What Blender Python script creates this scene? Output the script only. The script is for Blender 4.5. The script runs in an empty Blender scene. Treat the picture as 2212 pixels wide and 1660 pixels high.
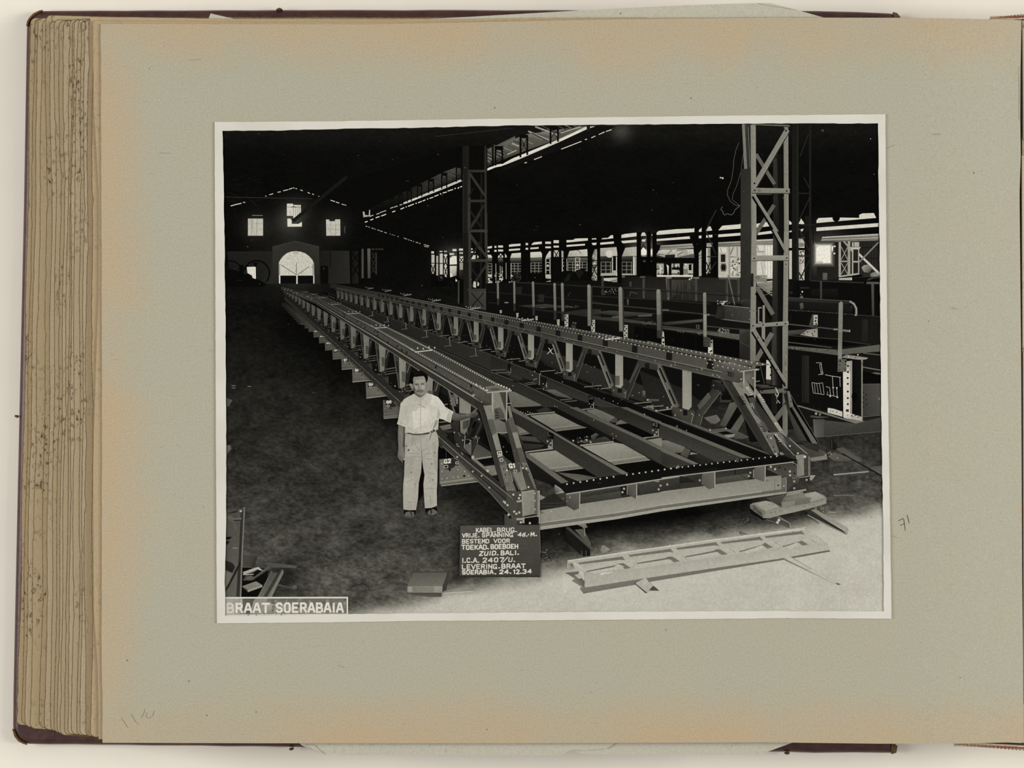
import bpy, bmesh, math, random
import numpy as np
from mathutils import Vector

# ------------------------------------------------------------------ frame, camera, light
# The photograph shows an open album on a white copy table, taken from straight above.
# 2212 x 1660 px; the mounted print is a 24 cm wide sheet (1440 px), so 1 px = 1/6 mm at page height.
S = 0.24 / 1440.0
ZPAGE = 0.046                 # height of the open page above the table
DCAM = 0.95                   # camera above the page
CAMZ = ZPAGE + DCAM
def W(px, py, z):
    """pixel of the photograph -> point at height z above the table"""
    k = S * (CAMZ - z) / DCAM
    return Vector(((px - 1106.0) * k, (830.0 - py) * k, z))

scene = bpy.context.scene
COL = scene.collection
cam = bpy.data.cameras.new('camera')
cam.sensor_width = 36.0
cam.lens = 36.0 * DCAM / (2212.0 * S)
cam.clip_start = 0.05
cam_o = bpy.data.objects.new('camera', cam)
cam_o.location = (0, 0, CAMZ)
COL.objects.link(cam_o)
scene.camera = cam_o

world = bpy.data.worlds.new('room_light')
world.use_nodes = True
world.node_tree.nodes['Background'].inputs[0].default_value = (1.0, 0.985, 0.96, 1)
world.node_tree.nodes['Background'].inputs[1].default_value = 0.29
scene.world = world
def copy_lamp(name, loc, target, energy, sx, sy, col=(1, 0.985, 0.96)):
    l = bpy.data.lights.new(name, 'AREA')
    l.shape = 'RECTANGLE'; l.size = sx; l.size_y = sy; l.energy = energy; l.color = col
    o = bpy.data.objects.new(name, l)
    o.location = loc
    o.rotation_euler = (Vector(target) - Vector(loc)).to_track_quat('-Z', 'Y').to_euler()
    COL.objects.link(o)
copy_lamp('copy_lamp_left', (-1.15, 0.05, 1.05), (0, 0, 0.04), 13.4, 0.5, 0.8)
copy_lamp('copy_lamp_right', (1.15, 0.05, 1.05), (0, 0, 0.04), 14.8, 0.5, 0.8)
vs = scene.view_settings
vs.view_transform = 'Standard'; vs.look = 'None'; vs.gamma = 1.0; vs.exposure = 0.0
vs.use_curve_mapping = False

# ------------------------------------------------------------------ helpers
GAIN = 1.05
def lin(c):
    c = max(0.0, c) / 255.0
    return (c / 12.92 if c <= 0.04045 else ((c + 0.055) / 1.055) ** 2.4) / GAIN
def rgb(r, g, b): return (lin(r), lin(g), lin(b), 1.0)

def newmat(name):
    m = bpy.data.materials.new(name); m.use_nodes = True
    nt = m.node_tree
    return m, nt, nt.nodes['Principled BSDF']
def node(nt, t, **kw):
    n = nt.nodes.new(t)
    for k, v in kw.items(): setattr(n, k, v)
    return n
def math_n(nt, op, a, b=None, clamp=False):
    n = node(nt, 'ShaderNodeMath', operation=op); n.use_clamp = clamp
    for i, v in enumerate((a, b)):
        if v is None: continue
        if isinstance(v, (int, float)): n.inputs[i].default_value = v
        else: nt.links.new(v, n.inputs[i])
    return n.outputs[0]
def mixc(nt, fac, a, b, blend='MIX'):
    n = node(nt, 'ShaderNodeMix', data_type='RGBA', blend_type=blend)
    n.clamp_factor = True
    for sock, v in ((n.inputs[0], fac), (n.inputs[6], a), (n.inputs[7], b)):
        if isinstance(v, (int, float)): sock.default_value = v
        elif isinstance(v, tuple): sock.default_value = v
        else: nt.links.new(v, sock)
    return n.outputs[2]
def noise(nt, vec, scale, detail=2.0, rough=0.5, dist=0.0):
    n = node(nt, 'ShaderNodeTexNoise')
    n.inputs['Scale'].default_value = scale; n.inputs['Detail'].default_value = detail
    n.inputs['Roughness'].default_value = rough; n.inputs['Distortion'].default_value = dist
    if vec is not None: nt.links.new(vec, n.inputs['Vector'])
    return n.outputs['Fac']
def ramp(nt, fac, lo, hi):
    n = node(nt, 'ShaderNodeMapRange'); n.clamp = True; n.interpolation_type = 'SMOOTHSTEP'
    nt.links.new(fac, n.inputs[0]); n.inputs[1].default_value = lo; n.inputs[2].default_value = hi
    return n.outputs[0]
def coords(nt, scale=(1, 1, 1), rot=(0, 0, 0), loc=(0, 0, 0)):
    t = node(nt, 'ShaderNodeTexCoord'); m = node(nt, 'ShaderNodeMapping')
    m.inputs['Scale'].default_value = scale; m.inputs['Rotation'].default_value = rot
    m.inputs['Location'].default_value = loc
    nt.links.new(t.outputs['Object'], m.inputs[0])
    return m.outputs[0]
def bump(nt, h, strength, dist, bsdf):
    b = node(nt, 'ShaderNodeBump'); b.inputs['Strength'].default_value = strength
    b.inputs['Distance'].default_value = dist
    nt.links.new(h, b.inputs['Height']); nt.links.new(b.outputs[0], bsdf.inputs['Normal'])

def link_obj(name, me, mat, parent=None, loc=None):
    o = bpy.data.objects.new(name, me); COL.objects.link(o)
    if mat is not None: me.materials.append(mat)
    if parent is not None: o.parent = parent
    if loc is not None: o.location = loc
    return o
def tag(o, label=None, cat=None, group=None, kind=None):
    if label: o['label'] = label
    if cat: o['category'] = cat
    if group: o['group'] = group
    if kind: o['kind'] = kind
    return o
def empty(name, loc=(0, 0, 0)):
    o = bpy.data.objects.new(name, None); o.location = loc; o.empty_display_size = 0.02
    COL.objects.link(o); return o

# ------------------------------------------------------------------ materials of the album
def mat_paper(name, base, edge, spots, lx0, lx1, ly0, ly1, wl, wr, wt, wb, amt=0.9, fib=0.16, fox=0.0, tint=None):
    """grey album card: fibres, specks, browned margins (widths in metres from each border of the sheet)"""
    m, nt, b = newmat(name)
    t = node(nt, 'ShaderNodeTexCoord'); sx = node(nt, 'ShaderNodeSeparateXYZ')
    nt.links.new(t.outputs['Object'], sx.inputs[0])
    x, y = sx.outputs[0], sx.outputs[1]
    ob = t.outputs['Object']
    wob = math_n(nt, 'MULTIPLY', math_n(nt, 'SUBTRACT', noise(nt, ob, 55, 3), 0.5), 0.016)
    def edgef(coord, at, sign, width):
        d = math_n(nt, 'MULTIPLY', math_n(nt, 'SUBTRACT', coord, at), sign)
        d = math_n(nt, 'ADD', d, wob)
        return math_n(nt, 'SUBTRACT', 1.0, ramp(nt, d, 0.0, width))
    f = edgef(x, lx0, 1, wl)
    for e in (edgef(x, lx1, -1, wr), edgef(y, ly0, 1, wb), edgef(y, ly1, -1, wt)):
        f = math_n(nt, 'MAXIMUM', f, e)
    f = math_n(nt, 'MULTIPLY', f, amt)
    col = mixc(nt, f, base, edge)
    if tint is not None:
        col = mixc(nt, ramp(nt, noise(nt, ob, 26, 2), 0.35, 0.7), col, mixc(nt, 0.5, col, tint))
    # fine mottling and fibres
    mot = noise(nt, ob, 1500, 2, 0.6)
    col = mixc(nt, 1.0, col, mixc(nt, mot, (0.80, 0.80, 0.80, 1), (1.2, 1.2, 1.2, 1)), 'MULTIPLY')
    v1 = coords(nt, (420, 2600, 1), (0, 0, 0.12)); v2 = coords(nt, (420, 2600, 1), (0, 0, -0.35), (3, 7, 0))
    f1 = ramp(nt, noise(nt, v1, 1.0, 3, 0.65, 1.2), 0.63, 0.80)
    f2 = ramp(nt, noise(nt, v2, 1.0, 3, 0.65, 1.2), 0.64, 0.80)
    fb = math_n(nt, 'MULTIPLY', math_n(nt, 'MAXIMUM', f1, f2), fib * 3.2, True)
    col = mixc(nt, fb, col, spots)
    vo = node(nt, 'ShaderNodeTexVoronoi'); vo.inputs['Scale'].default_value = 115
    nt.links.new(ob, vo.inputs['Vector'])
    sp = math_n(nt, 'SUBTRACT', 1.0, ramp(nt, vo.outputs['Distance'], 0.022, 0.05))
    sp = math_n(nt, 'MULTIPLY', sp, ramp(nt, noise(nt, ob, 160, 1), 0.52, 0.62))
    col = mixc(nt, math_n(nt, 'MULTIPLY', sp, 0.75), col, rgb(60, 52, 40))
    if fox > 0:
        fx = ramp(nt, noise(nt, coords(nt, (800, 420, 300)), 1.0, 4, 0.65), 0.52, 0.66)
        fx = math_n(nt, 'MULTIPLY', fx, ramp(nt, noise(nt, ob, 34, 2), 0.44, 0.60))
        col = mixc(nt, math_n(nt, 'MULTIPLY', fx, fox), col, rgb(84, 58, 36))
    nt.links.new(col, b.inputs['Base Color'])
    b.inputs['Roughness'].default_value = 0.62
    b.inputs['Specular IOR Level'].default_value = 0.35
    bump(nt, math_n(nt, 'ADD', mot, noise(nt, v1, 1.0, 2)), 0.22, 0.0003, b)
    return m

def mat_plain(name, c, rough=0.6, spec=0.3, var=0.12, scale=300, dark=None):
    m, nt, b = newmat(name)
    ob = node(nt, 'ShaderNodeTexCoord').outputs['Object']
    n = noise(nt, ob, scale, 4, 0.6)
    d = dark or tuple(list(x * (1 - 2 * var) for x in c[:3]) + [1.0])
    col = mixc(nt, ramp(nt, n, 0.35, 0.7), c, d)
    nt.links.new(col, b.inputs['Base Color'])
    b.inputs['Roughness'].default_value = rough; b.inputs['Specular IOR Level'].default_value = spec
    bump(nt, n, 0.2, 0.0004, b)
    return m

M_TABLE = mat_plain('white_copy_board', rgb(245, 238, 224), 0.7, 0.2, 0.012, 40)
M_PAGE = mat_paper('grey_album_page', rgb(173, 168, 147), rgb(186, 161, 125), rgb(112, 104, 84),
                   W(218, 0, ZPAGE).x, W(2230, 0, ZPAGE).x, W(0, 1606, ZPAGE).y, W(0, 44, ZPAGE).y,
                   0.024, 0.002, 0.026, 0.024, 0.75, 0.24, 0.0, rgb(168, 168, 149))
M_LEAF = [mat_paper('browned_leaf_%d' % i, rgb(*b), rgb(*e), rgb(96, 76, 48), -0.18, 0.3, -0.14, 0.14,
                    0.03, 0.001, 0.001, 0.001, 0.7, 0.14, f)
          for i, (b, e, f) in enumerate((((196, 178, 142), (184, 160, 120), 0.9), ((190, 172, 138), (176, 152, 112), 1.0),
                                         ((200, 184, 152), (190, 168, 132), 0.75)))]
M_LEAFTOP = mat_paper('yellowed_leaf', rgb(174, 153, 119), rgb(180, 155, 118), rgb(120, 94, 60), -0.18, 0.3, -0.14, 0.14,
                      0.02, 0.001, 0.004, 0.004, 0.6, 0.14, 0.25)
M_SHEET = mat_paper('pale_loose_paper', rgb(187, 183, 165), rgb(178, 166, 134), rgb(130, 122, 100), -0.2, 0.2, -0.14, 0.14,
                    0.001, 0.001, 0.003, 0.003, 0.7, 0.10, 0.15)
M_LEATHER, nt, b_ = newmat('maroon_leather')
ob_ = node(nt, 'ShaderNodeTexCoord').outputs['Object']
n1 = noise(nt, ob_, 260, 5, 0.65); n2 = noise(nt, ob_, 60, 3)
c_ = mixc(nt, ramp(nt, n1, 0.3, 0.75), rgb(84, 50, 44), rgb(58, 34, 30))
c_ = mixc(nt, math_n(nt, 'MULTIPLY', ramp(nt, n2, 0.58, 0.74), 0.6), c_, rgb(120, 74, 50))
nt.links.new(c_, b_.inputs['Base Color'])
b_.inputs['Roughness'].default_value = 0.38; b_.inputs['Specular IOR Level'].default_value = 0.5
bump(nt, n1, 0.35, 0.0004, b_)
M_WORN = mat_plain('worn_leather_corner', rgb(112, 84, 48), 0.7, 0.3, 0.2, 500)
M_RIM_SHADE = mat_plain('leaf_edge_shade', rgb(122, 98, 62), 0.8, 0.2, 0.25, 700, rgb(72, 52, 30))  # dark brown rim colour paints in the contact shadow between stacked leaves
M_PENCIL = mat_plain('pencil_lead', rgb(72, 70, 66), 0.5, 0.4, 0.1, 2000)
M_FAINT = mat_plain('faint_pencil', rgb(140, 132, 112), 0.6, 0.3, 0.1, 2000)
M_RUST = mat_plain('rust_thread', rgb(150, 78, 50), 0.7, 0.3, 0.2, 900)
M_CREAM = mat_plain('cream_thread', rgb(196, 178, 150), 0.7, 0.3, 0.15, 900)

# ------------------------------------------------------------------ table
def slab(name, outline, z0, z1, mat, parent=None, bev=0.0, seg=2, edge_mat=None):
    """vertical-sided solid over a plan outline (list of Vectors), bevelled top rim"""
    bm = bmesh.new()
    n = len(outline)
    def ring(zz, inset):
        pts = []
        c = sum((Vector((p.x, p.y)) for p in outline), Vector((0, 0))) / n
        for i, p in enumerate(outline):
            a = outline[i - 1]; d = outline[(i + 1) % n]
            t = Vector((d.x - a.x, d.y - a.y)); t = t.normalized() if t.length > 1e-9 else Vector((1, 0))
            nn = Vector((-t.y, t.x))
            pts.append(bm.verts.new((p.x + nn.x * inset, p.y + nn.y * inset, zz)))
        return pts
    area = sum(outline[i - 1].x * outline[i].y - outline[i].x * outline[i - 1].y for i in range(n))
    if area < 0: outline = outline[::-1]
    rings = [ring(z0, 0)]
    if bev > 0:
        for k in range(seg + 1):
            a = k / seg * math.pi / 2
            rings.append(ring(z1 - bev + bev * math.sin(a), bev * (1 - math.cos(a))))
    else: rings.append(ring(z1, 0))
    for r0, r1 in zip(rings, rings[1:]):
        for i in range(n):
            f = bm.faces.new((r0[i - 1], r0[i], r1[i], r1[i - 1]))
            if edge_mat is not None: f.material_index = 1
    bm.faces.new(rings[-1]); bm.faces.new(rings[0][::-1])
    me = bpy.data.meshes.new(name); bm.to_mesh(me); bm.free()
    o = link_obj(name, me, mat, parent)
    if edge_mat is not None: me.materials.append(edge_mat)
    return o

tb = slab('tabletop', [Vector((x, y, 0)) for x, y in ((-0.9, -0.7), (0.9, -0.7), (0.9, 0.7), (-0.9, 0.7))], -0.03, 0.0, M_TABLE)
tag(tb, 'smooth off-white copy table under the open album', None, None, 'structure')

# ------------------------------------------------------------------ album
rng = random.Random(7)
album = empty('photo_album', (0, 0, 0))
tag(album, 'thick old photo album lying open, maroon leather cover, browned grey card leaves', 'album')

def lerp_pts(pts, t):
    """piecewise linear through (t, value) pairs"""
    for (a, va), (b, vb) in zip(pts, pts[1:]):
        if t <= b: return va + (vb - va) * max(0.0, (t - a)) / (b - a)
    return pts[-1][1]
def arc(cx, cy, r, a0, a1, n=8):
    return [(cx + r * math.cos(math.radians(a0 + (a1 - a0) * i / n)), cy + r * math.sin(math.radians(a0 + (a1 - a0) * i / n))) for i in range(n + 1)]

# back cover: one board under the leaves, rounded corners (traced rim in px at cover height)
ZC = 0.006
cov = [(x, y) for x, y in arc(92, 58, 36, 180, 270, 8)]
cov += [(x, 22 + rng.uniform(-0.6, 0.6) - 2 * math.sin((x - 92) / 1850 * math.pi)) for x in range(160, 1700, 55)]
cov += [(1760, 22), (1850, 24), (1920, 27), (1938, 29), (1944, 36)]
cov += [(1946, 400), (1944, 900), (1940, 1400), (1937, 1612)] + [(1934, 1626), (1926, 1629), (1850, 1628), (1760, 1629)]
cov += [(x, 1615 + (x - 553) / 1250.0 * 13.0 + rng.uniform(-0.7, 0.7)) for x in range(1700, 90, -55)]
cov += [(x, y) for x, y in arc(66, 1570, 40, 100, 180, 8)]
cov += [(lerp_pts([(45, 56), (415, 50), (830, 41), (1245, 32), (1560, 25.5)], y), y) for y in range(1500, 80, -70)]
cover = slab('back_cover', [W(x, y, ZC) for x, y in cov], 0.0005, ZC, M_LEATHER, album, 0.0022, 4)
tag(cover, 'worn maroon leather back cover with rounded corners')
for poly in ([(1929, 26), (1938, 28.5), (1945, 37), (1944, 46), (1932, 46)], [(1926, 1630), (1936, 1627), (1939, 1612), (1924, 1612)],
             [(56.5, 56), (58, 47), (63, 38), (72, 29), (84, 23), (92, 21.5), (90, 25), (78, 31), (69, 39), (63, 48), (61, 57)],
             [(26.5, 1576), (31, 1592), (40, 1603), (52, 1608.5), (58, 1610), (57, 1606), (46, 1601), (37, 1592), (32, 1578)]):
    slab('worn_corner', [W(x, y, ZC) for x, y in poly], ZC - 0.001, ZC + 0.0005, M_WORN, cover, 0.0003, 2)
for fx, fy in ((603, 20), (629, 1620), (1700, 1629), (40, 1520), (36, 900)):
    pts = [(fx + rng.uniform(3, 8) * math.cos(a), fy + rng.uniform(1.5, 3.5) * math.sin(a)) for a in [i * 0.7 for i in range(9)]]
    slab('scuffed_patch', [W(x, y, ZC) for x, y in pts], ZC - 0.002, ZC + 0.0004, M_WORN, cover, 0.0002, 1)

# leaves fanned out on the fore edge: x of the edge at y = 45, 415, 1245, 1560 ; top and bottom y
LV = [((65, 60, 44, 36), 38, 1568), ((74, 68, 52, 46), 40, 1566), ((80, 76, 59, 54), 38, 1572), ((90, 86, 70, 65), 42, 1576),
      ((97, 100, 91, 85), 32, 1573), ((105, 111, 101, 96), 46, 1578), ((116, 120, 112, 109), 42, 1581), ((125, 130, 121, 117), 44, 1584),
      ((135, 138, 128, 124), 44, 1587), ((150, 146, 134, 130), 41, 1590), ((156, 151, 144, 137), 43, 1589), ((160, 154, 150, 145), 42, 1588),
      ((167, 160, 157, 154), 40, 1588), ((175, 172, 171, 166), 42, 1590), ((182, 180, 176, 173), 42, 1590), ((190, 188, 181, 185), 36, 1592),
      ((201, 197.5, 199, 196), 45, 1594)]
NL = len(LV)
Z0L, Z1L = ZC + 0.0005, ZPAGE - 0.0016
step = (Z1L - Z0L) / NL
for i, (xs, yt, yb) in enumerate(LV):
    z0 = Z0L + i * step; z1 = z0 + step * (0.80 if i % 3 else 0.66)
    pts = []
    xp = [(45, xs[0]), (415, xs[1]), (1245, xs[2]), (1560, xs[3])]
    r = 12
    ph = rng.uniform(0, 6)
    ys = list(np.linspace(yb - r, yt + r, 70))
    left = []
    for y in ys:
        x = lerp_pts(xp, y) + 1.2 * math.sin(y / 70.0 + ph) + rng.uniform(-0.55, 0.55)
        if rng.random() < 0.05: x += rng.uniform(0.8, 2.4)
        left.append((x, y))
    xb, xt = left[0][0], left[-1][0]
    cor_t = [(xt + r - r * math.cos(a), yt + r - r * math.sin(a)) for a in (0.4, 0.8, 1.2, 1.57)]
    cor_b = [(xb + r - r * math.cos(a), yb - r + r * math.sin(a)) for a in (1.57, 1.2, 0.8, 0.4)]
    pts = left + cor_t
    pts += [(x, yt + rng.uniform(-0.5, 0.5) + (4.5 if i < 12 else 2) * min(1, (x - xt) / 200.0)) for x in range(int(xt) + 40, 1780, 90)] + [(1800, yt + 12), (2196, yt + 22), (2196, yb - 4), (1800, yb + 4)]
    pts += [(x, yb + (10 if i < 12 else 6) * min(1, (x - xb) / 200.0) + rng.uniform(-0.4, 0.4)) for x in range(1720, int(xb) + 30, -90)] + cor_b
    xe = min(2196.0, 1960 + 250 * math.sqrt(max(0.0, (ZPAGE - z1 - 0.0014) / 0.0065)))
    pts = [(min(x, xe), y) for x, y in pts]
    mt = M_LEAF[(i * 7) % 3] if i < NL - 2 else M_LEAFTOP
    slab('leaf', [W(x, y, z1) for x, y in pts], z0, z1, mt, album, 0.00028, 2, M_RIM_SHADE)
# last leaf under the open page, seen as a yellow band along the head and a brown strip at the fore edge
zl = ZPAGE - 0.0009
pts = [(213, 1598), (212.5, 1530), (211, 1440), (203, 1330), (201, 1000), (208, 760), (213, 640), (213.5, 420), (203, 240), (201, 120), (201.5, 47), (206, 44.5)]
pts += [(x, lerp_pts([(206, 44.5), (553, 47), (900, 47.5), (1106, 44), (1300, 40), (1660, 37.5), (1940, 38.5)], x) + rng.uniform(-0.4, 0.4)) for x in range(240, 1900, 60)]
pts += [(1900, 60), (1900, 1590), (1500, 1600), (700, 1600)]
slab('leaf', [W(x, y, zl) for x, y in pts], zl - 0.0006, zl, M_LEAFTOP, album, 0.0002, 2)
pts = [(x, lerp_pts([(190, 36), (553, 41), (850, 42), (1106, 39.5), (1300, 37.5)], x) + rng.uniform(-0.4, 0.4)) for x in range(192, 1420, 50)] + [(1420, 200), (205, 200), (203, 60)]
slab('leaf', [W(x, y, zl - 0.0008) for x, y in pts], zl - 0.0014, zl - 0.0008, M_LEAFTOP, album, 0.0002, 2)

# the open page: a sheet that dips into the gutter on the right
TOPE = [(218, 51.5), (553, 52), (800, 52.5), (1106, 46.5), (1300, 42), (1659, 38), (1945, 38.5), (2090, 40.5), (2206, 43.5)]
BOTE = [(218, 1605.5), (553, 1606.5), (1106, 1606.5), (1659, 1604.5), (1900, 1607.5), (2060, 1607.5), (2206, 1604)]
LEFE = [(50, 217.5), (415, 219), (830, 220.5), (1245, 220), (1400, 219.5), (1530, 221.5), (1606, 221)]
RIGE = [(40, 2206.5), (140, 2204.5), (270, 2204), (335, 2205), (420, 2202.5), (800, 2206), (1250, 2208), (1420, 2210), (1606, 2211)]
def page_z(px):
    t = max(0.0, (px - 1960.0) / 250.0)
    return ZPAGE - 0.0065 * t * t
NX, NY = 90, 60
bm = bmesh.new()
xs_ = list(np.linspace(0, 1, NX))
grid = []
for j in range(NY):
    v = j / (NY - 1)
    row = []
    yy = 45 + v * 1560
    xl, xr = lerp_pts(LEFE, yy), lerp_pts(RIGE, yy)
    for i in range(NX):
        u = xs_[i]
        x = xl + (xr - xl) * u
        y = lerp_pts(TOPE, x) * (1 - v) + lerp_pts(BOTE, x) * v
        if i in (0,): x += rng.uniform(-0.5, 0.5)
        p = W(x, y, page_z(x))
        row.append(bm.verts.new(p))
    grid.append(row)
for j in range(NY - 1):
    for i in range(NX - 1): bm.faces.new((grid[j + 1][i], grid[j + 1][i + 1], grid[j][i + 1], grid[j][i]))
low = {}
rim = [grid[0][i] for i in range(NX)] + [grid[j][NX - 1] for j in range(1, NY)] + [grid[NY - 1][i] for i in range(NX - 2, -1, -1)] + [grid[j][0] for j in range(NY - 2, 0, -1)]
lows = [bm.verts.new((v.co.x, v.co.y, v.co.z - 0.0006)) for v in rim]
for k in range(len(rim)): bm.faces.new((rim[k - 1], rim[k], lows[k], lows[k - 1]))
for f in bm.faces: f.smooth = False
me = bpy.data.meshes.new('page'); bm.to_mesh(me); bm.free()
page = link_obj('page', me, M_PAGE, album)
tag(page, 'grey card page with browned margins and pencil number')

def strokes(name, lines, width, mat, parent, z):
    """flat ink or pencil strokes lying on a surface; lines are px polylines"""
    bm = bmesh.new()
    for ln in lines:
        n = len(ln)
        L_, R_ = [], []
        for k, (x, y) in enumerate(ln):
            a = ln[max(0, k - 1)]; b = ln[min(n - 1, k + 1)]
            dx, dy = b[0] - a[0], b[1] - a[1]; d = math.hypot(dx, dy) or 1
            w = width / 2 * (0.6 + 0.4 * math.sin(math.pi * (k + 0.5) / n))
            L_.append(bm.verts.new(W(x - dy / d * w, y + dx / d * w, z))); R_.append(bm.verts.new(W(x + dy / d * w, y - dx / d * w, z)))
        for k in range(n - 1): bm.faces.new((L_[k], L_[k + 1], R_[k + 1], R_[k]))
    me = bpy.data.meshes.new(name); bm.to_mesh(me); bm.free()
    return link_obj(name, me, mat, parent)
o = strokes('pencil_number', [[(1940.5, 1126.5), (1945, 1123.5), (1951, 1120.5), (1952.5, 1124), (1954, 1134), (1955.5, 1147)], [(1944, 1135.5), (1949, 1134), (1954, 1132)],
             [(1959.5, 1113), (1961, 1119), (1963, 1127), (1964.5, 1131)]], 1.5, M_PENCIL, page, ZPAGE + 0.00008)
tag(o, 'handwritten pencil number 71')
tag(strokes('pencil_scribble', [[(283, 1543), (287, 1550), (293, 1560), (300, 1566)], [(313, 1532), (311, 1541), (305, 1552)], [(318, 1540), (315, 1549), (321, 1553), (330, 1547), (333, 1536)],
            [(262, 1552), (268, 1560), (276, 1573)]], 1.0, M_FAINT, page, ZPAGE + 0.00008), 'faint pencil scribble')
for ln in ([(408, 130), (420, 129.3), (435, 128.2)], [(730, 1438), (738, 1441), (746, 1442.5)], [(344, 330), (356, 331), (368, 331)], [(1940, 1163), (1932, 1160), (1925, 1158)],
           [(1916, 321), (1925, 316), (1932, 313)], [(2015, 290), (2024, 290), (2032, 289.5)], [(2057, 664), (2063, 667), (2068, 669)]):
    strokes('paper_fibre', [ln], 0.9, M_FAINT if ln[0][0] != 2057 else M_RUST, page, ZPAGE + 0.00005)

# gutter: edge of the facing leaves and the sewn headbands
for k, (x0, dz, y0, y1, mt) in enumerate(((2207, -0.009, 44, 1606, M_LEAF[0]), (2209, -0.006, 60, 300, M_PAGE), (2209.5, -0.007, 760, 1520, M_SHEET), (2206.5, -0.0072, 336, 752, M_LEAF[2]))):
    zz = ZPAGE + dz
    slab('gutter_leaf', [W(x, y, zz) for x, y in ((x0, y0), (2300, y0), (2300, y1), (x0 + 1.5, y1))], zz - 0.0007, zz, mt, album, 0.0002, 1)
slab('sewing_thread', [W(x, y, ZPAGE - 0.004) for x, y in ((2202, 140), (2203.5, 146), (2205.5, 200), (2204.5, 255), (2202, 258), (2203.2, 200))], ZPAGE - 0.0072, ZPAGE - 0.0059, M_CREAM, album, 0.0003, 1)
def torus(R, r, n=14, m=7):
    b = bmesh.new(); g = []
    for i in range(n):
        a = 2 * math.pi * i / n
        g.append([b.verts.new(((R + r * math.cos(2 * math.pi * k / m)) * math.cos(a), (R + r * math.cos(2 * math.pi * k / m)) * math.sin(a), r * math.sin(2 * math.pi * k / m))) for k in range(m)])
    for i in range(n):
        for k in range(m): b.faces.new((g[i - 1][k - 1], g[i][k - 1], g[i][k], g[i - 1][k]))
    me_ = bpy.data.meshes.new('stitch_loop'); b.to_mesh(me_); b.free(); me_.materials.append(M_RUST)
    return me_
LOOP = torus(0.74, 0.27)
def headband(x0, y0, x1, y1, n, up):
    hb = slab('headband', [W(x, y, 0.040) for x, y in ((x0, y0), (x1, y1 - 3 * up), (2236, y1 - 3 * up), (2236, y1 + 3 * up), (x0, y0 + 1.0 * up))], 0.030, 0.0388, M_CREAM, album, 0.001, 2)
    tag(hb, 'woven rust and cream headband at the spine')
    for k in range(n):
        t = (k + 0.5) / n
        sz = (1.3 + 2.2 * min(1, t * 1.3)) * S
        p = W(x0 + (x1 - x0) * t, y0 + (y1 - y0) * t + up * (0.5 + 1.5 * t), 0.0392)
        b = bpy.data.objects.new('stitch_loop', LOOP); COL.objects.link(b); b.parent = hb
        b.location = p; b.scale = (sz, sz * 1.1, sz); b.rotation_euler = (rng.uniform(-0.3, 0.3), rng.uniform(-0.3, 0.3), 0)
headband(2140, 39.5, 2216, 36, 11, -1)
headband(2062, 1608, 2216, 1617, 19, 1)

# the other half of the open album, beyond the right edge of the picture
fc = slab('front_cover', [W(x, y, ZC) for x, y in ((2290, 30), (4150, 26), (4186, 60), (4190, 1590), (4150, 1626), (2290, 1628))], 0.0005, ZC, M_LEATHER, album, 0.0022, 4)
for i in range(12):
    z0 = ZC + 0.0005 + i * 0.00235; z1 = z0 + 0.0018
    xr_ = 4150 - i * 9 + rng.uniform(-4, 4)
    slab('leaf', [W(x, y, z1) for x, y in ((2232, 54), (3200, 50 + rng.uniform(-3, 3)), (xr_, 52), (xr_ + 3, 830), (xr_, 1584), (3200, 1586 + rng.uniform(-3, 3)), (2232, 1582))], z0, z1, M_LEAF[i % 3], album, 0.00028, 2, M_RIM_SHADE)
bm = bmesh.new()
def fz(px_): return 0.0366 - 0.004 * max(0.0, (2400.0 - px_) / 190.0) ** 2
XS = list(range(2214, 2420, 14)) + list(range(2440, 4041, 100))
def strip_rows(dz, ys): return [[bm.verts.new(W(x, y, fz(x) - dz)) for x in XS] for y in ys]
tr_, br_ = strip_rows(0.0, (48, 440, 830, 1220, 1592)), strip_rows(0.0006, (48, 1592))
for j in range(4):
    for k in range(len(XS) - 1): bm.faces.new((tr_[j + 1][k], tr_[j + 1][k + 1], tr_[j][k + 1], tr_[j][k]))
for a_, b_2 in ((tr_[0], br_[0]), (br_[1], tr_[4])):
    for k in range(len(XS) - 1): bm.faces.new((a_[k], a_[k + 1], b_2[k + 1], b_2[k]))
bmesh.ops.recalc_face_normals(bm, faces=bm.faces[:])
me = bpy.data.meshes.new('facing_page'); bm.to_mesh(me); bm.free()
tag(link_obj('facing_page', me, M_SHEET, album), 'blank facing page across the gutter')

# ------------------------------------------------------------------ loose papers slipped between the leaves
def sheet(name, pts, z, label, folds=()):
    e = slab(name, [W(x, y, z) for x, y in pts], z - 0.00018, z, M_SHEET)
    tag(e, label, 'paper')
    for f in folds: slab('fold', [W(x, y, z + 0.0004) for x, y in f], z, z + 0.0005, M_SHEET, e)
    return e
zs = ZPAGE - 0.0030
sheet('loose_paper', [(930, 40.5), (1020, 36), (1106, 31), (1290, 20.5), (1400, 15), (1560, 8.5), (1641, 6.5), (1664, 7), (1680, 11), (1720, 21), (1778, 37.5), (1790, 60), (1500, 200), (940, 160)], zs,
      'large pale loose sheet sticking out above the head of the album page', [[(1638, 7.2), (1663, 7.4), (1678, 11), (1720, 21.2), (1690, 16), (1655, 11)]])
sheet('loose_paper', [(450.5, 40), (455, 29), (470, 32.5), (490, 37), (508, 41), (512, 60), (450, 60)], zs, 'tiny white paper corner peeping out above the head of the page')
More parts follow.
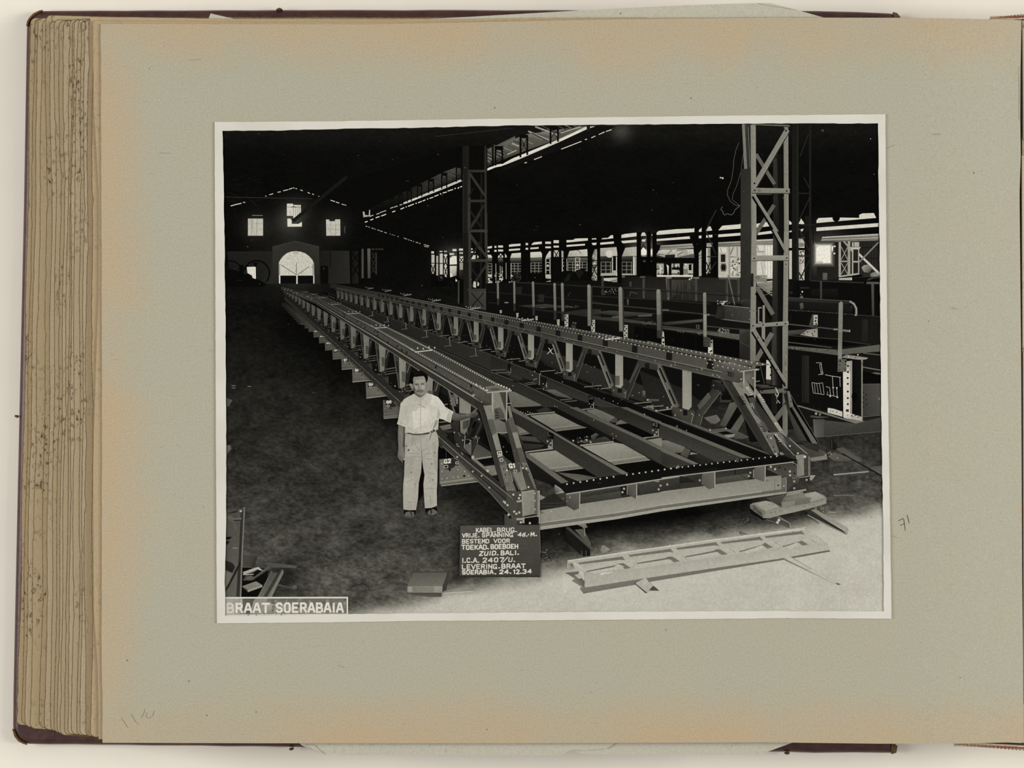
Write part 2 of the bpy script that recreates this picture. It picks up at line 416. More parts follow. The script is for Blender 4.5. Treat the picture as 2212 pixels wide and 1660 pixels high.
sheet('loose_paper', [(640, 1600), (652, 1611), (676, 1621), (700, 1630.5), (711, 1631.5), (714, 1629.5), (735, 1631.5), (900, 1633), (1000, 1632.5), (1211, 1633), (1216, 1630), (1228, 1623), (1238, 1620.5), (1262, 1622), (1310, 1618), (1340, 1600), (1340, 1480), (650, 1480)], zs - 0.0012,
      'long grey loose sheet with a creased corner sticking out below the page', [[(661, 1609), (680, 1611.5), (694, 1625), (703, 1630), (697, 1628.8), (676, 1619.5)]])
sheet('loose_paper', [(1300, 1607), (1262, 1616), (1243, 1619), (1247, 1627), (1270, 1630.5), (1400, 1631.5), (1640, 1632), (1655, 1626), (1712, 1605), (1700, 1480), (1290, 1480)], zs - 0.0022,
      'grey loose sheet with torn corner below the page beside the creased one', [[(1258, 1618.5), (1300, 1616), (1318, 1607.5), (1280, 1611)]])

# ================================================================== the mounted photograph: a flat print
# Everything below is ink on one flat sheet: tones drawn as flat shapes on the paper, laid a few microns apart.
ZPRINT = ZPAGE + 0.00030
photo = empty('mounted_photograph', W(1190, 800, ZPAGE))
tag(photo, 'black and white print of steel bridge in workshop, mounted on grey album page', 'photograph')
PHOTO_LOC = Vector(photo.location)

M_PRINT, nt, b_ = newmat('silver_print')
at = node(nt, 'ShaderNodeAttribute'); at.attribute_name = 'ink'
ob_ = node(nt, 'ShaderNodeTexCoord').outputs['Object']
g1 = noise(nt, ob_, 2600, 2, 0.7); g2 = noise(nt, ob_, 900, 3, 0.6)
gr = math_n(nt, 'ADD', math_n(nt, 'MULTIPLY', math_n(nt, 'SUBTRACT', g1, 0.5), 0.55), math_n(nt, 'MULTIPLY', math_n(nt, 'SUBTRACT', g2, 0.5), 0.42))
gr = math_n(nt, 'ADD', 1.0, gr)
sc = node(nt, 'ShaderNodeVectorMath', operation='SCALE')
nt.links.new(at.outputs['Color'], sc.inputs[0]); nt.links.new(gr, sc.inputs['Scale'])
nt.links.new(sc.outputs[0], b_.inputs['Base Color'])
b_.inputs['Roughness'].default_value = 0.55; b_.inputs['Specular IOR Level'].default_value = 0.0
M_BORDER, nt, b_ = newmat('print_border')
ob_ = node(nt, 'ShaderNodeTexCoord').outputs['Object']
c_ = mixc(nt, ramp(nt, noise(nt, ob_, 40, 3), 0.4, 0.75), rgb(217, 214, 203), rgb(208, 205, 192))
c_ = mixc(nt, math_n(nt, 'MULTIPLY', noise(nt, ob_, 1200, 2), 0.12), c_, rgb(170, 164, 146))
nt.links.new(c_, b_.inputs['Base Color'])
b_.inputs['Roughness'].default_value = 0.5; b_.inputs['Specular IOR Level'].default_value = 0.15

def ink(v):
    v = max(0.0, min(255.0, v))
    return (lin(v), lin(v * 0.985), lin(v * (0.875 + 0.06 * v / 255.0)), 1.0)

LEV = np.zeros((380, 500), np.int32)          # how many layers already lie on each 3 px cell
LX0, LY0, LC = 450.0, 235.0, 3.0
DZ = 1.2e-6
MAXLEV = [0]
LEVS = np.zeros_like(LEV)
DOTC = [0]
def level_for(pts, dot=False):
    a = np.array(pts)
    i0 = max(0, int((a[:, 0].min() - LX0) / LC)); i1 = min(499, int((a[:, 0].max() - LX0) / LC))
    j0 = max(0, int((a[:, 1].min() - LY0) / LC)); j1 = min(379, int((a[:, 1].max() - LY0) / LC))
    if i1 < i0 or j1 < j0: return 1
    sub = LEV[j0:j1 + 1, i0:i1 + 1]; sms = LEVS[j0:j1 + 1, i0:i1 + 1]
    if dot:                                   # dots of one row share a layer
        DOTC[0] += 1
        lv = int(sub.max()) + 1 + DOTC[0] % 6
        np.maximum(sms, lv, out=sms)
        MAXLEV[0] = max(MAXLEV[0], lv)
        return lv
    np.maximum(sub, sms, out=sub)
    if sub.size > 12:
        X, Y = np.meshgrid(LX0 + (np.arange(i0, i1 + 1) + 0.5) * LC, LY0 + (np.arange(j0, j1 + 1) + 0.5) * LC)
        inside = np.zeros(X.shape, bool); near = np.zeros(X.shape, bool)
        n = len(a)
        for k in range(n):
            x1, y1 = a[k - 1]; x2, y2 = a[k]
            if y1 != y2:
                c = ((Y < y1) != (Y < y2)) & (X < (x2 - x1) * (Y - y1) / (y2 - y1) + x1)
                inside ^= c
            dx, dy = x2 - x1, y2 - y1; L2 = dx * dx + dy * dy + 1e-9
            t = np.clip(((X - x1) * dx + (Y - y1) * dy) / L2, 0, 1)
            near |= (X - x1 - t * dx) ** 2 + (Y - y1 - t * dy) ** 2 < (LC * 0.75) ** 2
        m = inside | near
        lv = int(sub[m].max()) + 1 if m.any() else 1
        sub[m] = lv
    else:
        lv = int(sub.max()) + 1
        sub[:] = lv
    MAXLEV[0] = max(MAXLEV[0], lv)
    return lv

class Part:
    def __init__(s, name, parent=None, label=None, kind=None):
        s.name, s.parent, s.label, s.kind = name, parent, label, kind
        s.v, s.f, s.c = [], [], []
        s.kids = []
        s.obj = None
        if parent is None: ROOT.append(s)
        else: parent.kids.append(s)
    def add(s, pts, vals, lv=None, dot=False):
        pts = [(min(1910.0, max(470.0, x)), min(1334.0, max(266.0, y))) for x, y in pts]
        if lv is None: lv = level_for(pts, dot)
        n = len(pts)
        area = sum(pts[k - 1][0] * pts[k][1] - pts[k][0] * pts[k - 1][1] for k in range(n))
        idx = list(range(n)) if area < 0 else list(range(n - 1, -1, -1))
        b = len(s.v)
        for x, y in pts:
            p = W(x, y, ZPRINT) - PHOTO_LOC
            s.v.append((p.x, p.y, p.z + lv * DZ))
        s.f.append([b + k for k in idx])
        if not isinstance(vals, (list, tuple)): vals = [vals] * n
        if len(vals) != n: vals = [vals[min(len(vals) - 1, int(k * len(vals) / n))] for k in range(n)]
        s.c += [ink(q) for q in vals]
    def build(s, parent_obj, depth=1):
        if not s.v and not s.kids: return
        if s.v:
            me = bpy.data.meshes.new(s.name); me.from_pydata(s.v, [], s.f)
            at = me.color_attributes.new('ink', 'FLOAT_COLOR', 'POINT')
            at.data.foreach_set('color', np.array(s.c, np.float32).ravel())
            s.obj = link_obj(s.name, me, M_PRINT, parent_obj)
        else:
            s.obj = empty(s.name); s.obj.parent = parent_obj
        tag(s.obj, s.label, None, None, s.kind)
        for k in s.kids: k.build(s.obj, depth + 1)
ROOT = []
CUR = [None]
TR = [0.0, 0.0, 1.0]
def part(name, label=None, kind=None):
    CUR[0] = Part(name, None, label, kind); return CUR[0]
def sub(name, parent, label=None, kind=None):
    CUR[0] = Part(name, parent, label, kind); return CUR[0]
def use(p): CUR[0] = p
def tile(x0, y0, s=6.0109): TR[0], TR[1], TR[2] = x0, y0, s
def px(): tile(0, 0, 1.0)
def pairs(a): return [(TR[0] + a[k] / TR[2], TR[1] + a[k + 1] / TR[2]) for k in range(0, len(a), 2)]
def P(v, *a): CUR[0].add(pairs(a), v)
def RC(v, x0, y0, x1, y1): P(v, x0, y0, x1, y0, x1, y1, x0, y1)
def seg(p, q, w, v, lv=None, dot=False):
    dx, dy = q[0] - p[0], q[1] - p[1]; d = math.hypot(dx, dy) or 1e-6
    nx, ny = -dy / d * w / 2, dx / d * w / 2
    CUR[0].add([(p[0] + nx, p[1] + ny), (q[0] + nx, q[1] + ny), (q[0] - nx, q[1] - ny), (p[0] - nx, p[1] - ny)], v, lv, dot)
def poly_line(pts, w, v):
    """thick polyline as one strip"""
    n = len(pts); Lp, Rp = [], []
    for k, (x, y) in enumerate(pts):
        a = pts[max(0, k - 1)]; b = pts[min(n - 1, k + 1)]
        dx, dy = b[0] - a[0], b[1] - a[1]; d = math.hypot(dx, dy) or 1e-6
        Lp.append((x - dy / d * w / 2, y + dx / d * w / 2)); Rp.append((x + dy / d * w / 2, y - dx / d * w / 2))
    CUR[0].add(Lp + Rp[::-1], v)
def L(v, w, *a): poly_line(pairs(a), w / TR[2], v)
def LS(v, w, *a):
    """separate straight strokes, 4 numbers each"""
    for k in range(0, len(a), 4):
        p = pairs(a[k:k + 4]); seg(p[0], p[1], w / TR[2], v)
def D(v, r, *a, n=8, ry=None):
    for x, y in pairs(a):
        rr = r / TR[2]; r2 = (ry / TR[2]) if ry else rr
        CUR[0].add([(x + rr * math.cos(6.2832 * k / n), y + r2 * math.sin(6.2832 * k / n)) for k in range(n)], v, None, n <= 8)
def RING(v, w, r, x, y, a0=0, a1=360, n=28, ry=None):
    c = pairs((x, y))[0]; r /= TR[2]; r2 = ry / TR[2] if ry else r
    poly_line([(c[0] + r * math.cos(math.radians(a0 + (a1 - a0) * k / n)), c[1] + r2 * math.sin(math.radians(a0 + (a1 - a0) * k / n))) for k in range(n + 1)], w / TR[2], v)
def BAR(v, w, x0, y0, x1, y1, e0=None, e1=None, ew=5):
    """bar with optional lit edges on its two long sides"""
    p = pairs((x0, y0, x1, y1)); w /= TR[2]
    seg(p[0], p[1], w, v)
    dx, dy = p[1][0] - p[0][0], p[1][1] - p[0][1]; d = math.hypot(dx, dy) or 1
    for e, sg in ((e0, 1), (e1, -1)):
        if e is None: continue
        ox, oy = -dy / d * sg * (w / 2 - ew / TR[2] / 2), dx / d * sg * (w / 2 - ew / TR[2] / 2)
        seg((p[0][0] + ox, p[0][1] + oy), (p[1][0] + ox, p[1][1] + oy), ew / TR[2], e)
def XB(v, w, x0, y0, x1, y1): LS(v, w, x0, y0, x1, y1, x1, y0, x0, y1)
def RIV(v, r, n, x0, y0, x1, y1):
    """row of n rivet heads between two points"""
    a = []
    for k in range(n): a += [x0 + (x1 - x0) * k / (n - 1), y0 + (y1 - y0) * k / (n - 1)]
    for x, y in pairs(a):
        rr = r / TR[2]
        CUR[0].add([(x + rr * math.cos(1.0472 * k), y + rr * math.sin(1.0472 * k)) for k in range(6)], v, None, True)

FONT = {
 'A': [[0, 6, 1.6, 0, 2.4, 0, 4, 6], [0.8, 4, 3.2, 4]], 'B': [[0.3, 0, 0.3, 6, 2.8, 6, 3.7, 5.2, 3.7, 3.8, 2.8, 3, 0.3, 3], [2.6, 3, 3.4, 2.3, 3.4, 0.8, 2.6, 0, 0.3, 0]],
 'C': [[3.7, 1.2, 3, 0, 1.1, 0, 0.3, 1, 0.3, 5, 1.1, 6, 3, 6, 3.7, 4.8]], 'D': [[0.3, 0, 0.3, 6, 2.5, 6, 3.7, 4.8, 3.7, 1.2, 2.5, 0, 0.3, 0]],
 'E': [[3.6, 0, 0.4, 0, 0.4, 6, 3.6, 6], [0.4, 3, 3, 3]], 'G': [[3.7, 1.2, 3, 0, 1.1, 0, 0.3, 1, 0.3, 5, 1.1, 6, 2.6, 6, 3.6, 4.8, 3.6, 3.8, 2.3, 3.8], [3.2, 4.6, 4, 6.2]],
 'H': [[0.3, 0, 0.3, 6], [3.7, 0, 3.7, 6], [0.3, 3, 3.7, 3]], 'I': [[2, 0, 2, 6]], 'J': [[3, 0, 3, 5, 2.2, 6, 1, 6, 0.3, 5]], 'K': [[0.4, 0, 0.4, 6], [3.7, 0, 0.6, 3.3], [1.3, 2.6, 3.8, 6]],
 'L': [[0.4, 0, 0.4, 6, 3.6, 6]], 'M': [[0.2, 6, 0.4, 0, 2, 4, 3.6, 0, 3.8, 6]], 'N': [[0.3, 6, 0.3, 0, 3.7, 6, 3.7, 0]], 'O': [[1.2, 0, 2.8, 0, 3.6, 1, 3.6, 5, 2.8, 6, 1.2, 6, 0.4, 5, 0.4, 1, 1.2, 0]],
 'P': [[0.4, 6, 0.4, 0, 2.8, 0, 3.6, 0.9, 3.6, 2.4, 2.8, 3.3, 0.4, 3.3]], 'R': [[0.4, 6, 0.4, 0, 2.8, 0, 3.5, 0.9, 3.5, 2.3, 2.8, 3.1, 0.4, 3.1], [2.2, 3.1, 3.8, 6]],
 'S': [[3.6, 1, 2.8, 0, 1.2, 0, 0.4, 0.9, 0.4, 2.1, 1.2, 2.9, 2.8, 3.2, 3.6, 4, 3.6, 5.1, 2.8, 6, 1.2, 6, 0.3, 5]], 'T': [[0, 0, 4, 0], [2, 0, 2, 6]], 'U': [[0.4, 0, 0.4, 5, 1.2, 6, 2.8, 6, 3.6, 5, 3.6, 0]],
 'V': [[0, 0, 2, 6, 4, 0]], 'Y': [[0, 0, 2, 3, 4, 0], [2, 3, 2, 6]], 'Z': [[0.3, 0, 3.7, 0, 0.3, 6, 3.7, 6]],
 '0': [[1.2, 0, 2.8, 0, 3.5, 1, 3.5, 5, 2.8, 6, 1.2, 6, 0.5, 5, 0.5, 1, 1.2, 0]], '1': [[1, 1, 2.2, 0, 2.2, 6]], '2': [[0.4, 1.2, 1.2, 0, 2.8, 0, 3.6, 1, 3.4, 2.4, 0.4, 6, 3.8, 6]],
 '3': [[0.5, 0.8, 1.2, 0, 2.8, 0, 3.5, 0.9, 3.4, 2.2, 2.4, 2.9, 3.6, 3.8, 3.6, 5.1, 2.8, 6, 1.2, 6, 0.3, 5.1]], '4': [[3, 6, 3, 0, 0.2, 4.2, 4, 4.2]], '5': [[3.5, 0, 0.8, 0, 0.6, 2.8, 2.6, 2.5, 3.6, 3.6, 3.5, 5.1, 2.7, 6, 1.2, 6, 0.4, 5.2]],
 '6': [[3.4, 0.4, 1.8, 1, 0.6, 3, 0.5, 5, 1.2, 6, 2.8, 6, 3.5, 5, 3.4, 3.6, 2.6, 3, 0.8, 3.2]], '7': [[0.3, 0, 3.8, 0, 1.6, 6]], '8': [[2, 3, 0.7, 2.2, 0.7, 0.8, 1.4, 0, 2.6, 0, 3.3, 0.8, 3.3, 2.2, 2, 3, 0.5, 3.9, 0.5, 5.2, 1.3, 6, 2.7, 6, 3.5, 5.2, 3.5, 3.9, 2, 3]],
 '9': [[3.4, 2.6, 1.4, 3.2, 0.5, 2.2, 0.6, 0.8, 1.4, 0, 2.6, 0, 3.4, 1, 3.3, 3.4, 2, 6]],
 '.': [[1.2, 5.6, 2.4, 5.6]], ',': [[1.8, 5.2, 1.2, 7]], '/': [[0, 6.6, 4, -1]], '-': [[0.8, 3, 3.2, 3]], "'": [[2.2, 2.4, 1.6, 4.4]], ' ': []}
TB = [0]
def TEXT(s, v, x, y, ux, uy, vx, vy, sw, gap=1.2, slant=0.0, jit=0.0):
    """stroke lettering: (ux,uy) per glyph-unit along, (vx,vy) per unit down, in tile units; sw stroke width"""
    r = random.Random(len(s) * 31 + int(x))
    cx = 0.0
    todo = []
    for ch in s:
        narrow = {'.': 1.8, ',': 1.6, 'I': 1.6, "'": 1.4, ' ': 2.6, '/': 3.6, '1': 2.6}.get(ch, 4.0)
        sh = {'.': -0.9, ',': -0.8, 'I': -1.2, "'": -1.2, '/': -0.2, '1': -0.6}.get(ch, 0.0)
        jy = r.uniform(-jit, jit); ja = 1 + r.uniform(-jit, jit) * 0.3
        for ln in FONT[ch]:
            pts = []
            for k in range(0, len(ln), 2):
                gx = cx + sh + ln[k] + slant * (6 - ln[k + 1]); gy = ln[k + 1] * ja + jy
                pts += [x + gx * ux + gy * vx, y + gx * uy + gy * vy]
            pp = pairs(pts)
            for k in range(len(pp) - 1):
                a, b = pp[k], pp[k + 1]
                d = math.hypot(b[0] - a[0], b[1] - a[1]) or 1
                e = sw / TR[2] * 0.32
                ex, ey = (b[0] - a[0]) / d * e, (b[1] - a[1]) / d * e
                todo.append(((a[0] - ex, a[1] - ey), (b[0] + ex, b[1] + ey)))
        cx += narrow + gap
    if todo:                                   # the strokes of one line of lettering share a dozen layers
        xs = [q[0] for t in todo for q in t]; ys = [q[1] for t in todo for q in t]
        base = TB[0] or level_for([(min(xs), min(ys)), (max(xs), min(ys)), (max(xs), max(ys)), (min(xs), max(ys))])
        for k, (a, b) in enumerate(todo): seg(a, b, sw / TR[2], v, base + k % 12)
        i0 = int((min(xs) - LX0) / LC); i1 = int((max(xs) - LX0) / LC); j0 = int((min(ys) - LY0) / LC); j1 = int((max(ys) - LY0) / LC)
        if not TB[0]: LEV[max(0, j0):j1 + 1, max(0, i0):i1 + 1] = base + 12
        MAXLEV[0] = max(MAXLEV[0], base + 12)
    return cx

# ------------------------------------------------------------------ ground tone of the print (floor, darkness of the shed, soft light)
def vnoise(h, w, cy, cx, seed):
    r = np.random.RandomState(seed)
    gh, gw = int(h / cy) + 3, int(w / cx) + 3
    g = r.rand(gh, gw)
    Y, X = np.arange(h) / cy, np.arange(w) / cx
    y0, x0 = Y.astype(int), X.astype(int)
    fy, fx = (Y - y0)[:, None], (X - x0)[None, :]
    fy, fx = fy * fy * (3 - 2 * fy), fx * fx * (3 - 2 * fx)
    a = g[np.ix_(y0, x0)]; b = g[np.ix_(y0, x0 + 1)]; c = g[np.ix_(y0 + 1, x0)]; d = g[np.ix_(y0 + 1, x0 + 1)]
    return (a * (1 - fx) + b * fx) * (1 - fy) + (c * (1 - fx) + d * fx) * fy
GS = 2.4
gx = np.arange(474, 1911, GS); gy = np.arange(266, 1336, GS)
GX, GY = np.meshgrid(gx, gy)
hh, ww = GX.shape
T = np.interp(gy, [260, 285, 330, 420, 560, 615, 640, 720, 800, 900, 1000, 1100, 1200, 1335],
              [24, 22, 13, 11, 11, 12, 16, 20, 26, 36, 46, 58, 70, 84])[:, None] * np.ones((1, ww))
def sstep(x, a, b):
    t = np.clip((x - a) / (b - a), 0, 1); return t * t * (3 - 2 * t)
T += sstep(GX, 1000, 1250) * sstep(GY, 1060, 1160) * 26
T += sstep(GX, 1720, 1800) * sstep(GY, 930, 1020) * 12
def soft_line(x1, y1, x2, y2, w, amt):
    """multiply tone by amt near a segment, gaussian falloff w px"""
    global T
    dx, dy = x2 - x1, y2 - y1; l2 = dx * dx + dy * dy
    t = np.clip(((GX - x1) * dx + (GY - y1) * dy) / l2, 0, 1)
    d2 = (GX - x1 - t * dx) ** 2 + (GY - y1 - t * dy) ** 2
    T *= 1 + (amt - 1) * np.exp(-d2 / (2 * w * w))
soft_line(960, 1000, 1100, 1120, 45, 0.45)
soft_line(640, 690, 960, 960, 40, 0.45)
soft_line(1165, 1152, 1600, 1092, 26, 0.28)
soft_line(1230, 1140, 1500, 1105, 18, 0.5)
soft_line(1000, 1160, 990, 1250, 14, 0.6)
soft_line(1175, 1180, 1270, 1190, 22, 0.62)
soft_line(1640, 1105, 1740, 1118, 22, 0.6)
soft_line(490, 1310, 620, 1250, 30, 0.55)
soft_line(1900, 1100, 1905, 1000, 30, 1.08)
mot = vnoise(hh, ww, 4, 8, 1) * 0.30 + vnoise(hh, ww, 1.6, 3.2, 2) * 0.40 + vnoise(hh, ww, 1.0, 1.6, 11) * 0.34 + vnoise(hh, ww, 14, 26, 3) * 0.34
mot = (mot - mot.mean())
floor_m = sstep(GY, 600, 680)
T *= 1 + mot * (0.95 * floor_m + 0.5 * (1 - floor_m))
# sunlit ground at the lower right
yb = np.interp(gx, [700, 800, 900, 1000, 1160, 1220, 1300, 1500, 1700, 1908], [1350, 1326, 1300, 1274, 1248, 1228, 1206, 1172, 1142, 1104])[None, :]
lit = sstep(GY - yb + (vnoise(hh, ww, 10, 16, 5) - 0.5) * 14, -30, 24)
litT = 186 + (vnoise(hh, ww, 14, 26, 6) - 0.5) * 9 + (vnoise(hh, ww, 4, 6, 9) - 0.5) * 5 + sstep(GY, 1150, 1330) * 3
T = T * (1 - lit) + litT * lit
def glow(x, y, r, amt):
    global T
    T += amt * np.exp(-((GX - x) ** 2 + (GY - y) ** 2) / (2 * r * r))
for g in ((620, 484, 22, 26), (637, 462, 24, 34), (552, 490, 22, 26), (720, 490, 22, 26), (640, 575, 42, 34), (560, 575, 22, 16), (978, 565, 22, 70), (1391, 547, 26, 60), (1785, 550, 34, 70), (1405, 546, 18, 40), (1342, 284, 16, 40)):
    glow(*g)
T = np.clip(T, 7, 230)
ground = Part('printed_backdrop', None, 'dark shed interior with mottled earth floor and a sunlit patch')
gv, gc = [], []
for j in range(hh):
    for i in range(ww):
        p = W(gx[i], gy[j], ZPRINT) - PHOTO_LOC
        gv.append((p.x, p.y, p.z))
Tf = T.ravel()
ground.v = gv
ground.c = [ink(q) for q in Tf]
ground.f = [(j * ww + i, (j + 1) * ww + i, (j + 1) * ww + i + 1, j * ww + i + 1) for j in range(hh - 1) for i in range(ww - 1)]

# ------------------------------------------------------------------ printed: end wall of the shed
tile(470, 380)
p = part('printed_end_wall', 'dim end wall with windows, arched gateway and big wheel rims')
P([30, 34, 38, 26, 18], 120, 985, 710, 985, 715, 1405, 500, 1400, 160, 1290)
P([26, 40, 40, 40, 30], 1330, 970, 1710, 975, 1722, 1365, 1720, 1400, 1330, 1405)
P([50, 46, 50, 34, 36], 712, 925, 1010, 850, 1318, 925, 1325, 1405, 715, 1405)
L(62, 9, 712, 925, 1010, 850, 1318, 925)
L(40, 7, 160, 988, 700, 990)
P([20, 28, 34, 20], 1730, 985, 1850, 975, 1850, 1400, 1730, 1400)
XB(10, 14, 1740, 1000, 1840, 1130); XB(10, 14, 1740, 1140, 1840, 1300); RC(9, 1722, 960, 1742, 1410); RC(9, 1828, 960, 1850, 1410)
RC(72, 1870, 950, 1896, 1330); RC(12, 1905, 940, 1940, 1340); P([92, 84, 60, 70], 1945, 945, 1985, 945, 1985, 1330, 1950, 1330)
for y in (1000, 1090, 1180): XB(46, 7, 2002, y, 2044, y + 80)
RC(50, 2050, 1000, 2068, 1280); RC(52, 2000, 945, 2150, 962); RC(10, 2035, 940, 2048, 970); RC(10, 2075, 940, 2085, 970); RC(10, 2115, 940, 2123, 970)
RC(70, 1645, 655, 1658, 745)
g = sub('arched_gateway', p, 'bright arched doorway with plank gates')
A = [797, 1395, 795, 1130, 815, 1090, 850, 1045, 900, 1005, 955, 985, 1015, 978, 1075, 986, 1135, 1005, 1190, 1045, 1230, 1090, 1250, 1135, 1256, 1395]
P(198, *A)
r9 = random.Random(4)
for k in range(120):
    x, y = r9.uniform(815, 1235), r9.uniform(1000, 1285)
    if abs(x - 1022) / 215 + max(0, 1130 - y) / 190 > 1.15: continue
    D(r9.choice((150, 165, 178, 212)), r9.uniform(3, 9), x, y, n=5)
RC(13, 815, 1296, 1022, 1400); RC(13, 1040, 1296, 1242, 1400)
RC(205, 800, 1296, 815, 1400); RC(205, 1023, 1290, 1039, 1405); RC(195, 1244, 1296, 1257, 1400)
LS(70, 7, 820, 1155, 1020, 1283, 1040, 1283, 1190, 1178, 1022, 1130, 1022, 1290, 805, 1140, 805, 1290, 1240, 1140, 1240, 1290)
L(120, 6, 985, 990, 1055, 995, 1050, 1012, 1000, 1010)
use(p)
RC(11, 1335, 1170, 1437, 1402); D(80, 8, 1378, 1205)
L(16, 12, 1460, 970, 1462, 1180)
sub('wheel_rim', p); RING(9, 20, 165, 508, 1268, 195, 400)
sub('wheel_rim', p); RING(9, 18, 150, 165, 1255, 260, 380)
use(p)
P(214, 380, 1185, 495, 1180, 498, 1342, 440, 1346, 452, 1300, 388, 1262)
P(10, 90, 1225, 200, 1215, 240, 1230, 330, 1275, 420, 1280, 460, 1330, 520, 1345, 620, 1395, 620, 1440, 90, 1440)
P(9, 455, 1125, 530, 1130, 490, 1190); RC(9, 280, 1160, 340, 1300)
LS(38, 5, 250, 1355, 320, 1360, 120, 1180, 130, 1220)
def gable_window(name, label):
    return sub(name, p, label)
gable_window('gable_window', 'left lit gable window')
RC(188, 394, 556, 590, 778); RC(150, 450, 512, 585, 518)
LS(120, 5, 440, 560, 440, 775, 510, 560, 510, 775, 455, 560, 455, 700)
LS(150, 3, 400, 620, 590, 620, 400, 690, 590, 690)
for k in range(30): D(r9.choice((140, 155)), 4, r9.uniform(410, 580), r9.uniform(570, 770), n=5)
gable_window('gable_window', 'tall centre gable window crossed by a strut')
P(206, 900, 362, 980, 362, 980, 378, 1080, 378, 1084, 500, 990, 568, 980, 520, 900, 520)
P(216, 905, 556, 945, 556, 962, 580, 962, 625, 1050, 625, 1094, 598, 1095, 660, 908, 661)
LS(120, 6, 985, 380, 985, 520, 1015, 400, 1015, 520, 1040, 380, 1040, 520, 1060, 380, 1062, 500, 905, 405, 1080, 410)
P(90, 935, 410, 990, 392, 1050, 410); LS(110, 5, 950, 450, 950, 515)
gable_window('gable_window', 'right lit gable window')
P(190, 1408, 568, 1450, 568, 1455, 590, 1520, 590, 1530, 566, 1592, 566, 1594, 778, 1412, 778)
LS(140, 4, 1412, 640, 1592, 640, 1412, 700, 1592, 700, 1470, 590, 1470, 778, 1530, 590, 1530, 778)
for k in range(22): D(130, 5, r9.uniform(1420, 1580), r9.uniform(640, 770), n=5)
use(p)
BAR(24, 44, 975, 590, 1680, 10)
q = part('printed_roof_gap_light', 'dashed daylight slits along the gable roofline', 'stuff')
LS(215, 9, 620, 265, 635, 262, 670, 247, 722, 232, 778, 214, 820, 207, 852, 195, 915, 180, 925, 177, 970, 160, 978, 158, 998, 158, 1012, 165, 1030, 170, 1075, 183, 1105, 195,
   1170, 215, 1200, 230, 1228, 235, 1250, 245, 1310, 264, 1318, 267, 1468, 317, 1525, 335, 1535, 340, 1580, 355, 1612, 368, 1670, 383, 330, 345, 360, 345)
L(200, 12, 170, 392, 240, 372, 310, 357)
LS(170, 8, 1925, 652, 1945, 660, 1960, 664, 1975, 668, 2000, 678, 2025, 686, 2040, 690, 2048, 693, 2078, 703, 2100, 711, 2110, 716, 2140, 725, 2165, 733, 2195, 744)
p = part('printed_tie_rod'); L(44, 10, 100, 275, 560, 285, 1230, 298)
L(34, 6, 130, 290, 132, 330, 265, 330, 268, 290); LS(30, 5, 140, 215, 270, 265, 380, 255, 520, 400, 430, 320, 520, 400)
for k in range(26):
    x, y = r9.uniform(95, 560), r9.uniform(20, 330); LS(22, 5, x, y, x + r9.uniform(20, 160), y - r9.uniform(-20, 40))

# ------------------------------------------------------------------ printed: roof light band
tile(740, 260)
p = part('printed_roof_skylight', 'slanting band of corrugated roof panels lit by a bright slit')
P([84, 96, 40, 14, 14, 30, 60], 1855, 395, 2240, 205, 2240, 450, 780, 1075, 260, 1190, 900, 880, 1470, 590)
P([16, 20, 30, 12], 1640, 480, 1855, 395, 1855, 620, 1640, 700)
for k in range(16):
    x = 1870 + k * 22; y = 600 - k * 9
    LS((120, 60, 140, 40)[k % 4], 12, x - 130, y - 110, x, y - 40)
r8 = random.Random(8)
for k in range(46):
    t = k / 46.0
    x = 800 + 1400 * t; y = 1050 - 625 * t + (r8.uniform(-12, 12))
    s = 0.35 + 0.75 * t
    LS(34 + 100 * t * r8.uniform(0.5, 1), 10 * s, x - 190 * s, y - 100 * s, x, y - 22 * s)
    if k % 2: LS(14, 7 * s, x - 170 * s, y - 80 * s, x + 14 * s, y - 14 * s)
tile(1106, 0, 4.0)
P([96, 122, 128, 84, 70], -70, 1235, 130, 1160, 640, 1090, 640, 1115, -70, 1372)
for k in range(15):
    x = -50 + k * 42; y = 1352 - k * 17
    LS((64, 140, 80, 118)[k % 4], (9, 5, 12, 6)[k % 4], x - 70, y - 62, x + 20, y - 22)
LS(150, 14, 140, 1135, 320, 1210, 0, 1240, 60, 1265, 200, 1095, 400, 1170)
LS(60, 10, 170, 1150, 300, 1215, 10, 1215, 110, 1265, 260, 1090, 420, 1160, 420, 1140, 600, 1085)
LS(170, 8, -40, 1335, 40, 1300, 420, 1150, 590, 1095)
P(18, -80, 1405, 0, 1400, 400, 1235, 730, 1095, 900, 1092, 420, 1290, -80, 1480)
P(206, -60, 1405, 0, 1372, 390, 1210, 640, 1095, 720, 1092, 640, 1120, 400, 1232, 60, 1378, -60, 1425)
LS(236, 7, -40, 1402, 60, 1360, 80, 1350, 300, 1262, 420, 1215, 600, 1130)
LS(210, 7, 425, 1290, 600, 1222, 630, 1208, 648, 1202, 685, 1192, 720, 1176, 750, 1163, 800, 1141, 812, 1137, 860, 1121, 190, 1380, 258, 1354, 108, 1410, 128, 1404)
for x0, x1, y0, y1 in ((65, 140, 1165, 1360), (325, 405, 1092, 1245)):
    sub('lattice_hanger', p)
    RC(13, x0, y0, x0 + 16, y1); RC(13, x1 - 16, y0, x1, y1 - 20); RC(13, x0, y0, x1, y0 + 30); XB(16, 6, x0 + 14, y0 + 34, x1 - 14, y1 - 55)
RC(30, 645, 1085, 675, 1130)
use(p)
tile(740, 260)
P(206, 1552, 760, 1552, 790, 1360, 872, 1190, 940, 1000, 1012, 860, 1068, 790, 1090, 790, 1070, 860, 1040, 1000, 985, 1190, 905, 1360, 840)
P(190, 1665, 700, 1765, 680, 1765, 705, 1680, 735)
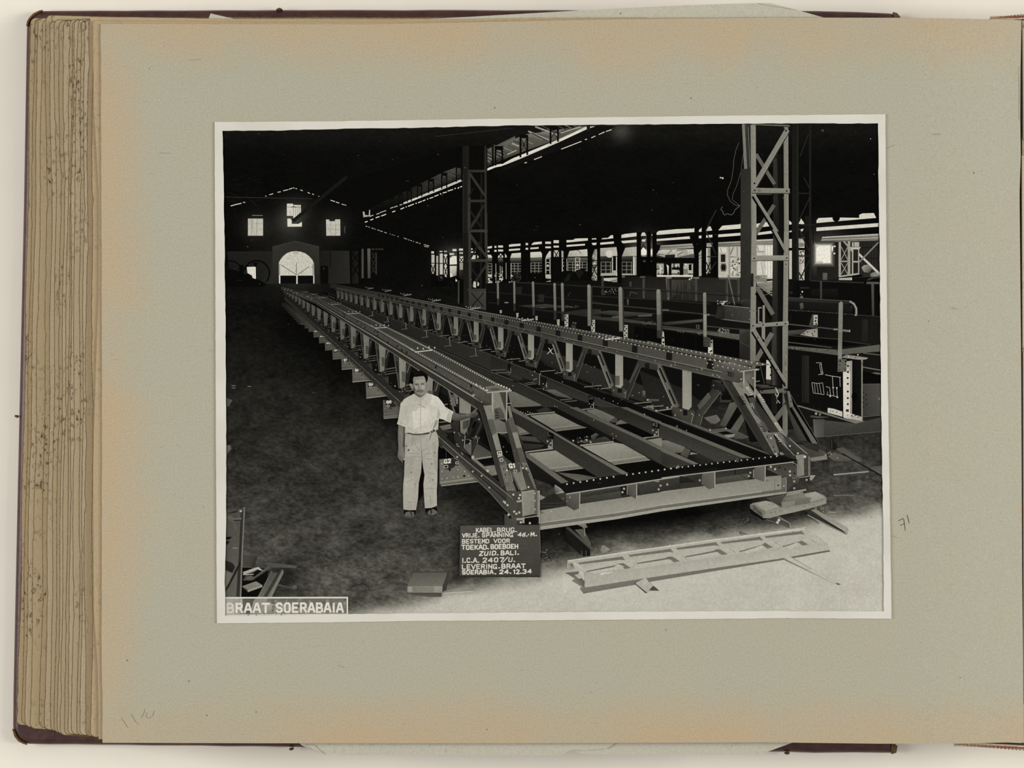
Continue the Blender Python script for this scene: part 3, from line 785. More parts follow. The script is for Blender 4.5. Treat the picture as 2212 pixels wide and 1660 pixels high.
P(216, 1858, 635, 1985, 580, 2090, 560, 2240, 480, 2240, 520, 2060, 598, 1985, 612, 1858, 665)
LS(120, 4, 1240, 905, 1550, 775, 1010, 1000, 1170, 935)
LS(190, 10, 740, 1102, 775, 1092, 670, 1128, 715, 1113, 620, 1145, 660, 1128, 485, 1200, 565, 1172, 440, 1222, 480, 1206, 350, 1250, 400, 1232)
P(170, 262, 1185, 285, 1190, 290, 1230, 340, 1235, 345, 1165, 358, 1165, 358, 1245, 270, 1260)
LS(226, 11, 1495, 885, 1515, 872, 1528, 868, 1550, 858, 1365, 920, 1435, 898, 1300, 945, 1352, 932, 1192, 990, 1245, 968, 1130, 1015, 1178, 998, 1040, 1048, 1075, 1034, 980, 1072, 1028, 1052, 850, 1118, 925, 1088,
   820, 1128, 832, 1124, 752, 1155, 800, 1135, 645, 1192, 685, 1178, 500, 1245, 565, 1220, 430, 1268, 480, 1250, 360, 1296, 400, 1283, 290, 1325, 325, 1312)
D(215, 9, 1652, 815, 1735, 795, 1462, 885, 1272, 955, 1104, 1022, 955, 1078)
for x0, x1, y0, y1 in ((1975, 2085, 335, 590), (1470, 1552, 575, 800), (1280, 1360, 680, 890), (1110, 1190, 760, 945), (965, 1035, 830, 1005), (835, 900, 895, 1065), (725, 780, 945, 1100), (620, 665, 1005, 1130), (500, 540, 1080, 1190), (420, 455, 1120, 1215)):
    sub('lattice_hanger', p)
    w = (x1 - x0) * 0.2
    RC(12, x0, y0, x0 + w, y1); RC(12, x1 - w, y0, x1, y1 - w); RC(12, x0, y0, x1, y0 + (y1 - y0) * 0.2); XB(14, 5, x0 + w, y0 + (y1 - y0) * 0.25, x1 - w, y1 - (y1 - y0) * 0.2)
use(p)
RC(12, 1940, 345, 1962, 600)
D(48, 30, 1160, 675, n=10, ry=16); D(40, 28, 1315, 590, n=10, ry=14); D(60, 16, 1660, 505)
P(11, 120, 760, 1560, 330, 1560, 575, 1040, 780, 720, 950, 380, 1110, 120, 1190)
q = part('printed_roof_gap_light', 'dashed daylight slits of the side roof', 'stuff')
LS(175, 8, 300, 1374, 316, 1379, 335, 1384, 352, 1392, 378, 1398, 402, 1410, 414, 1412, 428, 1417, 452, 1422, 480, 1434, 490, 1438, 520, 1445, 545, 1455, 572, 1464, 612, 1474, 620, 1478, 640, 1484, 650, 1488, 665, 1492, 676, 1497,
   715, 1508, 728, 1512, 795, 1530, 838, 1545, 852, 1552, 868, 1556, 880, 1560, 900, 1566, 915, 1572, 926, 1576, 950, 1583, 980, 1592, 992, 1598, 1012, 1602, 1055, 1615, 1125, 1632, 1060, 1638, 1118, 1646)
LS(60, 4, 1195, 210, 2212, 102)
LS(170, 7, 0, 1090, 45, 1106)

# ------------------------------------------------------------------ printed: daylight band behind the right-hand columns
tile(930, 460)
p = part('printed_daylight_band', 'row of bright openings and yard buildings behind dark columns')
def PB(v, *a): P(v, *a)
for a in ((10, 500, 45, 528), (118, 495, 155, 509), (175, 495, 212, 507), (285, 470, 337, 498), (370, 464, 422, 491), (245, 524, 306, 546), (375, 514, 421, 530), (520, 462, 546, 480), (525, 500, 584, 520),
          (830, 430, 855, 455), (878, 424, 941, 451), (1235, 392, 1266, 420), (1482, 374, 1563, 404), (1597, 356, 1666, 394), (735, 490, 763, 511), (825, 482, 858, 506), (878, 477, 943, 503), (1235, 455, 1267, 479),
          (1482, 437, 1563, 460), (1597, 427, 1666, 451)):
    RC(202, *a)
PB(205, 735, 442, 798, 430, 798, 458, 735, 466); PB(205, 1018, 415, 1050, 408, 1168, 400, 1168, 428, 1018, 442); PB(205, 1318, 400, 1345, 382, 1445, 373, 1445, 404, 1312, 418)
PB(208, 1765, 355, 1850, 352, 1880, 334, 2043, 330, 2043, 360, 1765, 386); PB(205, 2095, 332, 2150, 332, 2158, 350, 2095, 354); PB(205, 1018, 472, 1163, 462, 1163, 484, 1018, 496)
PB(205, 1295, 452, 1405, 445, 1402, 466, 1295, 474); PB(205, 1765, 418, 2005, 402, 2005, 424, 1765, 442); PB(205, 2095, 395, 2155, 392, 2150, 412, 2120, 420)
# big openings
P(220, 250, 590, 285, 562, 338, 562, 343, 668, 250, 672)
RC(190, 120, 530, 160, 800); RC(200, 175, 540, 216, 850); RC(170, 70, 560, 98, 830); RC(175, 12, 545, 52, 790); P([205, 200, 120, 130], 250, 690, 340, 690, 335, 820, 255, 870)
P(220, 380, 570, 425, 565, 422, 640, 378, 640); P(150, 380, 650, 422, 650, 420, 740, 380, 740)
P(214, 252, 780, 280, 790, 285, 830, 262, 880)
P(200, 530, 575, 545, 550, 584, 548, 584, 600, 524, 602); P(195, 606, 545, 628, 575, 606, 595)
P(205, 738, 545, 780, 545, 798, 565, 798, 586, 738, 586)
P(205, 878, 560, 910, 528, 942, 560, 942, 602, 878, 602); P(198, 966, 530, 990, 560, 985, 582, 968, 580)
P([205, 205, 185, 190], 1055, 528, 1173, 518, 1173, 582, 1036, 584)
P([206, 200, 190, 190], 1296, 512, 1430, 505, 1447, 530, 1447, 578, 1296, 582)
P(190, 1500, 560, 1540, 500, 1563, 495, 1563, 580, 1495, 590)
P([195, 190, 170, 170], 1600, 488, 1666, 488, 1666, 572, 1600, 572); P(165, 1700, 490, 1725, 500, 1725, 580, 1702, 580)
P([175, 200, 190, 160], 1805, 495, 2035, 472, 2040, 565, 1780, 570)
P([180, 185, 170, 160], 2100, 560, 2140, 480, 2160, 470, 2160, 590, 2100, 600)
LS(60, 7, 1895, 482, 1930, 500, 1930, 500, 1955, 532)
# building fronts
for x0, x1 in ((738, 800), (880, 942), (1035, 1175), (1296, 1447), (1780, 2040)):
    P([96, 96, 26, 26], x0, 584, x1, 582, x1, 640, x0, 642)
    RC(20, x0, 640, x1, 800)
s_ = sub('window_grid', p, 'pale glazing bars of far windows', 'stuff')
for x0, x1, y0, y1, st in ((740, 800, 660, 800, 52), (1040, 1175, 655, 775, 46), (1300, 1447, 650, 780, 50), (1780, 2035, 640, 760, 62)):
    y = y0
    while y <= y1: LS(112, 8, x0, y, x1, y); y += 36
    x = x0 + 4
    while x <= x1: LS(122, 9, x, y0, x, y1); x += st
LS(150, 9, 848, 660, 850, 880, 905, 690, 908, 840, 930, 700, 930, 830, 980, 650, 983, 860, 1048, 660, 1045, 860)
for k in range(46):
    x, y = r9.choice(((742, 798), (880, 940), (838, 862), (1000, 1060))), r9.uniform(760, 930)
    D(r9.choice((120, 170, 205)), r9.uniform(5, 13), r9.uniform(*x), y, n=6)
RC(190, 742, 800, 798, 832); RC(205, 745, 905, 800, 928); RC(190, 890, 850, 942, 872)
for x0, y0 in ((1875, 580), (1490, 590), (2100, 580), (1705, 590)):
    s_ = sub('far_trestle', p)
    for dx in (0, 55): RC(165, x0 + dx, y0, x0 + dx + 13, y0 + 200)
    for k in range(4): RC(150, x0, y0 + k * 50, x0 + 66, y0 + k * 50 + 11)
    D(190, 14, x0 + 33, y0 + 95, n=7)
use(p)
P(175, 1490, 800, 1565, 800, 1568, 860, 1495, 850); P(180, 1450, 905, 1560, 880, 1560, 915, 1450, 915)
P(190, 2095, 830, 2160, 830, 2165, 860, 2095, 865); P(165, 2110, 880, 2160, 880, 2155, 930, 2120, 930)
# machinery silhouettes
m_ = sub('machine_silhouette', p, 'dark machine with wheels before the windows')
P(11, 1595, 870, 1640, 790, 1720, 760, 1840, 745, 1850, 790, 1900, 745, 1980, 720, 2040, 780, 2050, 920, 1595, 915)
P(26, 1780, 800, 1830, 790, 1800, 880, 1720, 905); P(24, 1880, 770, 1960, 740, 1990, 780, 1930, 860)
P(11, 1300, 790, 1480, 785, 1480, 905, 1300, 905)
RING(52, 9, 52, 1120, 838); LS(48, 6, 1075, 838, 1165, 838, 1120, 790, 1120, 888, 1088, 805, 1152, 870); RING(64, 8, 48, 1170, 790, 90, 290)
P(10, 0, 800, 250, 840, 350, 810, 440, 900, 440, 960, 0, 960); P(9, 60, 830, 160, 800, 230, 870, 240, 960, 60, 960)
D(70, 18, 140, 840); RING(40, 7, 30, 130, 850)
D(205, 12, 335, 880); P(200, 325, 850, 345, 880, 330, 900)
use(p)
for x in (290, 300, 315, 230, 210): LS(26, 3, 270, 880, x, 960)
# dark posts and struts of the band
c_ = sub('dark_post', p)
for x0, x1, y0, y1 in ((55, 75, 490, 840), (160, 172, 490, 860), (218, 245, 520, 880), (345, 368, 500, 860), (425, 470, 440, 900), (800, 828, 430, 900), (862, 876, 430, 900), (945, 966, 420, 900), (992, 1018, 400, 880),
                       (1175, 1234, 370, 905), (1268, 1296, 380, 905), (1448, 1490, 350, 905), (1563, 1597, 340, 900), (1668, 1700, 340, 780), (1730, 1766, 330, 770), (2043, 2095, 300, 960), (2160, 2200, 300, 960)):
    sub('dark_post', p); RC(10, x0, y0, x1, y1)
use(p)
P(10, 1448, 500, 1500, 500, 1515, 530, 1490, 590, 1448, 560); P(10, 1020, 520, 1050, 525, 1020, 600); P(10, 1766, 480, 1800, 490, 1766, 590); P(10, 218, 560, 250, 590, 235, 700)
for x0, x1, y0, y1 in ((176, 216, 560, 690), (176, 216, 700, 830), (12, 52, 680, 790), (380, 422, 580, 640), (880, 942, 530, 600), (1600, 1666, 490, 600), (1600, 1666, 610, 760), (2100, 2160, 640, 800), (2100, 2160, 480, 620)):
    XB(12, 11, x0, y0, x1, y1)
LS(14, 10, 10, 655, 210, 660, 240, 685, 345, 675)

# right half of the band
tile(1270, 440)
p = part('printed_daylight_band', 'bright slots and sheds seen between dark roof beams')
PB(206, 48, 470, 65, 452, 105, 450, 118, 474); PB(206, 48, 512, 116, 508, 105, 538, 62, 540); PB(208, 270, 435, 300, 412, 325, 410, 330, 450, 168, 468, 190, 448, 265, 445)
PB(206, 435, 408, 480, 395, 632, 378, 632, 425, 435, 448); PB(205, 158, 508, 340, 492, 335, 520, 158, 535); PB(205, 432, 486, 632, 470, 632, 502, 432, 518)
PB(208, 890, 380, 920, 355, 1160, 332, 1370, 325, 1382, 315, 1382, 370, 890, 408); PB(206, 890, 462, 1320, 425, 1328, 458, 890, 487)
PB(206, 683, 422, 705, 378, 735, 374, 758, 418); PB(204, 692, 468, 756, 462, 740, 495, 705, 495); PB(204, 820, 412, 840, 395, 836, 415)
PB(206, 1440, 345, 1476, 312, 1476, 365, 1440, 368); PB(206, 1535, 350, 1570, 296, 1592, 298, 1615, 350, 1530, 358); PB(204, 1440, 418, 1474, 416, 1474, 450, 1440, 452); PB(204, 1535, 412, 1616, 405, 1616, 438, 1535, 444)
PB(208, 1692, 348, 1745, 288, 1960, 270, 1985, 262, 1985, 325, 1690, 348); PB(206, 1682, 402, 1985, 380, 1985, 414, 1682, 438)
# eaves and yard
P([120, 150, 160, 120], 940, 550, 1360, 518, 1385, 575, 930, 600); LS(175, 8, 945, 550, 1330, 525); LS(90, 8, 940, 575, 1380, 545); LS(150, 6, 938, 592, 1380, 565)
P([130, 150, 110, 90], 1690, 505, 1985, 490, 1985, 548, 1690, 560); LS(180, 7, 1690, 508, 1985, 492); LS(60, 6, 1700, 530, 1985, 515)
P([150, 140, 160, 150], 1540, 515, 1620, 510, 1620, 560, 1540, 565)
P([172, 176, 190, 150], 160, 580, 370, 565, 385, 680, 160, 685)
P([170, 180, 175, 150], 485, 575, 632, 560, 632, 680, 440, 690)
P([60, 50, 22, 22], 160, 685, 300, 680, 300, 745, 160, 750); RC(24, 160, 745, 310, 900); P([70, 60, 30, 30], 440, 685, 575, 680, 575, 740, 440, 745); RC(22, 440, 740, 580, 905)
s_ = sub('window_grid', p, None, 'stuff')
for x0, x1, y0, y1 in ((170, 305, 760, 910), (440, 575, 760, 915)):
    for y in range(y0, y1 + 1, 50): LS(112, 8, x0, y, x1, y)
    for x in range(x0, x1 + 1, 62): LS(118, 9, x, y0, x, y1 + 10)
use(p)
P(165, 170, 905, 380, 900, 382, 935, 160, 938); RC(185, 312, 695, 325, 900); RC(185, 365, 690, 378, 940); RC(172, 330, 870, 362, 900); RC(190, 585, 690, 606, 930); RC(150, 606, 690, 630, 930); RC(170, 440, 915, 580, 930)
P([200, 160, 120, 190], 195, 970, 380, 960, 382, 1065, 195, 1060); LS(70, 9, 200, 1035, 380, 990, 210, 1060, 380, 1018)
P([190, 196, 150, 150], 890, 620, 960, 600, 1370, 590, 1375, 660, 1240, 690, 1180, 700, 1000, 700, 895, 665)
BAR(140, 22, 1010, 690, 1110, 580); RC(178, 1130, 590, 1155, 700); LS(110, 14, 1160, 670, 1240, 625, 1150, 610, 1280, 600); RC(160, 1250, 590, 1290, 660)
LS(60, 8, 900, 610, 950, 600, 900, 655, 990, 665)
P(28, 1000, 668, 1130, 660, 1130, 700, 1000, 705); P([52, 70, 40, 20], 1150, 700, 1370, 650, 1380, 740, 900, 745)
LS(110, 6, 1160, 705, 1370, 655, 1190, 712, 1380, 668, 1220, 718, 1385, 682, 1260, 722, 1388, 698)
RC(10, 880, 705, 1385, 765)
P([150, 165, 180, 170], 890, 780, 1365, 780, 1365, 955, 890, 955)
for k in range(60): D(r9.choice((30, 60, 110, 200, 215)), r9.uniform(6, 16), r9.uniform(895, 1360), r9.uniform(785, 945), n=6)
for a in ((880, 690, 930, 740), (985, 770, 1085, 970), (1190, 780, 1240, 970), (1305, 790, 1345, 865), (1090, 830, 1190, 860), (900, 910, 1370, 922)): RC(12, *a)
RC(205, 900, 930, 1360, 952); RC(120, 1240, 850, 1300, 920); RC(196, 1300, 780, 1308, 890); P(215, 1020, 790, 1050, 810, 1045, 920, 1035, 920, 1030, 840); RC(212, 815, 800, 838, 935); RC(205, 930, 800, 945, 915)
P([170, 185, 190, 180], 1690, 560, 1985, 555, 1985, 960, 1690, 960)
RC(205, 1702, 570, 1800, 635); LS(110, 8, 1720, 575, 1735, 630); RC(150, 1825, 560, 1850, 960); RC(150, 1930, 565, 1950, 950); LS(80, 10, 1890, 565, 1850, 660)
RC(30, 1725, 660, 1785, 760); RC(20, 1730, 780, 1790, 880); RING(90, 8, 40, 1760, 830); XB(205, 10, 1850, 780, 1930, 900); RC(120, 1850, 690, 1930, 700); RC(110, 1850, 760, 1985, 768)
for k in range(50): D(r9.choice((40, 90, 150, 215, 220)), r9.uniform(5, 14), r9.uniform(1850, 1980), r9.uniform(680, 930), n=6)
P([190, 160, 150, 190], 1535, 580, 1590, 575, 1590, 900, 1535, 910); RC(130, 1560, 580, 1590, 900); XB(30, 14, 1535, 760, 1590, 890)
P([170, 150, 160, 170], 1440, 640, 1475, 600, 1475, 940, 1440, 945); LS(60, 8, 1440, 680, 1475, 660, 1440, 720, 1475, 700)
P([120, 170, 170, 60], 55, 680, 90, 590, 118, 610, 118, 1040, 60, 1040)
for k in range(30): D(r9.choice((20, 50, 200, 215)), r9.uniform(6, 14), r9.uniform(58, 118), r9.uniform(650, 1040), n=6)
# glare
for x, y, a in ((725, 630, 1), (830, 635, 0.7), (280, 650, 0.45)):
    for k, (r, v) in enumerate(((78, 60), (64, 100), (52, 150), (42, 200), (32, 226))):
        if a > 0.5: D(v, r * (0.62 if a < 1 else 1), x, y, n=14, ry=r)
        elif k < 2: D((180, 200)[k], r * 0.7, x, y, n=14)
P(228, 690, 600, 720, 570, 760, 610, 760, 665, 685, 665); RC(226, 815, 608, 842, 662)
P(8, 640, 670, 700, 690, 800, 700, 880, 680, 880, 940, 640, 930); RC(60, 715, 735, 750, 762); RC(50, 815, 740, 835, 760)
# posts
for x0, x1, y0, y1, f in ((0, 48, 440, 1060, 0), (118, 160, 460, 1060, 0), (340, 435, 400, 560, 1), (382, 440, 560, 1085, 0), (632, 690, 370, 950, 0), (765, 815, 360, 700, 0), (838, 892, 380, 950, 1), (1382, 1440, 300, 960, 1), (1476, 1535, 80, 1140, 0), (1616, 1692, 120, 960, 0)):
    sub('dark_post', p); RC(9, x0, y0, x1, y1)
use(p)
P(9, 335, 490, 440, 500, 485, 560, 440, 670, 385, 620, 370, 560); P(9, 838, 520, 945, 545, 905, 640, 838, 700); P(9, 1320, 430, 1385, 420, 1470, 570, 1450, 640, 1385, 610, 1355, 515)
P(9, 0, 620, 60, 640, 48, 700, 0, 740)
XB(12, 12, 50, 790, 118, 930); LS(12, 14, 50, 740, 118, 740); LS(14, 8, 690, 600, 720, 530, 720, 530, 755, 600, 690, 480, 720, 420)
LS(42, 14, 1665, 85, 1530, 350, 1530, 350, 1660, 660, 1665, 760, 1540, 930, 1545, 690, 1670, 690); LS(36, 10, 1530, 1100, 1640, 1290)
LS(10, 24, 0, 480, 340, 470)
# wires
q = part('printed_loose_wire', 'thin wire dangling beside the column')
tile(1550, 260)
L(96, 5, 275, 290, 235, 400, 210, 520, 205, 620, 180, 780, 130, 910, 128, 970, 165, 1055, 240, 1105, 290, 1110)
L(92, 5, 425, 60, 370, 200, 350, 340, 325, 500, 300, 680, 250, 850, 200, 960, 190, 1030, 250, 1080, 290, 1108)
L(110, 6, 290, 1110, 225, 1165, 210, 1205, 180, 1230, 115, 1212, 105, 1232, 82, 1225, 65, 1180, 42, 1160, 62, 1122)

# ------------------------------------------------------------------ printed: far right bay (tile 1550,260 and 1550,500)
tile(1550, 260)
p = part('printed_daylight_band', 'bright roof slots, lit doorway and crane post at the far bay')
P(206, 505, 1345, 700, 1310, 722, 1318, 722, 1372, 505, 1395); P(204, 520, 1460, 722, 1432, 722, 1468, 520, 1492); P(206, 930, 1300, 962, 1330, 962, 1352, 930, 1355); P(190, 930, 1440, 962, 1430, 962, 1452, 930, 1455)
P(206, 1052, 1345, 1085, 1275, 1125, 1335, 1122, 1350); P(200, 1060, 1425, 1118, 1405, 1105, 1440, 1080, 1445)
P(206, 1285, 1300, 1310, 1270, 1500, 1262, 1840, 1268, 1840, 1228, 1880, 1210, 2030, 1205, 2060, 1268, 1285, 1335)
D(10, 48, 1540, 1270, n=16); RC(10, 1480, 1200, 1600, 1262)
P(206, 1283, 1395, 2092, 1335, 2092, 1382, 1283, 1440)
tile(1550, 500)
P(190, 505, 110, 722, 100, 722, 620, 505, 620)
P([160, 150, 110, 120], 505, 125, 722, 115, 722, 175, 505, 178); LS(90, 6, 505, 140, 722, 130); RC(205, 515, 185, 600, 255); LS(110, 8, 510, 190, 535, 250); RC(150, 505, 255, 610, 272); RC(220, 625, 185, 715, 600); LS(160, 5, 650, 185, 650, 600, 690, 185, 690, 600)
RC(205, 520, 300, 580, 560); LS(150, 8, 565, 400, 590, 560); RC(185, 930, 100, 965, 620); RC(10, 930, 215, 968, 250)
P([150, 200, 190, 160], 1052, 90, 1128, 85, 1128, 700, 1060, 700); RC(9, 1060, 90, 1128, 100); RC(10, 1050, 215, 1130, 245); RC(120, 1060, 150, 1125, 200)
for k in range(34): D(r9.choice((20, 60, 120, 215)), r9.uniform(5, 13), r9.uniform(1060, 1125), r9.uniform(255, 600), n=6)
P([150, 150, 120, 110], 510, 660, 715, 640, 715, 850, 510, 700); LS(200, 9, 510, 665, 715, 645); LS(100, 6, 520, 720, 715, 690, 560, 780, 715, 740, 600, 830, 715, 800); RC(30, 680, 770, 720, 785); RC(40, 680, 800, 720, 815)
# yellow-lit eave and shed wall
P([128, 150, 130, 100], 1360, 72, 2092, 32, 2092, 118, 1335, 142)
LS(200, 10, 1360, 78, 2092, 36); LS(84, 7, 1352, 98, 2092, 68); LS(166, 8, 1350, 112, 2092, 84); LS(92, 8, 1340, 132, 2092, 100)
P([22, 40, 44, 30], 1290, 145, 2092, 118, 2098, 590, 1290, 620)
for k in range(7): LS(20, 7, 1850 + k * 36, 130, 1855 + k * 36, 560)
LS(18, 9, 1860, 215, 2092, 205, 1850, 360, 2092, 350)
dw = sub('lit_doorway', p, 'glaring bright doorway')
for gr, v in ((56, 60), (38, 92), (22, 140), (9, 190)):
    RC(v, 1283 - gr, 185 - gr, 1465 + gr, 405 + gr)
P(232, 1283, 222, 1310, 188, 1463, 186, 1465, 412, 1370, 414, 1368, 392, 1283, 388); LS(206, 5, 1320, 215, 1430, 385)
use(p)
P(220, 1480, 190, 1505, 190, 1495, 270, 1482, 250); D(220, 12, 1518, 288, 1522, 195)
cp = sub('crane_post', p, 'pale lattice post with braces')
RC(160, 1572, 140, 1602, 600); RC(150, 1690, 130, 1724, 560); RC(140, 1600, 380, 1700, 400); XB(140, 11, 1604, 200, 1692, 372); XB(138, 11, 1604, 408, 1692, 560)
P(165, 1575, 598, 1840, 560, 1840, 540, 1575, 580); BAR(150, 22, 1640, 130, 1760, 270); BAR(196, 28, 1830, 290, 2110, 560); BAR(120, 20, 2092, 140, 1840, 400)
RC(165, 1745, 140, 1840, 200); LS(60, 9, 1770, 140, 1775, 205); P(180, 1720, 205, 1860, 205, 1840, 235, 1740, 235); RC(170, 1745, 235, 1762, 560); RC(160, 1825, 235, 1840, 560); RC(160, 1745, 385, 1840, 405)
RC(34, 1764, 255, 1824, 380); RC(30, 1764, 420, 1824, 540); RC(190, 1730, 560, 1745, 640); RC(170, 1575, 600, 1730, 645)
tp = sub('sacking_heap', p)
P([150, 130, 90, 70, 120], 1868, 470, 1900, 440, 1960, 432, 2010, 480, 1970, 540, 1900, 530); P([120, 150, 140, 100], 1985, 550, 2040, 525, 2100, 560, 2100, 600, 1985, 590)
use(p)
P([86, 96, 80, 80], 1365, 540, 1424, 540, 1424, 636, 1365, 636)
P(196, 1285, 680, 1340, 665, 1740, 680, 1760, 745, 1720, 768, 1565, 765, 1560, 705, 1290, 698); P(190, 2030, 690, 2098, 690, 2070, 735); P(170, 1570, 790, 1680, 805, 1570, 818)
LS(180, 8, 1360, 820, 1390, 822, 1430, 792, 1455, 792, 1480, 800, 1500, 798)
P(9, 1560, 610, 1880, 590, 1880, 560, 1560, 600)
fw = sub('flywheel', p, 'large dark spoked wheel')
D(12, 225, 2080, 850, n=30, ry=250); RING(52, 24, 235, 2080, 850, 80, 290, ry=255); LS(44, 14, 1860, 820, 2100, 860, 1900, 1040, 2100, 780, 2000, 760, 2098, 700)
tile(1550, 260)
rc = part('printed_lattice_column', 'dim thin lattice column behind the big one')
RC(26, 968, 60, 1030, 1660); RC(34, 1028, 60, 1052, 1660); RC(24, 1130, 1240, 1190, 1660); RC(30, 1188, 60, 1216, 1660)
LS(36, 14, 1060, 1290, 1200, 1000, 1040, 950, 1200, 950, 1120, 740, 1200, 890, 1070, 470, 1180, 180, 1045, 1360, 1265, 1360, 1060, 1400, 1170, 1660)
tile(1550, 500)
RC(22, 968, 0, 1032, 640); RC(34, 1028, 0, 1050, 640); RC(18, 1132, 0, 1190, 700); RC(34, 1190, 0, 1216, 640); RC(24, 1236, 0, 1250, 170)
LS(34, 16, 1070, 10, 1215, 300, 1040, 320, 1210, 320, 1205, 350, 1070, 620, 1060, 540, 1110, 630)

# ------------------------------------------------------------------ printed: middle lattice column
tile(740, 260)
mc = part('printed_lattice_column', 'dark riveted lattice column in the middle of the shed')
RC(12, 1552, 330, 1880, 1660)
P([26, 30, 30, 26], 1555, 330, 1640, 330, 1640, 1660, 1560, 1660); RC(36, 1562, 700, 1576, 1660)
sub('corner_angle', mc); P([36, 50, 56, 58], 1622, 680, 1660, 680, 1662, 1660, 1625, 1660)
sub('corner_angle', mc); P([24, 44, 50, 52], 1838, 330, 1866, 330, 1878, 1660, 1845, 1660)
RC(26, 1790, 700, 1815, 1660)
for y in (660, 1048, 1440):
    sub('batten_plate', mc); P([48, 54, 50, 44], 1625, y - 16, 1868, y - 16, 1872, y + 16, 1625, y + 16); D(12, 5, 1640, y, 1855, y)
sub('lacing_bar', mc)
BAR(50, 30, 1650, 690, 1862, 1000); BAR(24, 22, 1640, 1000, 1700, 880); BAR(40, 26, 1840, 1100, 1650, 1400); BAR(30, 24, 1650, 1160, 1790, 1380); BAR(50, 28, 1640, 1480, 1800, 1700)
tile(930, 460)
use(mc)
P([22, 26, 30, 30], 425, 260, 505, 260, 505, 1260, 430, 1200)
P([58, 52, 60, 56], 488, 0, 522, 0, 535, 1250, 500, 1230); P([52, 52, 58, 54], 706, 0, 735, 0, 750, 1270, 722, 1262); RC(26, 640, 260, 665, 980)
LS(30, 8, 520, 0, 520, 230); P([60, 64, 58, 50], 505, 1020, 740, 1020, 745, 1270, 505, 1225)
for y, h in ((235, 17), (620, 17), (1003, 17)):
    sub('batten_plate', mc); P([56, 60, 56, 50], 485, y - h, 738, y - h, 742, y + h, 485, y + h)
sub('lacing_bar', mc)
BAR(52, 30, 500, 260, 740, 590); BAR(34, 22, 520, 590, 640, 380); BAR(46, 30, 735, 660, 535, 960); BAR(30, 22, 530, 720, 660, 900); BAR(44, 26, 640, 20, 500, 230); XB(20, 12, 530, 1040, 690, 1220)
use(mc); P(195, 560, 890, 590, 900, 590, 975, 555, 965); P(190, 612, 890, 632, 920, 625, 950, 606, 950)
RC(60, 355, 880, 375, 1180); RC(9, 376, 880, 430, 1180)

# ------------------------------------------------------------------ printed: plate girders stacked behind the bridge
tile(930, 460)
gi = part('printed_plate_girder', 'row of dark riveted plate girders with upright rail posts')
px(); P([16, 16, 18, 20, 24, 22, 16, 14], 1050, 612, 1300, 606, 1620, 650, 1902, 640, 1902, 900, 1700, 930, 1560, 800, 1050, 680)
tile(930, 460)
LS(40, 7, 750, 1030, 1200, 1062, 1200, 1060, 2212, 1165); LS(34, 10, 750, 1165, 870, 1175)
BAR(42, 14, 1120, 905, 2212, 962); BAR(30, 8, 1740, 935, 2212, 955)
P([46, 60, 52, 40], 1130, 1205, 1500, 1185, 1900, 1230, 1330, 1240); P([30, 44, 50, 30], 1320, 1240, 2212, 1340, 2212, 1370, 1330, 1262)
P([70, 80, 60, 60], 1420, 1228, 1500, 1222, 1500, 1236, 1420, 1242); for_ = [D(r9.choice((70, 90, 40)), 8, r9.uniform(1740, 1920), r9.uniform(1205, 1235), n=5) for k in range(26)]
P([40, 54, 44, 30], 1740, 1290, 2030, 1250, 2212, 1255, 2212, 1320, 2000, 1330)
D(110, 30, 985, 1166, n=10, ry=10); P(34, 1080, 960, 1190, 960, 1180, 1060, 1080, 1060); P(38, 1400, 1060, 1480, 1060, 1470, 1160, 1400, 1160); BAR(52, 9, 1780, 1090, 1815, 1035)
tile(1270, 440)
P([22, 40, 40, 20], 440, 950, 1480, 955, 1980, 980, 1980, 1300, 900, 1240, 440, 1220)
P([60, 52, 38, 30], 1085, 990, 1390, 995, 1390, 1270, 1080, 1240); for_ = [LS(r9.choice((30, 72)), 5, x, r9.uniform(1000, 1060), x, r9.uniform(1080, 1250)) for x in range(1100, 1385, 16)]
RC(62, 540, 1015, 565, 1080); P([100, 96, 80, 80], 440, 940, 480, 940, 480, 962, 440, 962); RC(80, 675, 945, 745, 965); RC(120, 1015, 950, 1085, 974); RC(110, 1370, 955, 1445, 977); P([90, 96, 84, 70], 1700, 960, 1975, 965, 1975, 988, 1700, 984)
D(200, 12, 1345, 970, 1320, 985, n=6); P(96, 1010, 975, 1055, 975, 1057, 1250, 1030, 1250)
RC(52, 175, 945, 205, 1190)
for x in (722, 1040, 1403, 1805, 1955):
    sub('back_rail_post', gi); P([60, 66, 84, 60], x - 17, 975, x + 17, 975, x + 12, 1270 if x > 1300 else 1235, x - 12, 1265 if x > 1300 else 1225)
use(gi)
BAR(104, 14, 1820, 930, 1905, 1315)
LS(44, 16, 45, 1078, 890, 1115, 890, 1115, 1980, 1190); LS(14, 8, 45, 1098, 890, 1135, 890, 1135, 1980, 1208)
LS(46, 8, 45, 1200, 890, 1250, 890, 1250, 1600, 1305); LS(52, 16, 45, 1290, 400, 1325, 455, 1332, 890, 1372, 960, 1382, 1495, 1435, 1545, 1442, 1680, 1462)
RC(104, 1545, 1432, 1580, 1456); RC(84, 960, 1372, 1050, 1395)
for k in range(34): D(r9.choice((90, 160, 200, 50)), r9.uniform(4, 11), r9.uniform(1680, 1840), r9.uniform(1262, 1305), n=6)
for k in range(26): D(r9.choice((60, 120, 170)), r9.uniform(3, 8), r9.uniform(215, 380), r9.uniform(1110, 1180), n=5)
LS(90, 6, 540, 1210, 560, 1140, 565, 1150, 640, 1170); P([96, 90, 60, 50], 508, 1240, 530, 1250, 528, 1320, 508, 1320)
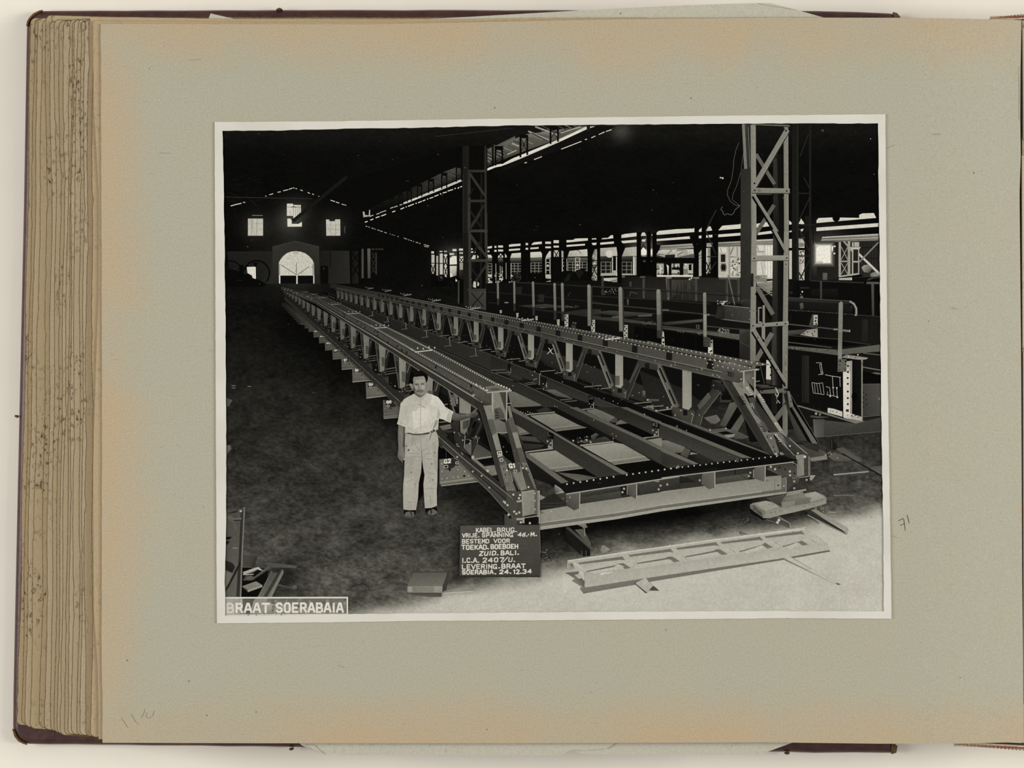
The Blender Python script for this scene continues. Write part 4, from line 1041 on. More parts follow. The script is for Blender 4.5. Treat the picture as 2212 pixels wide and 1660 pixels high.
# crossing flats
P([48, 66, 60, 40], 45, 1410, 300, 1390, 890, 1430, 460, 1475); P([50, 66, 66, 46], 45, 1475, 400, 1480, 890, 1560, 890, 1580, 45, 1500)
P([78, 90, 80, 70], 310, 1468, 400, 1462, 400, 1484, 308, 1490); P([84, 92, 86, 70], 650, 1452, 830, 1440, 832, 1462, 650, 1472)
P([50, 80, 74, 40], 960, 1545, 1490, 1500, 1490, 1535, 1000, 1580); LS(96, 5, 970, 1600, 1220, 1620); P([60, 54, 50, 44], 960, 1585, 1490, 1640, 1980, 1700, 1980, 1722, 960, 1612)
P([40, 30, 20, 20], 560, 1490, 790, 1480, 890, 1530, 700, 1530); for_ = [D(90, r9.uniform(3, 8), r9.uniform(700, 890), r9.uniform(1530, 1575), n=5) for k in range(30)]
P(12, 960, 1430, 1470, 1440, 1480, 1490, 960, 1535)
# channel in front of the column
P([52, 66, 60, 40], 1770, 1330, 2130, 1360, 2135, 1540, 1770, 1500); P([40, 36, 30, 44], 1680, 1330, 1770, 1330, 1770, 1500, 1660, 1490); LS(120, 9, 1740, 1320, 2130, 1358); P([90, 106, 92, 70], 1720, 1505, 1780, 1500, 2130, 1540, 2130, 1560)
D(120, 9, 2105, 1395, 2095, 1505); D(84, 12, 1875, 1450); for_ = [D(r9.choice((80, 40)), r9.uniform(3, 6), r9.uniform(1780, 2110), r9.uniform(1350, 1530), n=5) for k in range(40)]
tile(1370, 680)
TEXT('4210', 150, 1085, 172, 8.5, 1.5, 0, 8.6, 7, 0.8, 0.1); LS(120, 5, 1085, 222, 1220, 236); TEXT('12', 110, 800, 135, 6, 0.6, 0, 7, 6)
BAR(60, 14, 940, 150, 1366, 190); P([72, 90, 84, 60], 360, 170, 660, 200, 1366, 255, 1366, 330, 960, 262, 360, 185)
for k in range(60): 
    x = r9.uniform(380, 1360); D(r9.choice((40, 110)), r9.uniform(3, 7), x, 178 + (x - 370) * 0.1 + r9.uniform(-6, 30), n=5)
P(10, 0, 150, 360, 200, 960, 290, 1366, 345, 1366, 690, 800, 540, 0, 370)
LS(22, 4, 640, 230, 640, 470, 800, 250, 800, 520, 100, 170, 100, 380)
nt_ = sub('notice_plate', gi, 'small lettered plate'); P(112, 172, 342, 328, 378, 328, 428, 172, 400); TEXT('DORTER', 60, 182, 368, 5.2, 1.1, 0, 3.6, 6, 0.8)
use(gi)
# white-dabbed stiffeners
tile(1060, 640)
for x, y0, y1 in ((130, 185, 220), (345, 222, 268), (593, 262, 312), (876, 305, 378), (980, 240, 395), (1325, 310, 470), (1748, 378, 560)):
    sub('white_dabbed_stiffener', gi)
    w = 10 + (y1 - y0) * 0.12
    P([150, 160, 175, 160], x - w, y0, x + w, y0 - 4, x + w - 2, y1, x - w * 0.6, y1 + 4)
    for k in range(int((y1 - y0) / 28)): D(18, w * 0.34, x + (w * 0.4 if k % 2 else -w * 0.2), y0 + 20 + k * 28, n=6)
use(gi)
TEXT('46', 96, 1058, 335, 6, 1, 0, 3, 6); LS(80, 7, 1045, 375, 1105, 385, 1045, 392, 1105, 402, 1055, 408, 1105, 418)
tile(1370, 680)
sub('white_dabbed_stiffener', gi); P([120, 190, 190, 150], 365, 205, 385, 230, 400, 440, 350, 430); D(16, 14, 375, 300, 380, 360, 370, 400)
sub('white_dabbed_stiffener', gi); P([70, 150, 195, 120], 990, 330, 1020, 325, 1025, 580, 955, 560); P(196, 960, 420, 1010, 430, 1010, 520, 958, 500); D(14, 11, 1003, 360, 990, 480, 1005, 470)
# rail posts in front
tile(930, 460)
posts = sub('rail_post', gi)
for (x0, y0, x1, y1, w) in ((873, 892, 877, 1195, 26), (1087, 900, 1090, 1275, 26), (1330, 905, 1338, 1335, 30), (1610, 925, 1618, 1390, 32), (1710, 925, 1718, 1405, 34), (2055, 950, 2060, 1470, 40)):
    sub('rail_post', gi)
    ym = y0 + (y1 - y0) * 0.74
    P([118, 118, 104, 104], x0 - w / 2, y0, x0 + w / 2, y0, x1 + w / 2, ym, x1 - w / 2, ym); P(46, x1 - w / 2, ym, x1 + w / 2, ym, x1 + w / 2, y1, x1 - w / 2, y1)
    D(124, w / 2, x0, y0); LS(20, 8, x0 + w * 0.75, y0 + 20, x1 + w * 0.75, y1)
tile(1270, 440)
for (x0, y0, x1, y1, w) in ((15, 1060, 18, 1590, 42), (420, 1092, 430, 1660, 48), (915, 1125, 925, 1660, 54), (1515, 1160, 1520, 1660, 42)):
    sub('rail_post', gi)
    P([124, 124, 108, 108], x0 - w / 2, y0 + 10, x0 + w / 2, y0 + 10, x1 + w / 2, y1, x1 - w / 2, y1); D(132, w / 2, x0, y0 + 14)
    if x0 < 1000: P([54, 50, 40, 50], x0 + w / 2, y0 + 20, x0 + w / 2 + 20, y0 + 25, x1 + w / 2 + 16, y1, x1 + w / 2, y1)
tile(1370, 680)
sub('rail_post', gi); P([84, 84, 74, 74], 295, 0, 345, 0, 345, 205, 295, 205); P(50, 345, 0, 360, 0, 360, 310, 345, 310); P(52, 295, 205, 350, 205, 350, 310, 295, 300); D(14, 6, 315, 215, 315, 255, 315, 290)
sub('rail_post', gi); P([150, 146, 120, 120], 898, 0, 940, 0, 940, 290, 898, 290); P([62, 62, 70, 60], 898, 285, 990, 300, 985, 425, 898, 415); D(14, 7, 918, 360, 960, 360, 918, 400, 960, 400, 930, 320)
D(90, 6, 918, 30, 918, 90, 918, 150, 918, 210)

# ------------------------------------------------------------------ printed: right-hand girder end (tile 1690,720 s 7.217 and 1550,500)
tile(1550, 500)
ge = part('printed_plate_girder', 'near end of a riveted girder with chalk sketches and curved rail')
P([14, 12, 14, 16], 920, 640, 1290, 630, 2105, 640, 2115, 1480, 920, 1450); P([20, 12, 10, 16], 920, 640, 1065, 640, 1065, 870, 920, 860)
TEXT('10', 60, 925, 785, 6, 0, 0, 4, 5)
LS(40, 20, 1200, 640, 1900, 668, 1070, 735, 1190, 735); P([84, 92, 80, 70], 1940, 655, 2100, 660, 2100, 686, 1930, 685)

P([22, 24, 14, 14], 1215, 750, 1560, 745, 1560, 880, 1215, 880)
D(205, 11, 1100, 785); for_ = [D(r9.choice((60, 150)), r9.uniform(4, 9), r9.uniform(1068, 1112), r9.uniform(820, 870), n=5) for k in range(16)]
sub('rail_post', ge); P([60, 66, 50, 50], 1328, 645, 1356, 645, 1358, 1045, 1335, 1045)
sub('rail_post', ge); P([76, 80, 60, 60], 1995, 670, 2030, 672, 2034, 1095, 2005, 1090)
use(ge)
P([44, 40, 36, 44], 920, 862, 1720, 908, 1760, 935, 1720, 945, 920, 905); LS(76, 7, 920, 860, 1720, 905); P([26, 34, 22, 18], 920, 905, 1700, 945, 1750, 1000, 1740, 1060, 920, 1020)
LS(90, 5, 1735, 965, 1742, 1000)
LS(50, 9, 920, 1022, 1320, 1048, 1320, 1048, 2112, 1108); for_ = [D(r9.choice((70, 100)), r9.uniform(3, 7), x, 1024 + (x - 920) * 0.073 + r9.uniform(-6, 5), n=5) for x in range(940, 2110, 40)]
P([80, 90, 60, 60], 1065, 935, 1110, 930, 1120, 1000, 1075, 1020)
hk = sub('curved_rail_end', ge, 'half-round bent rail end'); L(142, 24, 1715, 908, 1770, 940, 1802, 1000, 1803, 1070, 1775, 1135, 1735, 1160, 1705, 1165); L(70, 7, 1720, 925, 1765, 960, 1788, 1015, 1788, 1070, 1762, 1125)
use(ge)
P([12, 24, 26, 14], 920, 1055, 2112, 1115, 2115, 1480, 920, 1400)
LS(30, 6, 950, 1070, 950, 1180, 2005, 1120, 2005, 1440); P([34, 38, 30, 30], 1880, 1140, 1950, 1145, 1950, 1440, 1870, 1435)
P([60, 76, 70, 50], 1180, 1240, 1230, 1080, 1245, 1080, 1245, 1260)
st = sub('white_dabbed_stiffener', ge); P([160, 176, 170, 160], 1245, 1085, 1300, 1085, 1300, 1220, 1245, 1220); D(16, 12, 1278, 1125, 1272, 1165, 1280, 1205); P([130, 150, 160, 120], 1080, 1290, 1300, 1260, 1300, 1380, 1200, 1365, 1070, 1345); D(30, 9, 1120, 1330, 1170, 1310, 1230, 1330, 1260, 1300, 1240, 1355)
use(ge)
LS(72, 16, 920, 1205, 1560, 1275); RC(120, 1505, 1262, 1560, 1285); P([106, 120, 120, 110], 1625, 1272, 1722, 1285, 1720, 1310, 1625, 1300); RC(150, 1708, 1278, 1722, 1310)
P([76, 62, 56, 60], 920, 1290, 1180, 1270, 1080, 1340, 920, 1345)
LS(60, 8, 920, 1352, 1560, 1400, 1630, 1425, 1980, 1470); P(10, 920, 1360, 1560, 1415, 1900, 1470, 1630, 1500, 920, 1430)
LS(80, 10, 920, 1440, 1480, 1510); P(11, 920, 1450, 1470, 1520, 920, 1485)
P([90, 92, 86, 80], 920, 1490, 1560, 1540, 2115, 1470, 2115, 1560, 1640, 1600, 1560, 1610, 920, 1525)
for k in range(40):
    x = r9.uniform(940, 1560); D(r9.choice((44, 130, 60)), r9.uniform(4, 8), x, 1498 + (x - 920) * 0.08 + r9.uniform(0, 22), n=5)
up_ = sub('gusset_post', ge, 'pale flat post with pointed top'); P([128, 136, 124, 128, 118, 112], 1573, 935, 1605, 908, 1628, 932, 1622, 1300, 1612, 1665, 1560, 1665)
use(ge)
tile(1690, 720, 7.217)
P([16, 12, 12, 14, 16], 88, 255, 865, 355, 1240, 400, 1240, 1280, 90, 1120)
P([30, 40, 36, 26], 315, 350, 405, 350, 405, 1090, 315, 1080); LS(50, 5, 412, 350, 412, 1090, 312, 350, 312, 1080); D(40, 6, 392, 500, 392, 560, 392, 640, 392, 700, 392, 790, 392, 870, 392, 950, 392, 1030)
ck = sub('chalk_sketch', ge, 'white chalk sketches of sections')
L(190, 7, 525, 462, 605, 462, 612, 530, 625, 610); L(170, 6, 580, 490, 592, 560, 605, 620); LS(190, 6, 560, 648, 635, 640, 580, 480, 612, 492); RING(190, 6, 16, 618, 622)
L(180, 6, 458, 772, 545, 785, 628, 776); L(180, 6, 460, 775, 472, 860, 482, 930); L(180, 6, 482, 935, 560, 945, 650, 960); L(170, 6, 628, 778, 640, 870, 650, 955); LS(160, 6, 500, 785, 512, 930, 535, 785, 560, 945, 575, 785, 605, 945)
L(185, 8, 668, 650, 780, 672, 910, 690); LS(180, 7, 780, 672, 790, 840, 895, 690, 900, 835, 790, 870, 800, 985, 740, 860, 750, 985, 848, 860, 855, 985, 690, 960, 850, 990, 680, 835, 740, 850); D(190, 14, 792, 852, 848, 855, 745, 985, 857, 1000, n=6); LS(170, 6, 700, 910, 705, 965)
st = sub('white_dabbed_stiffener', ge, 'whitewashed riveted end stiffener')
P([150, 120, 170, 190], 1000, 440, 1085, 430, 1080, 1310, 950, 1315, 945, 605, 1000, 605); P([205, 200, 205, 205], 945, 605, 1060, 600, 1055, 1312, 952, 1316); P([140, 150, 150, 130], 1060, 430, 1090, 430, 1085, 1250, 1056, 1300)
D(26, 17, 1022, 512, 1022, 608, 1018, 700, 1020, 792, 1020, 912, 1020, 1014, 1020, 1108); P(40, 990, 1190, 1035, 1185, 1035, 1230, 990, 1225); D(26, 14, 1018, 1285)
use(ge)
P([196, 190, 180, 190], 708, 1165, 800, 1180, 935, 1225, 935, 1305, 705, 1240); D(50, 9, 750, 1215, 845, 1232, 790, 1220); D(44, 8, 490, 1150, 578, 1172)
gp = sub('gusset_post', ge, 'pale flat post with bolted gusset'); P([110, 112, 130, 130], 875, -10, 935, -10, 928, 400, 865, 400); P([96, 96, 90, 90], 865, 400, 1000, 410, 1000, 600, 860, 605); D(20, 15, 900, 435, 985, 440); D(22, 9, 895, 495, 980, 490, 890, 575, 975, 560)
use(ge)
P([120, 140, 150, 110], 930, 370, 1000, 335, 1340, 385, 1310, 410, 1200, 415, 930, 385); D(215, 11, 1030, 370, 1178, 338); for_ = [D(r9.choice((60, 190)), r9.uniform(4, 8), r9.uniform(950, 1200), r9.uniform(355, 390), n=5) for k in range(16)]
P([14, 20, 16, 12], 1088, 420, 1235, 440, 1235, 1280, 1088, 1245); D(8, 46, 1125, 990, n=12, ry=70)
RC(140, 1232, 420, 1252, 1350); P([130, 130, 120, 110], 1225, 420, 1260, 415, 1250, 490, 1235, 490)
P([190, 170, 160, 190], 1060, 1250, 1240, 1310, 1250, 1370, 960, 1325); for_ = [D(r9.choice((40, 70)), r9.uniform(5, 11), r9.uniform(1075, 1210), r9.uniform(1275, 1335), n=5) for k in range(16)]
P([80, 96, 120, 100], 240, 1120, 700, 1245, 950, 1330, 1340, 1380, 1140, 1408, 230, 1140); L(130, 6, 240, 1135, 700, 1262, 1140, 1405)
# second girder behind it and the timber bearer
P([20, 24, 20, 20], 1255, 420, 1540, 350, 1545, 800, 1250, 780); BAR(96, 14, 1260, 310, 1540, 345); BAR(110, 16, 1255, 530, 1540, 580); P([100, 96, 90, 80], 1370, 630, 1540, 650, 1540, 620, 1450, 610)
P(10, 1250, 590, 1540, 660, 1540, 790, 1250, 770); P([60, 76, 70, 54], 1250, 800, 1545, 785, 1548, 1285, 1250, 1310); LS(100, 6, 1252, 800, 1545, 790, 1252, 1310, 1548, 1280)
D(26, 12, 1260, 925, 1312, 960, 1262, 1005, 1310, 1035, 1262, 1080, 1310, 1110, 1262, 1150); TEXT('A', 140, 1500, 1010, 5, 0, 0, 5, 6)
tb_ = sub('timber_bearer', ge); P([66, 62, 56, 60], 475, 1340, 1140, 1410, 1548, 1310, 1550, 1530, 660, 1620, 490, 1620); P([84, 70, 70, 90], 478, 1345, 660, 1345, 660, 1620, 500, 1620); LS(100, 6, 530, 1625, 1550, 1535); LS(46, 6, 660, 1340, 660, 1620)
P([80, 74, 60, 60], 440, 1285, 610, 1300, 740, 1310, 560, 1330, 430, 1310); D(150, 20, 525, 1255); D(120, 18, 585, 1270)
LS(120, 6, 495, 1440, 515, 1450, 495, 1470, 515, 1468, 495, 1490, 512, 1500, 495, 1520, 512, 1528, 495, 1550, 515, 1556)

# ------------------------------------------------------------------ printed: big column on the right
tile(1550, 260)
bc = part('printed_lattice_column', 'tall pale lattice column of riveted angles beside the bridge')

P([42, 46, 52, 50], 300, 640, 430, 600, 440, 1660, 300, 1660); P([120, 124, 116, 110], 318, 50, 352, 50, 385, 628, 345, 632); P([60, 44, 40, 50], 352, 50, 420, 50, 428, 620, 388, 628); LS(110, 7, 400, 90, 420, 610); P([150, 140, 140, 150], 430, 60, 440, 60, 445, 120, 430, 110)
tb2 = sub('round_back_post', bc)
P([40, 58, 20, 14, 16, 20, 56, 46], 722, 500, 750, 440, 790, 440, 860, 440, 862, 1660, 790, 1660, 750, 1660, 722, 1660); P([50, 50, 14, 14], 722, 500, 770, 500, 800, 1660, 722, 1660)
def lacing(v, w, x0, y0, x1, y1, hi=None):
    sub('lacing_bar', bc); BAR(v, w, x0, y0, x1, y1, None, hi, 7)
lacing(96, 46, 500, 440, 740, 830); lacing(92, 50, 735, 1100, 500, 1470)
LS(12, 10, 510, 520, 715, 840)
s_ = sub('corner_angle', bc, 'pale vertical angle'); P([128, 140, 136, 120], 428, 60, 495, 60, 507, 1660, 440, 1660)
s_ = sub('corner_angle', bc, 'pale vertical angle'); P([120, 132, 134, 116], 858, 280, 918, 130, 925, 1660, 865, 1660); P([130, 130, 126, 120], 880, 60, 918, 60, 918, 130, 858, 100)
lacing(128, 62, 905, 120, 480, 850, 150); LS(44, 9, 940, 140, 515, 868)
D(26, 13, 888, 135, 480, 820)
sub('batten_plate', bc); P([128, 134, 124, 118], 440, 876, 938, 886, 938, 950, 440, 944); LS(30, 8, 445, 950, 960, 952); D(30, 12, 482, 910, 898, 918); RING(40, 5, 12, 543, 912); P([70, 60, 50, 50], 500, 952, 710, 955, 700, 972, 510, 970)
sub('batten_plate', bc); P([110, 116, 90, 90], 440, 50, 925, 60, 950, 84, 925, 84, 440, 60); LS(24, 9, 500, 68, 950, 86)
lacing(128, 48, 470, 975, 890, 1640, 146); LS(14, 26, 452, 990, 850, 1640); LS(130, 10, 452, 970, 470, 975)
tile(1550, 500)
use(bc); P([46, 48, 44, 40], 298, 0, 440, 0, 440, 1000, 300, 960); P([60, 56, 40, 30], 300, 890, 430, 880, 430, 990, 300, 960)
P([48, 60, 56, 40], 285, 1320, 430, 1265, 430, 1660, 285, 1660) 
use(tb2); P([50, 60, 22, 14, 16, 20, 60, 50], 722, 0, 750, 0, 790, 0, 862, 0, 850, 1660, 780, 1660, 740, 1660, 700, 1660); P([54, 56, 14, 14], 722, 0, 765, 0, 750, 1660, 702, 1660)
sub('corner_angle', bc); P([134, 138, 128, 116], 440, 0, 505, 0, 495, 1660, 420, 1660); D(40, 9, 475, 355)
sub('corner_angle', bc); P([130, 136, 124, 110], 862, 0, 925, 0, 908, 1660, 842, 1660); RC(20, 884, 422, 896, 436)
lacing(126, 46, 725, -30, 900, 300, 140); LS(14, 20, 690, -40, 860, 270)
sub('batten_plate', bc); P([140, 146, 134, 128], 440, 315, 922, 312, 922, 378, 440, 384); LS(24, 6, 440, 386, 925, 380); D(30, 11, 475, 352, 897, 345)
sub('batten_plate', bc); P([130, 128, 120, 122], 470, 572, 640, 572, 640, 658, 470, 660); D(210, 8, 590, 595, 625, 595); RING(50, 6, 18, 522, 602); D(20, 6, 490, 600); P([40, 40, 30, 30], 430, 548, 468, 548, 466, 720, 430, 720)
lacing(98, 56, 510, 720, 720, 1080); LS(12, 40, 500, 800, 700, 1140); BAR(128, 30, 600, 960, 600, 1400); P(140, 525, 985, 575, 985, 575, 1000, 540, 1000, 540, 1170, 575, 1175, 575, 1190, 525, 1190)
LS(100, 8, 455, 1035, 510, 1035, 455, 1138, 510, 1138)
sub('batten_plate', bc); P([130, 138, 130, 122], 430, 1205, 922, 1165, 922, 1222, 430, 1252); D(30, 11, 462, 1228, 590, 1215, 772, 1208, 882, 1200); LS(110, 5, 775, 1235, 768, 1265); RING(90, 5, 16, 772, 1272)
lacing(112, 50, 690, 1340, 510, 1650); LS(12, 26, 440, 1310, 640, 1600); lacing(128, 44, 455, 1300, 700, 1660, 140)
P(120, 430, 1262, 495, 1262, 495, 1290, 430, 1300)
tile(1370, 680)
use(bc); P([56, 48, 30, 26], 1366, 180, 1510, 190, 1505, 690, 1366, 640); P([70, 60, 40, 50], 1366, 200, 1510, 205, 1510, 215, 1366, 260); LS(80, 5, 1370, 350, 1500, 420)
use(tb2); P([54, 66, 24, 14, 16, 24, 66, 50], 1790, 160, 1820, 160, 1860, 160, 1925, 160, 1925, 950, 1860, 950, 1810, 950, 1785, 950)
use(bc); P(190, 1715, 590, 1770, 600, 1775, 850, 1712, 850); P([60, 60, 40, 40], 1712, 840, 1775, 845, 1772, 915, 1712, 905); D(16, 14, 1772, 685, 1772, 785, n=7); RC(14, 1590, 560, 1712, 905); BAR(60, 12, 1620, 580, 1690, 905)
lacing(104, 60, 1790, 240, 1580, 600); LS(14, 26, 1530, 225, 1700, 490)
sub('corner_angle', bc); P([126, 134, 110, 100], 1505, 185, 1580, 185, 1575, 690, 1505, 690)
sub('corner_angle', bc); P([128, 126, 116, 110], 1925, 160, 1998, 160, 1990, 960, 1925, 960); for_ = [LS(r9.choice((90, 150)), 6, 1945 + r9.uniform(0, 30), y, 1945 + r9.uniform(0, 30), y + 60) for y in range(480, 720, 22)]
P(130, 1655, 140, 1700, 140, 1700, 340, 1655, 300)
lacing(122, 50, 1560, 210, 1965, 900, 138); LS(10, 22, 1525, 225, 1960, 930); D(40, 9, 1605, 300, 1770, 580, 1850, 715, 1955, 890)
sub('batten_plate', bc); P([60, 70, 60, 50], 1575, 905, 1720, 915, 1925, 945, 1580, 960); P([88, 96, 92, 84], 1625, 985, 1970, 955, 1975, 1010, 1640, 1035); P([16, 12, 30, 20], 1720, 905, 1935, 940, 1900, 950, 1760, 930); D(24, 11, 1660, 990); D(30, 14, 1958, 975)
tile(1550, 760, 5.187)
use(bc); RC(14, 420, 470, 725, 1010); P([24, 30, 30, 24], 600, 470, 660, 465, 665, 700, 605, 690)
lacing(92, 56, 780, 590, 650, 760); D(120, 8, 686, 684, 744, 590)
sub('corner_angle', bc); P([84, 104, 120, 104], 728, 460, 785, 460, 785, 950, 728, 900)
P(60, 785, 540, 730, 590, 740, 600, 785, 590)
sub('raking_strut', bc); P([26, 40, 62, 56], 740, 475, 790, 455, 1005, 1000, 905, 1000, 785, 680); P([54, 64, 62, 50], 788, 650, 800, 640, 1000, 1000, 908, 1000)
P(12, 800, 640, 850, 620, 1060, 1030, 1005, 1000)
sub('raking_strut', bc); P([104, 110, 104, 96], 778, 440, 808, 445, 852, 620, 808, 625); P([92, 100, 106, 96], 835, 630, 870, 610, 1120, 1030, 1060, 1030); P(10, 810, 460, 1138, 1030, 1120, 1030, 850, 610); LS(96, 5, 812, 470, 1138, 1030); D(70, 10, 822, 560)
rp = sub('rope_tie', bc, 'knotted pale rope'); L(180, 11, 650, 405, 665, 440, 682, 470, 672, 505, 655, 490, 650, 470); L(176, 8, 662, 505, 670, 545, 665, 575, 680, 560); LS(176, 8, 672, 545, 700, 578, 664, 565, 668, 580)

# ------------------------------------------------------------------ printed: the bridge
px()
br = part('printed_bridge_deck', 'bridge floor of stringers and pale cross girders')
P([12, 12, 26, 30, 34, 30, 22, 14], 622, 640, 735, 640, 1480, 915, 1700, 985, 1722, 1045, 1195, 1060, 1110, 900, 900, 770)
# far part of the deck: long stringers running to the vanishing point
def toward(Q, V, t): return (V[0] + (Q[0] - V[0]) * t, V[1] + (Q[1] - V[1]) * t)
tile(590, 600)
P([28, 40, 40, 20], 830, 320, 1200, 400, 2212, 700, 2212, 760, 1300, 470); P([34, 44, 34, 20], 1130, 490, 1480, 620, 2212, 860, 2212, 1000, 2060, 930)
P([10, 12, 16, 10], 900, 310, 1400, 430, 2212, 660, 2212, 700, 1400, 470)
LS(84, 6, 1350, 520, 1400, 515, 1460, 580, 1520, 578, 1600, 632, 1670, 628, 1720, 690, 1800, 690, 1890, 760, 1980, 765, 1960, 805, 1990, 805, 2110, 855, 2190, 860, 1100, 440, 1150, 445, 1250, 410, 1290, 412)
LS(90, 5, 1240, 405, 1242, 460, 1405, 470, 1405, 510, 1612, 530, 1612, 610, 1015, 340, 1015, 370, 1970, 690, 1975, 900, 1800, 650, 1790, 680); D(120, 5, 1240, 405, 1612, 530, 1970, 700, 1800, 650, 2170, 815, 1980, 900)
LS(60, 5, 820, 300, 2212, 690)
# the same stringers carried on towards the far end
px()
VD = (508.0, 566.0)
def far_strip(v, y0, y1, x=1066.0, t=0.34):
    a, b = (x, y0), (x, y1); c, d = toward(b, VD, t), toward(a, VD, t)
    P([v, v, v * 0.5, v * 0.5], *a, *b, *c, *d)
for v, y0, y1 in ((15, 756, 769), (44, 767, 803), (12, 803, 811), (42, 808, 826), (14, 826, 850)):
    sub('stringer', br); far_strip(v, y0, y1)
for y, v, w in ((768.5, 60, 1.5), (755.5, 42, 1.2), (806, 64, 1.8)):
    q = toward((1066, y), VD, 0.36); LS(v, w, 1066, y, *q)
for t, y in ((0.93, 775), (0.83, 775), (0.74, 776), (0.66, 776), (0.59, 776), (0.53, 776)):
    q = toward((1066, y - 10), VD, t); LS(112, 1.3, q[0], q[1], q[0] + 1, q[1] + 20 * t); LS(96, 1.1, q[0] - 14 * t, q[1] + 21 * t, q[0] + 6 * t, q[1] + 19 * t); D(130, 1.3, q[0], q[1])
# tile 1060,640: stringers in the middle distance
tile(1060, 640)
st = sub('stringer', br)
P([34, 50, 52, 40], 0, 745, 700, 1040, 2212, 1580, 2212, 1700, 1300, 1400, 0, 960) 
P([18, 12, 12, 16], 0, 690, 400, 840, 1500, 1270, 2212, 1540, 2212, 1640, 1400, 1330, 700, 1040, 0, 760)
LS(66, 10, 0, 762, 700, 1045, 700, 1045, 1400, 1335, 1400, 1335, 2212, 1655); LS(44, 8, 0, 688, 400, 838, 400, 838, 1500, 1268)

P([40, 44, 46, 36], 0, 1000, 420, 1160, 1280, 1560, 1480, 1660, 1080, 1660, 640, 1420, 0, 1080)
LS(72, 12, 0, 985, 420, 1148, 420, 1148, 1300, 1560)
pl = sub('cross_girder', br); P([104, 108, 96, 90], 220, 1240, 300, 1240, 640, 1405, 260, 1430); P([96, 100, 100, 90], 230, 1430, 640, 1400, 660, 1425, 270, 1450)
pl = sub('cross_girder', br); P([90, 98, 84, 70], 690, 1215, 830, 1215, 1060, 1330, 860, 1300); LS(110, 8, 900, 1350, 1060, 1335, 960, 1372, 1120, 1358); P(18, 960, 1375, 1120, 1362, 1290, 1430, 1120, 1465); LS(118, 8, 1160, 1478, 1330, 1460)
pl = sub('cross_girder', br); P([112, 118, 100, 100], 1180, 1480, 1340, 1470, 1640, 1590, 1560, 1660, 1450, 1640)
LS(104, 7, 430, 1135, 560, 1120, 455, 1155, 590, 1140, 580, 1205, 700, 1190, 0, 965, 190, 955, 60, 1000, 260, 990); P(16, 460, 1158, 590, 1142, 700, 1190, 580, 1205)
P([24, 30, 20, 20], 260, 1110, 420, 1060, 560, 1110, 430, 1135); P([50, 50, 30, 30], 300, 1020, 420, 1075, 340, 1110, 230, 1060)
sub('splice_cleat', br); P(22, 635, 1040, 728, 1060, 728, 1180, 635, 1160); LS(140, 7, 634, 1020, 636, 1155, 725, 1120, 727, 1195); D(150, 8, 645, 1010, 570, 980, 540, 1028, 565, 1085, 590, 1075, 680, 1140, 715, 1160, 685, 1210)
sub('splice_cleat', br); P(10, 1270, 1290, 1338, 1305, 1338, 1460, 1275, 1445); LS(146, 8, 1333, 1380, 1335, 1465); D(150, 8, 1282, 1400, 1315, 1412, 1298, 1438); TEXT('20', 80, 1280, 1315, 5, 0, 0, 4, 6)
sub('splice_cleat', br); P(16, 222, 870, 262, 880, 262, 990, 222, 985); LS(130, 6, 258, 930, 260, 1000); D(120, 7, 230, 975, 240, 1010)
use(br)
D(140, 7, 930, 1115, 275, 855, 110, 795, 1470, 1330, 1650, 1395, 1996, 1535, 1590, 1365, 1340, 1610, 830, 1430, 860, 1440, 290, 1165)
# tile 1100,880: near deck
tile(1100, 880)
P([16, 20, 26, 22], 60, 0, 900, 0, 2212, 470, 2212, 800, 700, 1000, 230, 660)
def plate(name, top, fl, back=None, v=(140, 132, 120, 126)):
    g = sub(name, br, None); P(list(v), *top)
    if fl: P([v[0] * 0.86, v[1] * 0.86, v[0] * 0.72, v[1] * 0.72], *fl); LS(v[0] * 1.12, 7, fl[0], fl[1], fl[2], fl[3]); LS(v[0] * 1.05, 7, fl[-2], fl[-1], fl[-4], fl[-3])
    if back: BAR(v[0] * 1.02, 16, *back); LS(40, 5, back[0], back[1] + 12, back[2], back[3] + 12)
P([44, 52, 44, 40], 350, 40, 480, 0, 560, 40, 400, 80)
plate('cross_girder', (270, 112, 600, 80, 905, 232, 540, 272), (540, 272, 905, 232, 1000, 265, 600, 312), (215, 98, 592, 64), (124, 128, 114, 108))
plate('cross_girder', (1000, 50, 1110, 15, 1390, 120, 1290, 195, 1180, 140), None, (880, 40, 1100, 14), (104, 110, 92, 90)); P([70, 76, 60, 60], 1290, 190, 1370, 130, 1410, 160, 1395, 205); P(100, 1400, 190, 1440, 165, 1550, 208, 1380, 228)
P(11, 605, 318, 1005, 268, 1165, 345, 1060, 400, 840, 432); P([70, 84, 60, 50], 1060, 370, 1120, 335, 1165, 355, 1080, 440); P([50, 60, 50, 44], 860, 440, 1080, 420, 1250, 380, 1330, 440, 1000, 475)
for k in range(26): D(r9.choice((120, 150, 60)), r9.uniform(4, 10), r9.uniform(880, 1110), r9.uniform(380, 465), n=6)
D(160, 13, 832, 436, 1005, 425, 1058, 455)
plate('cross_girder', (945, 508, 1360, 458, 1480, 480, 1765, 640, 1280, 700), (1280, 700, 1765, 640, 1832, 686, 1360, 746), (920, 498, 1355, 448), (146, 140, 122, 130))
plate('cross_girder', (240, 602, 600, 562, 640, 575, 930, 752, 520, 797), (520, 797, 930, 752, 985, 790, 600, 838), (210, 584, 572, 538), (138, 140, 122, 124))
plate('cross_girder', (1790, 425, 1960, 398, 2240, 490, 2240, 610, 2130, 590), None, (1740, 402, 1935, 376), (124, 128, 128, 120))
plate('cross_girder', (70, 220, 280, 340, 110, 362, 80, 300), (105, 335, 245, 315, 275, 340, 120, 364), None, (112, 118, 104, 104))
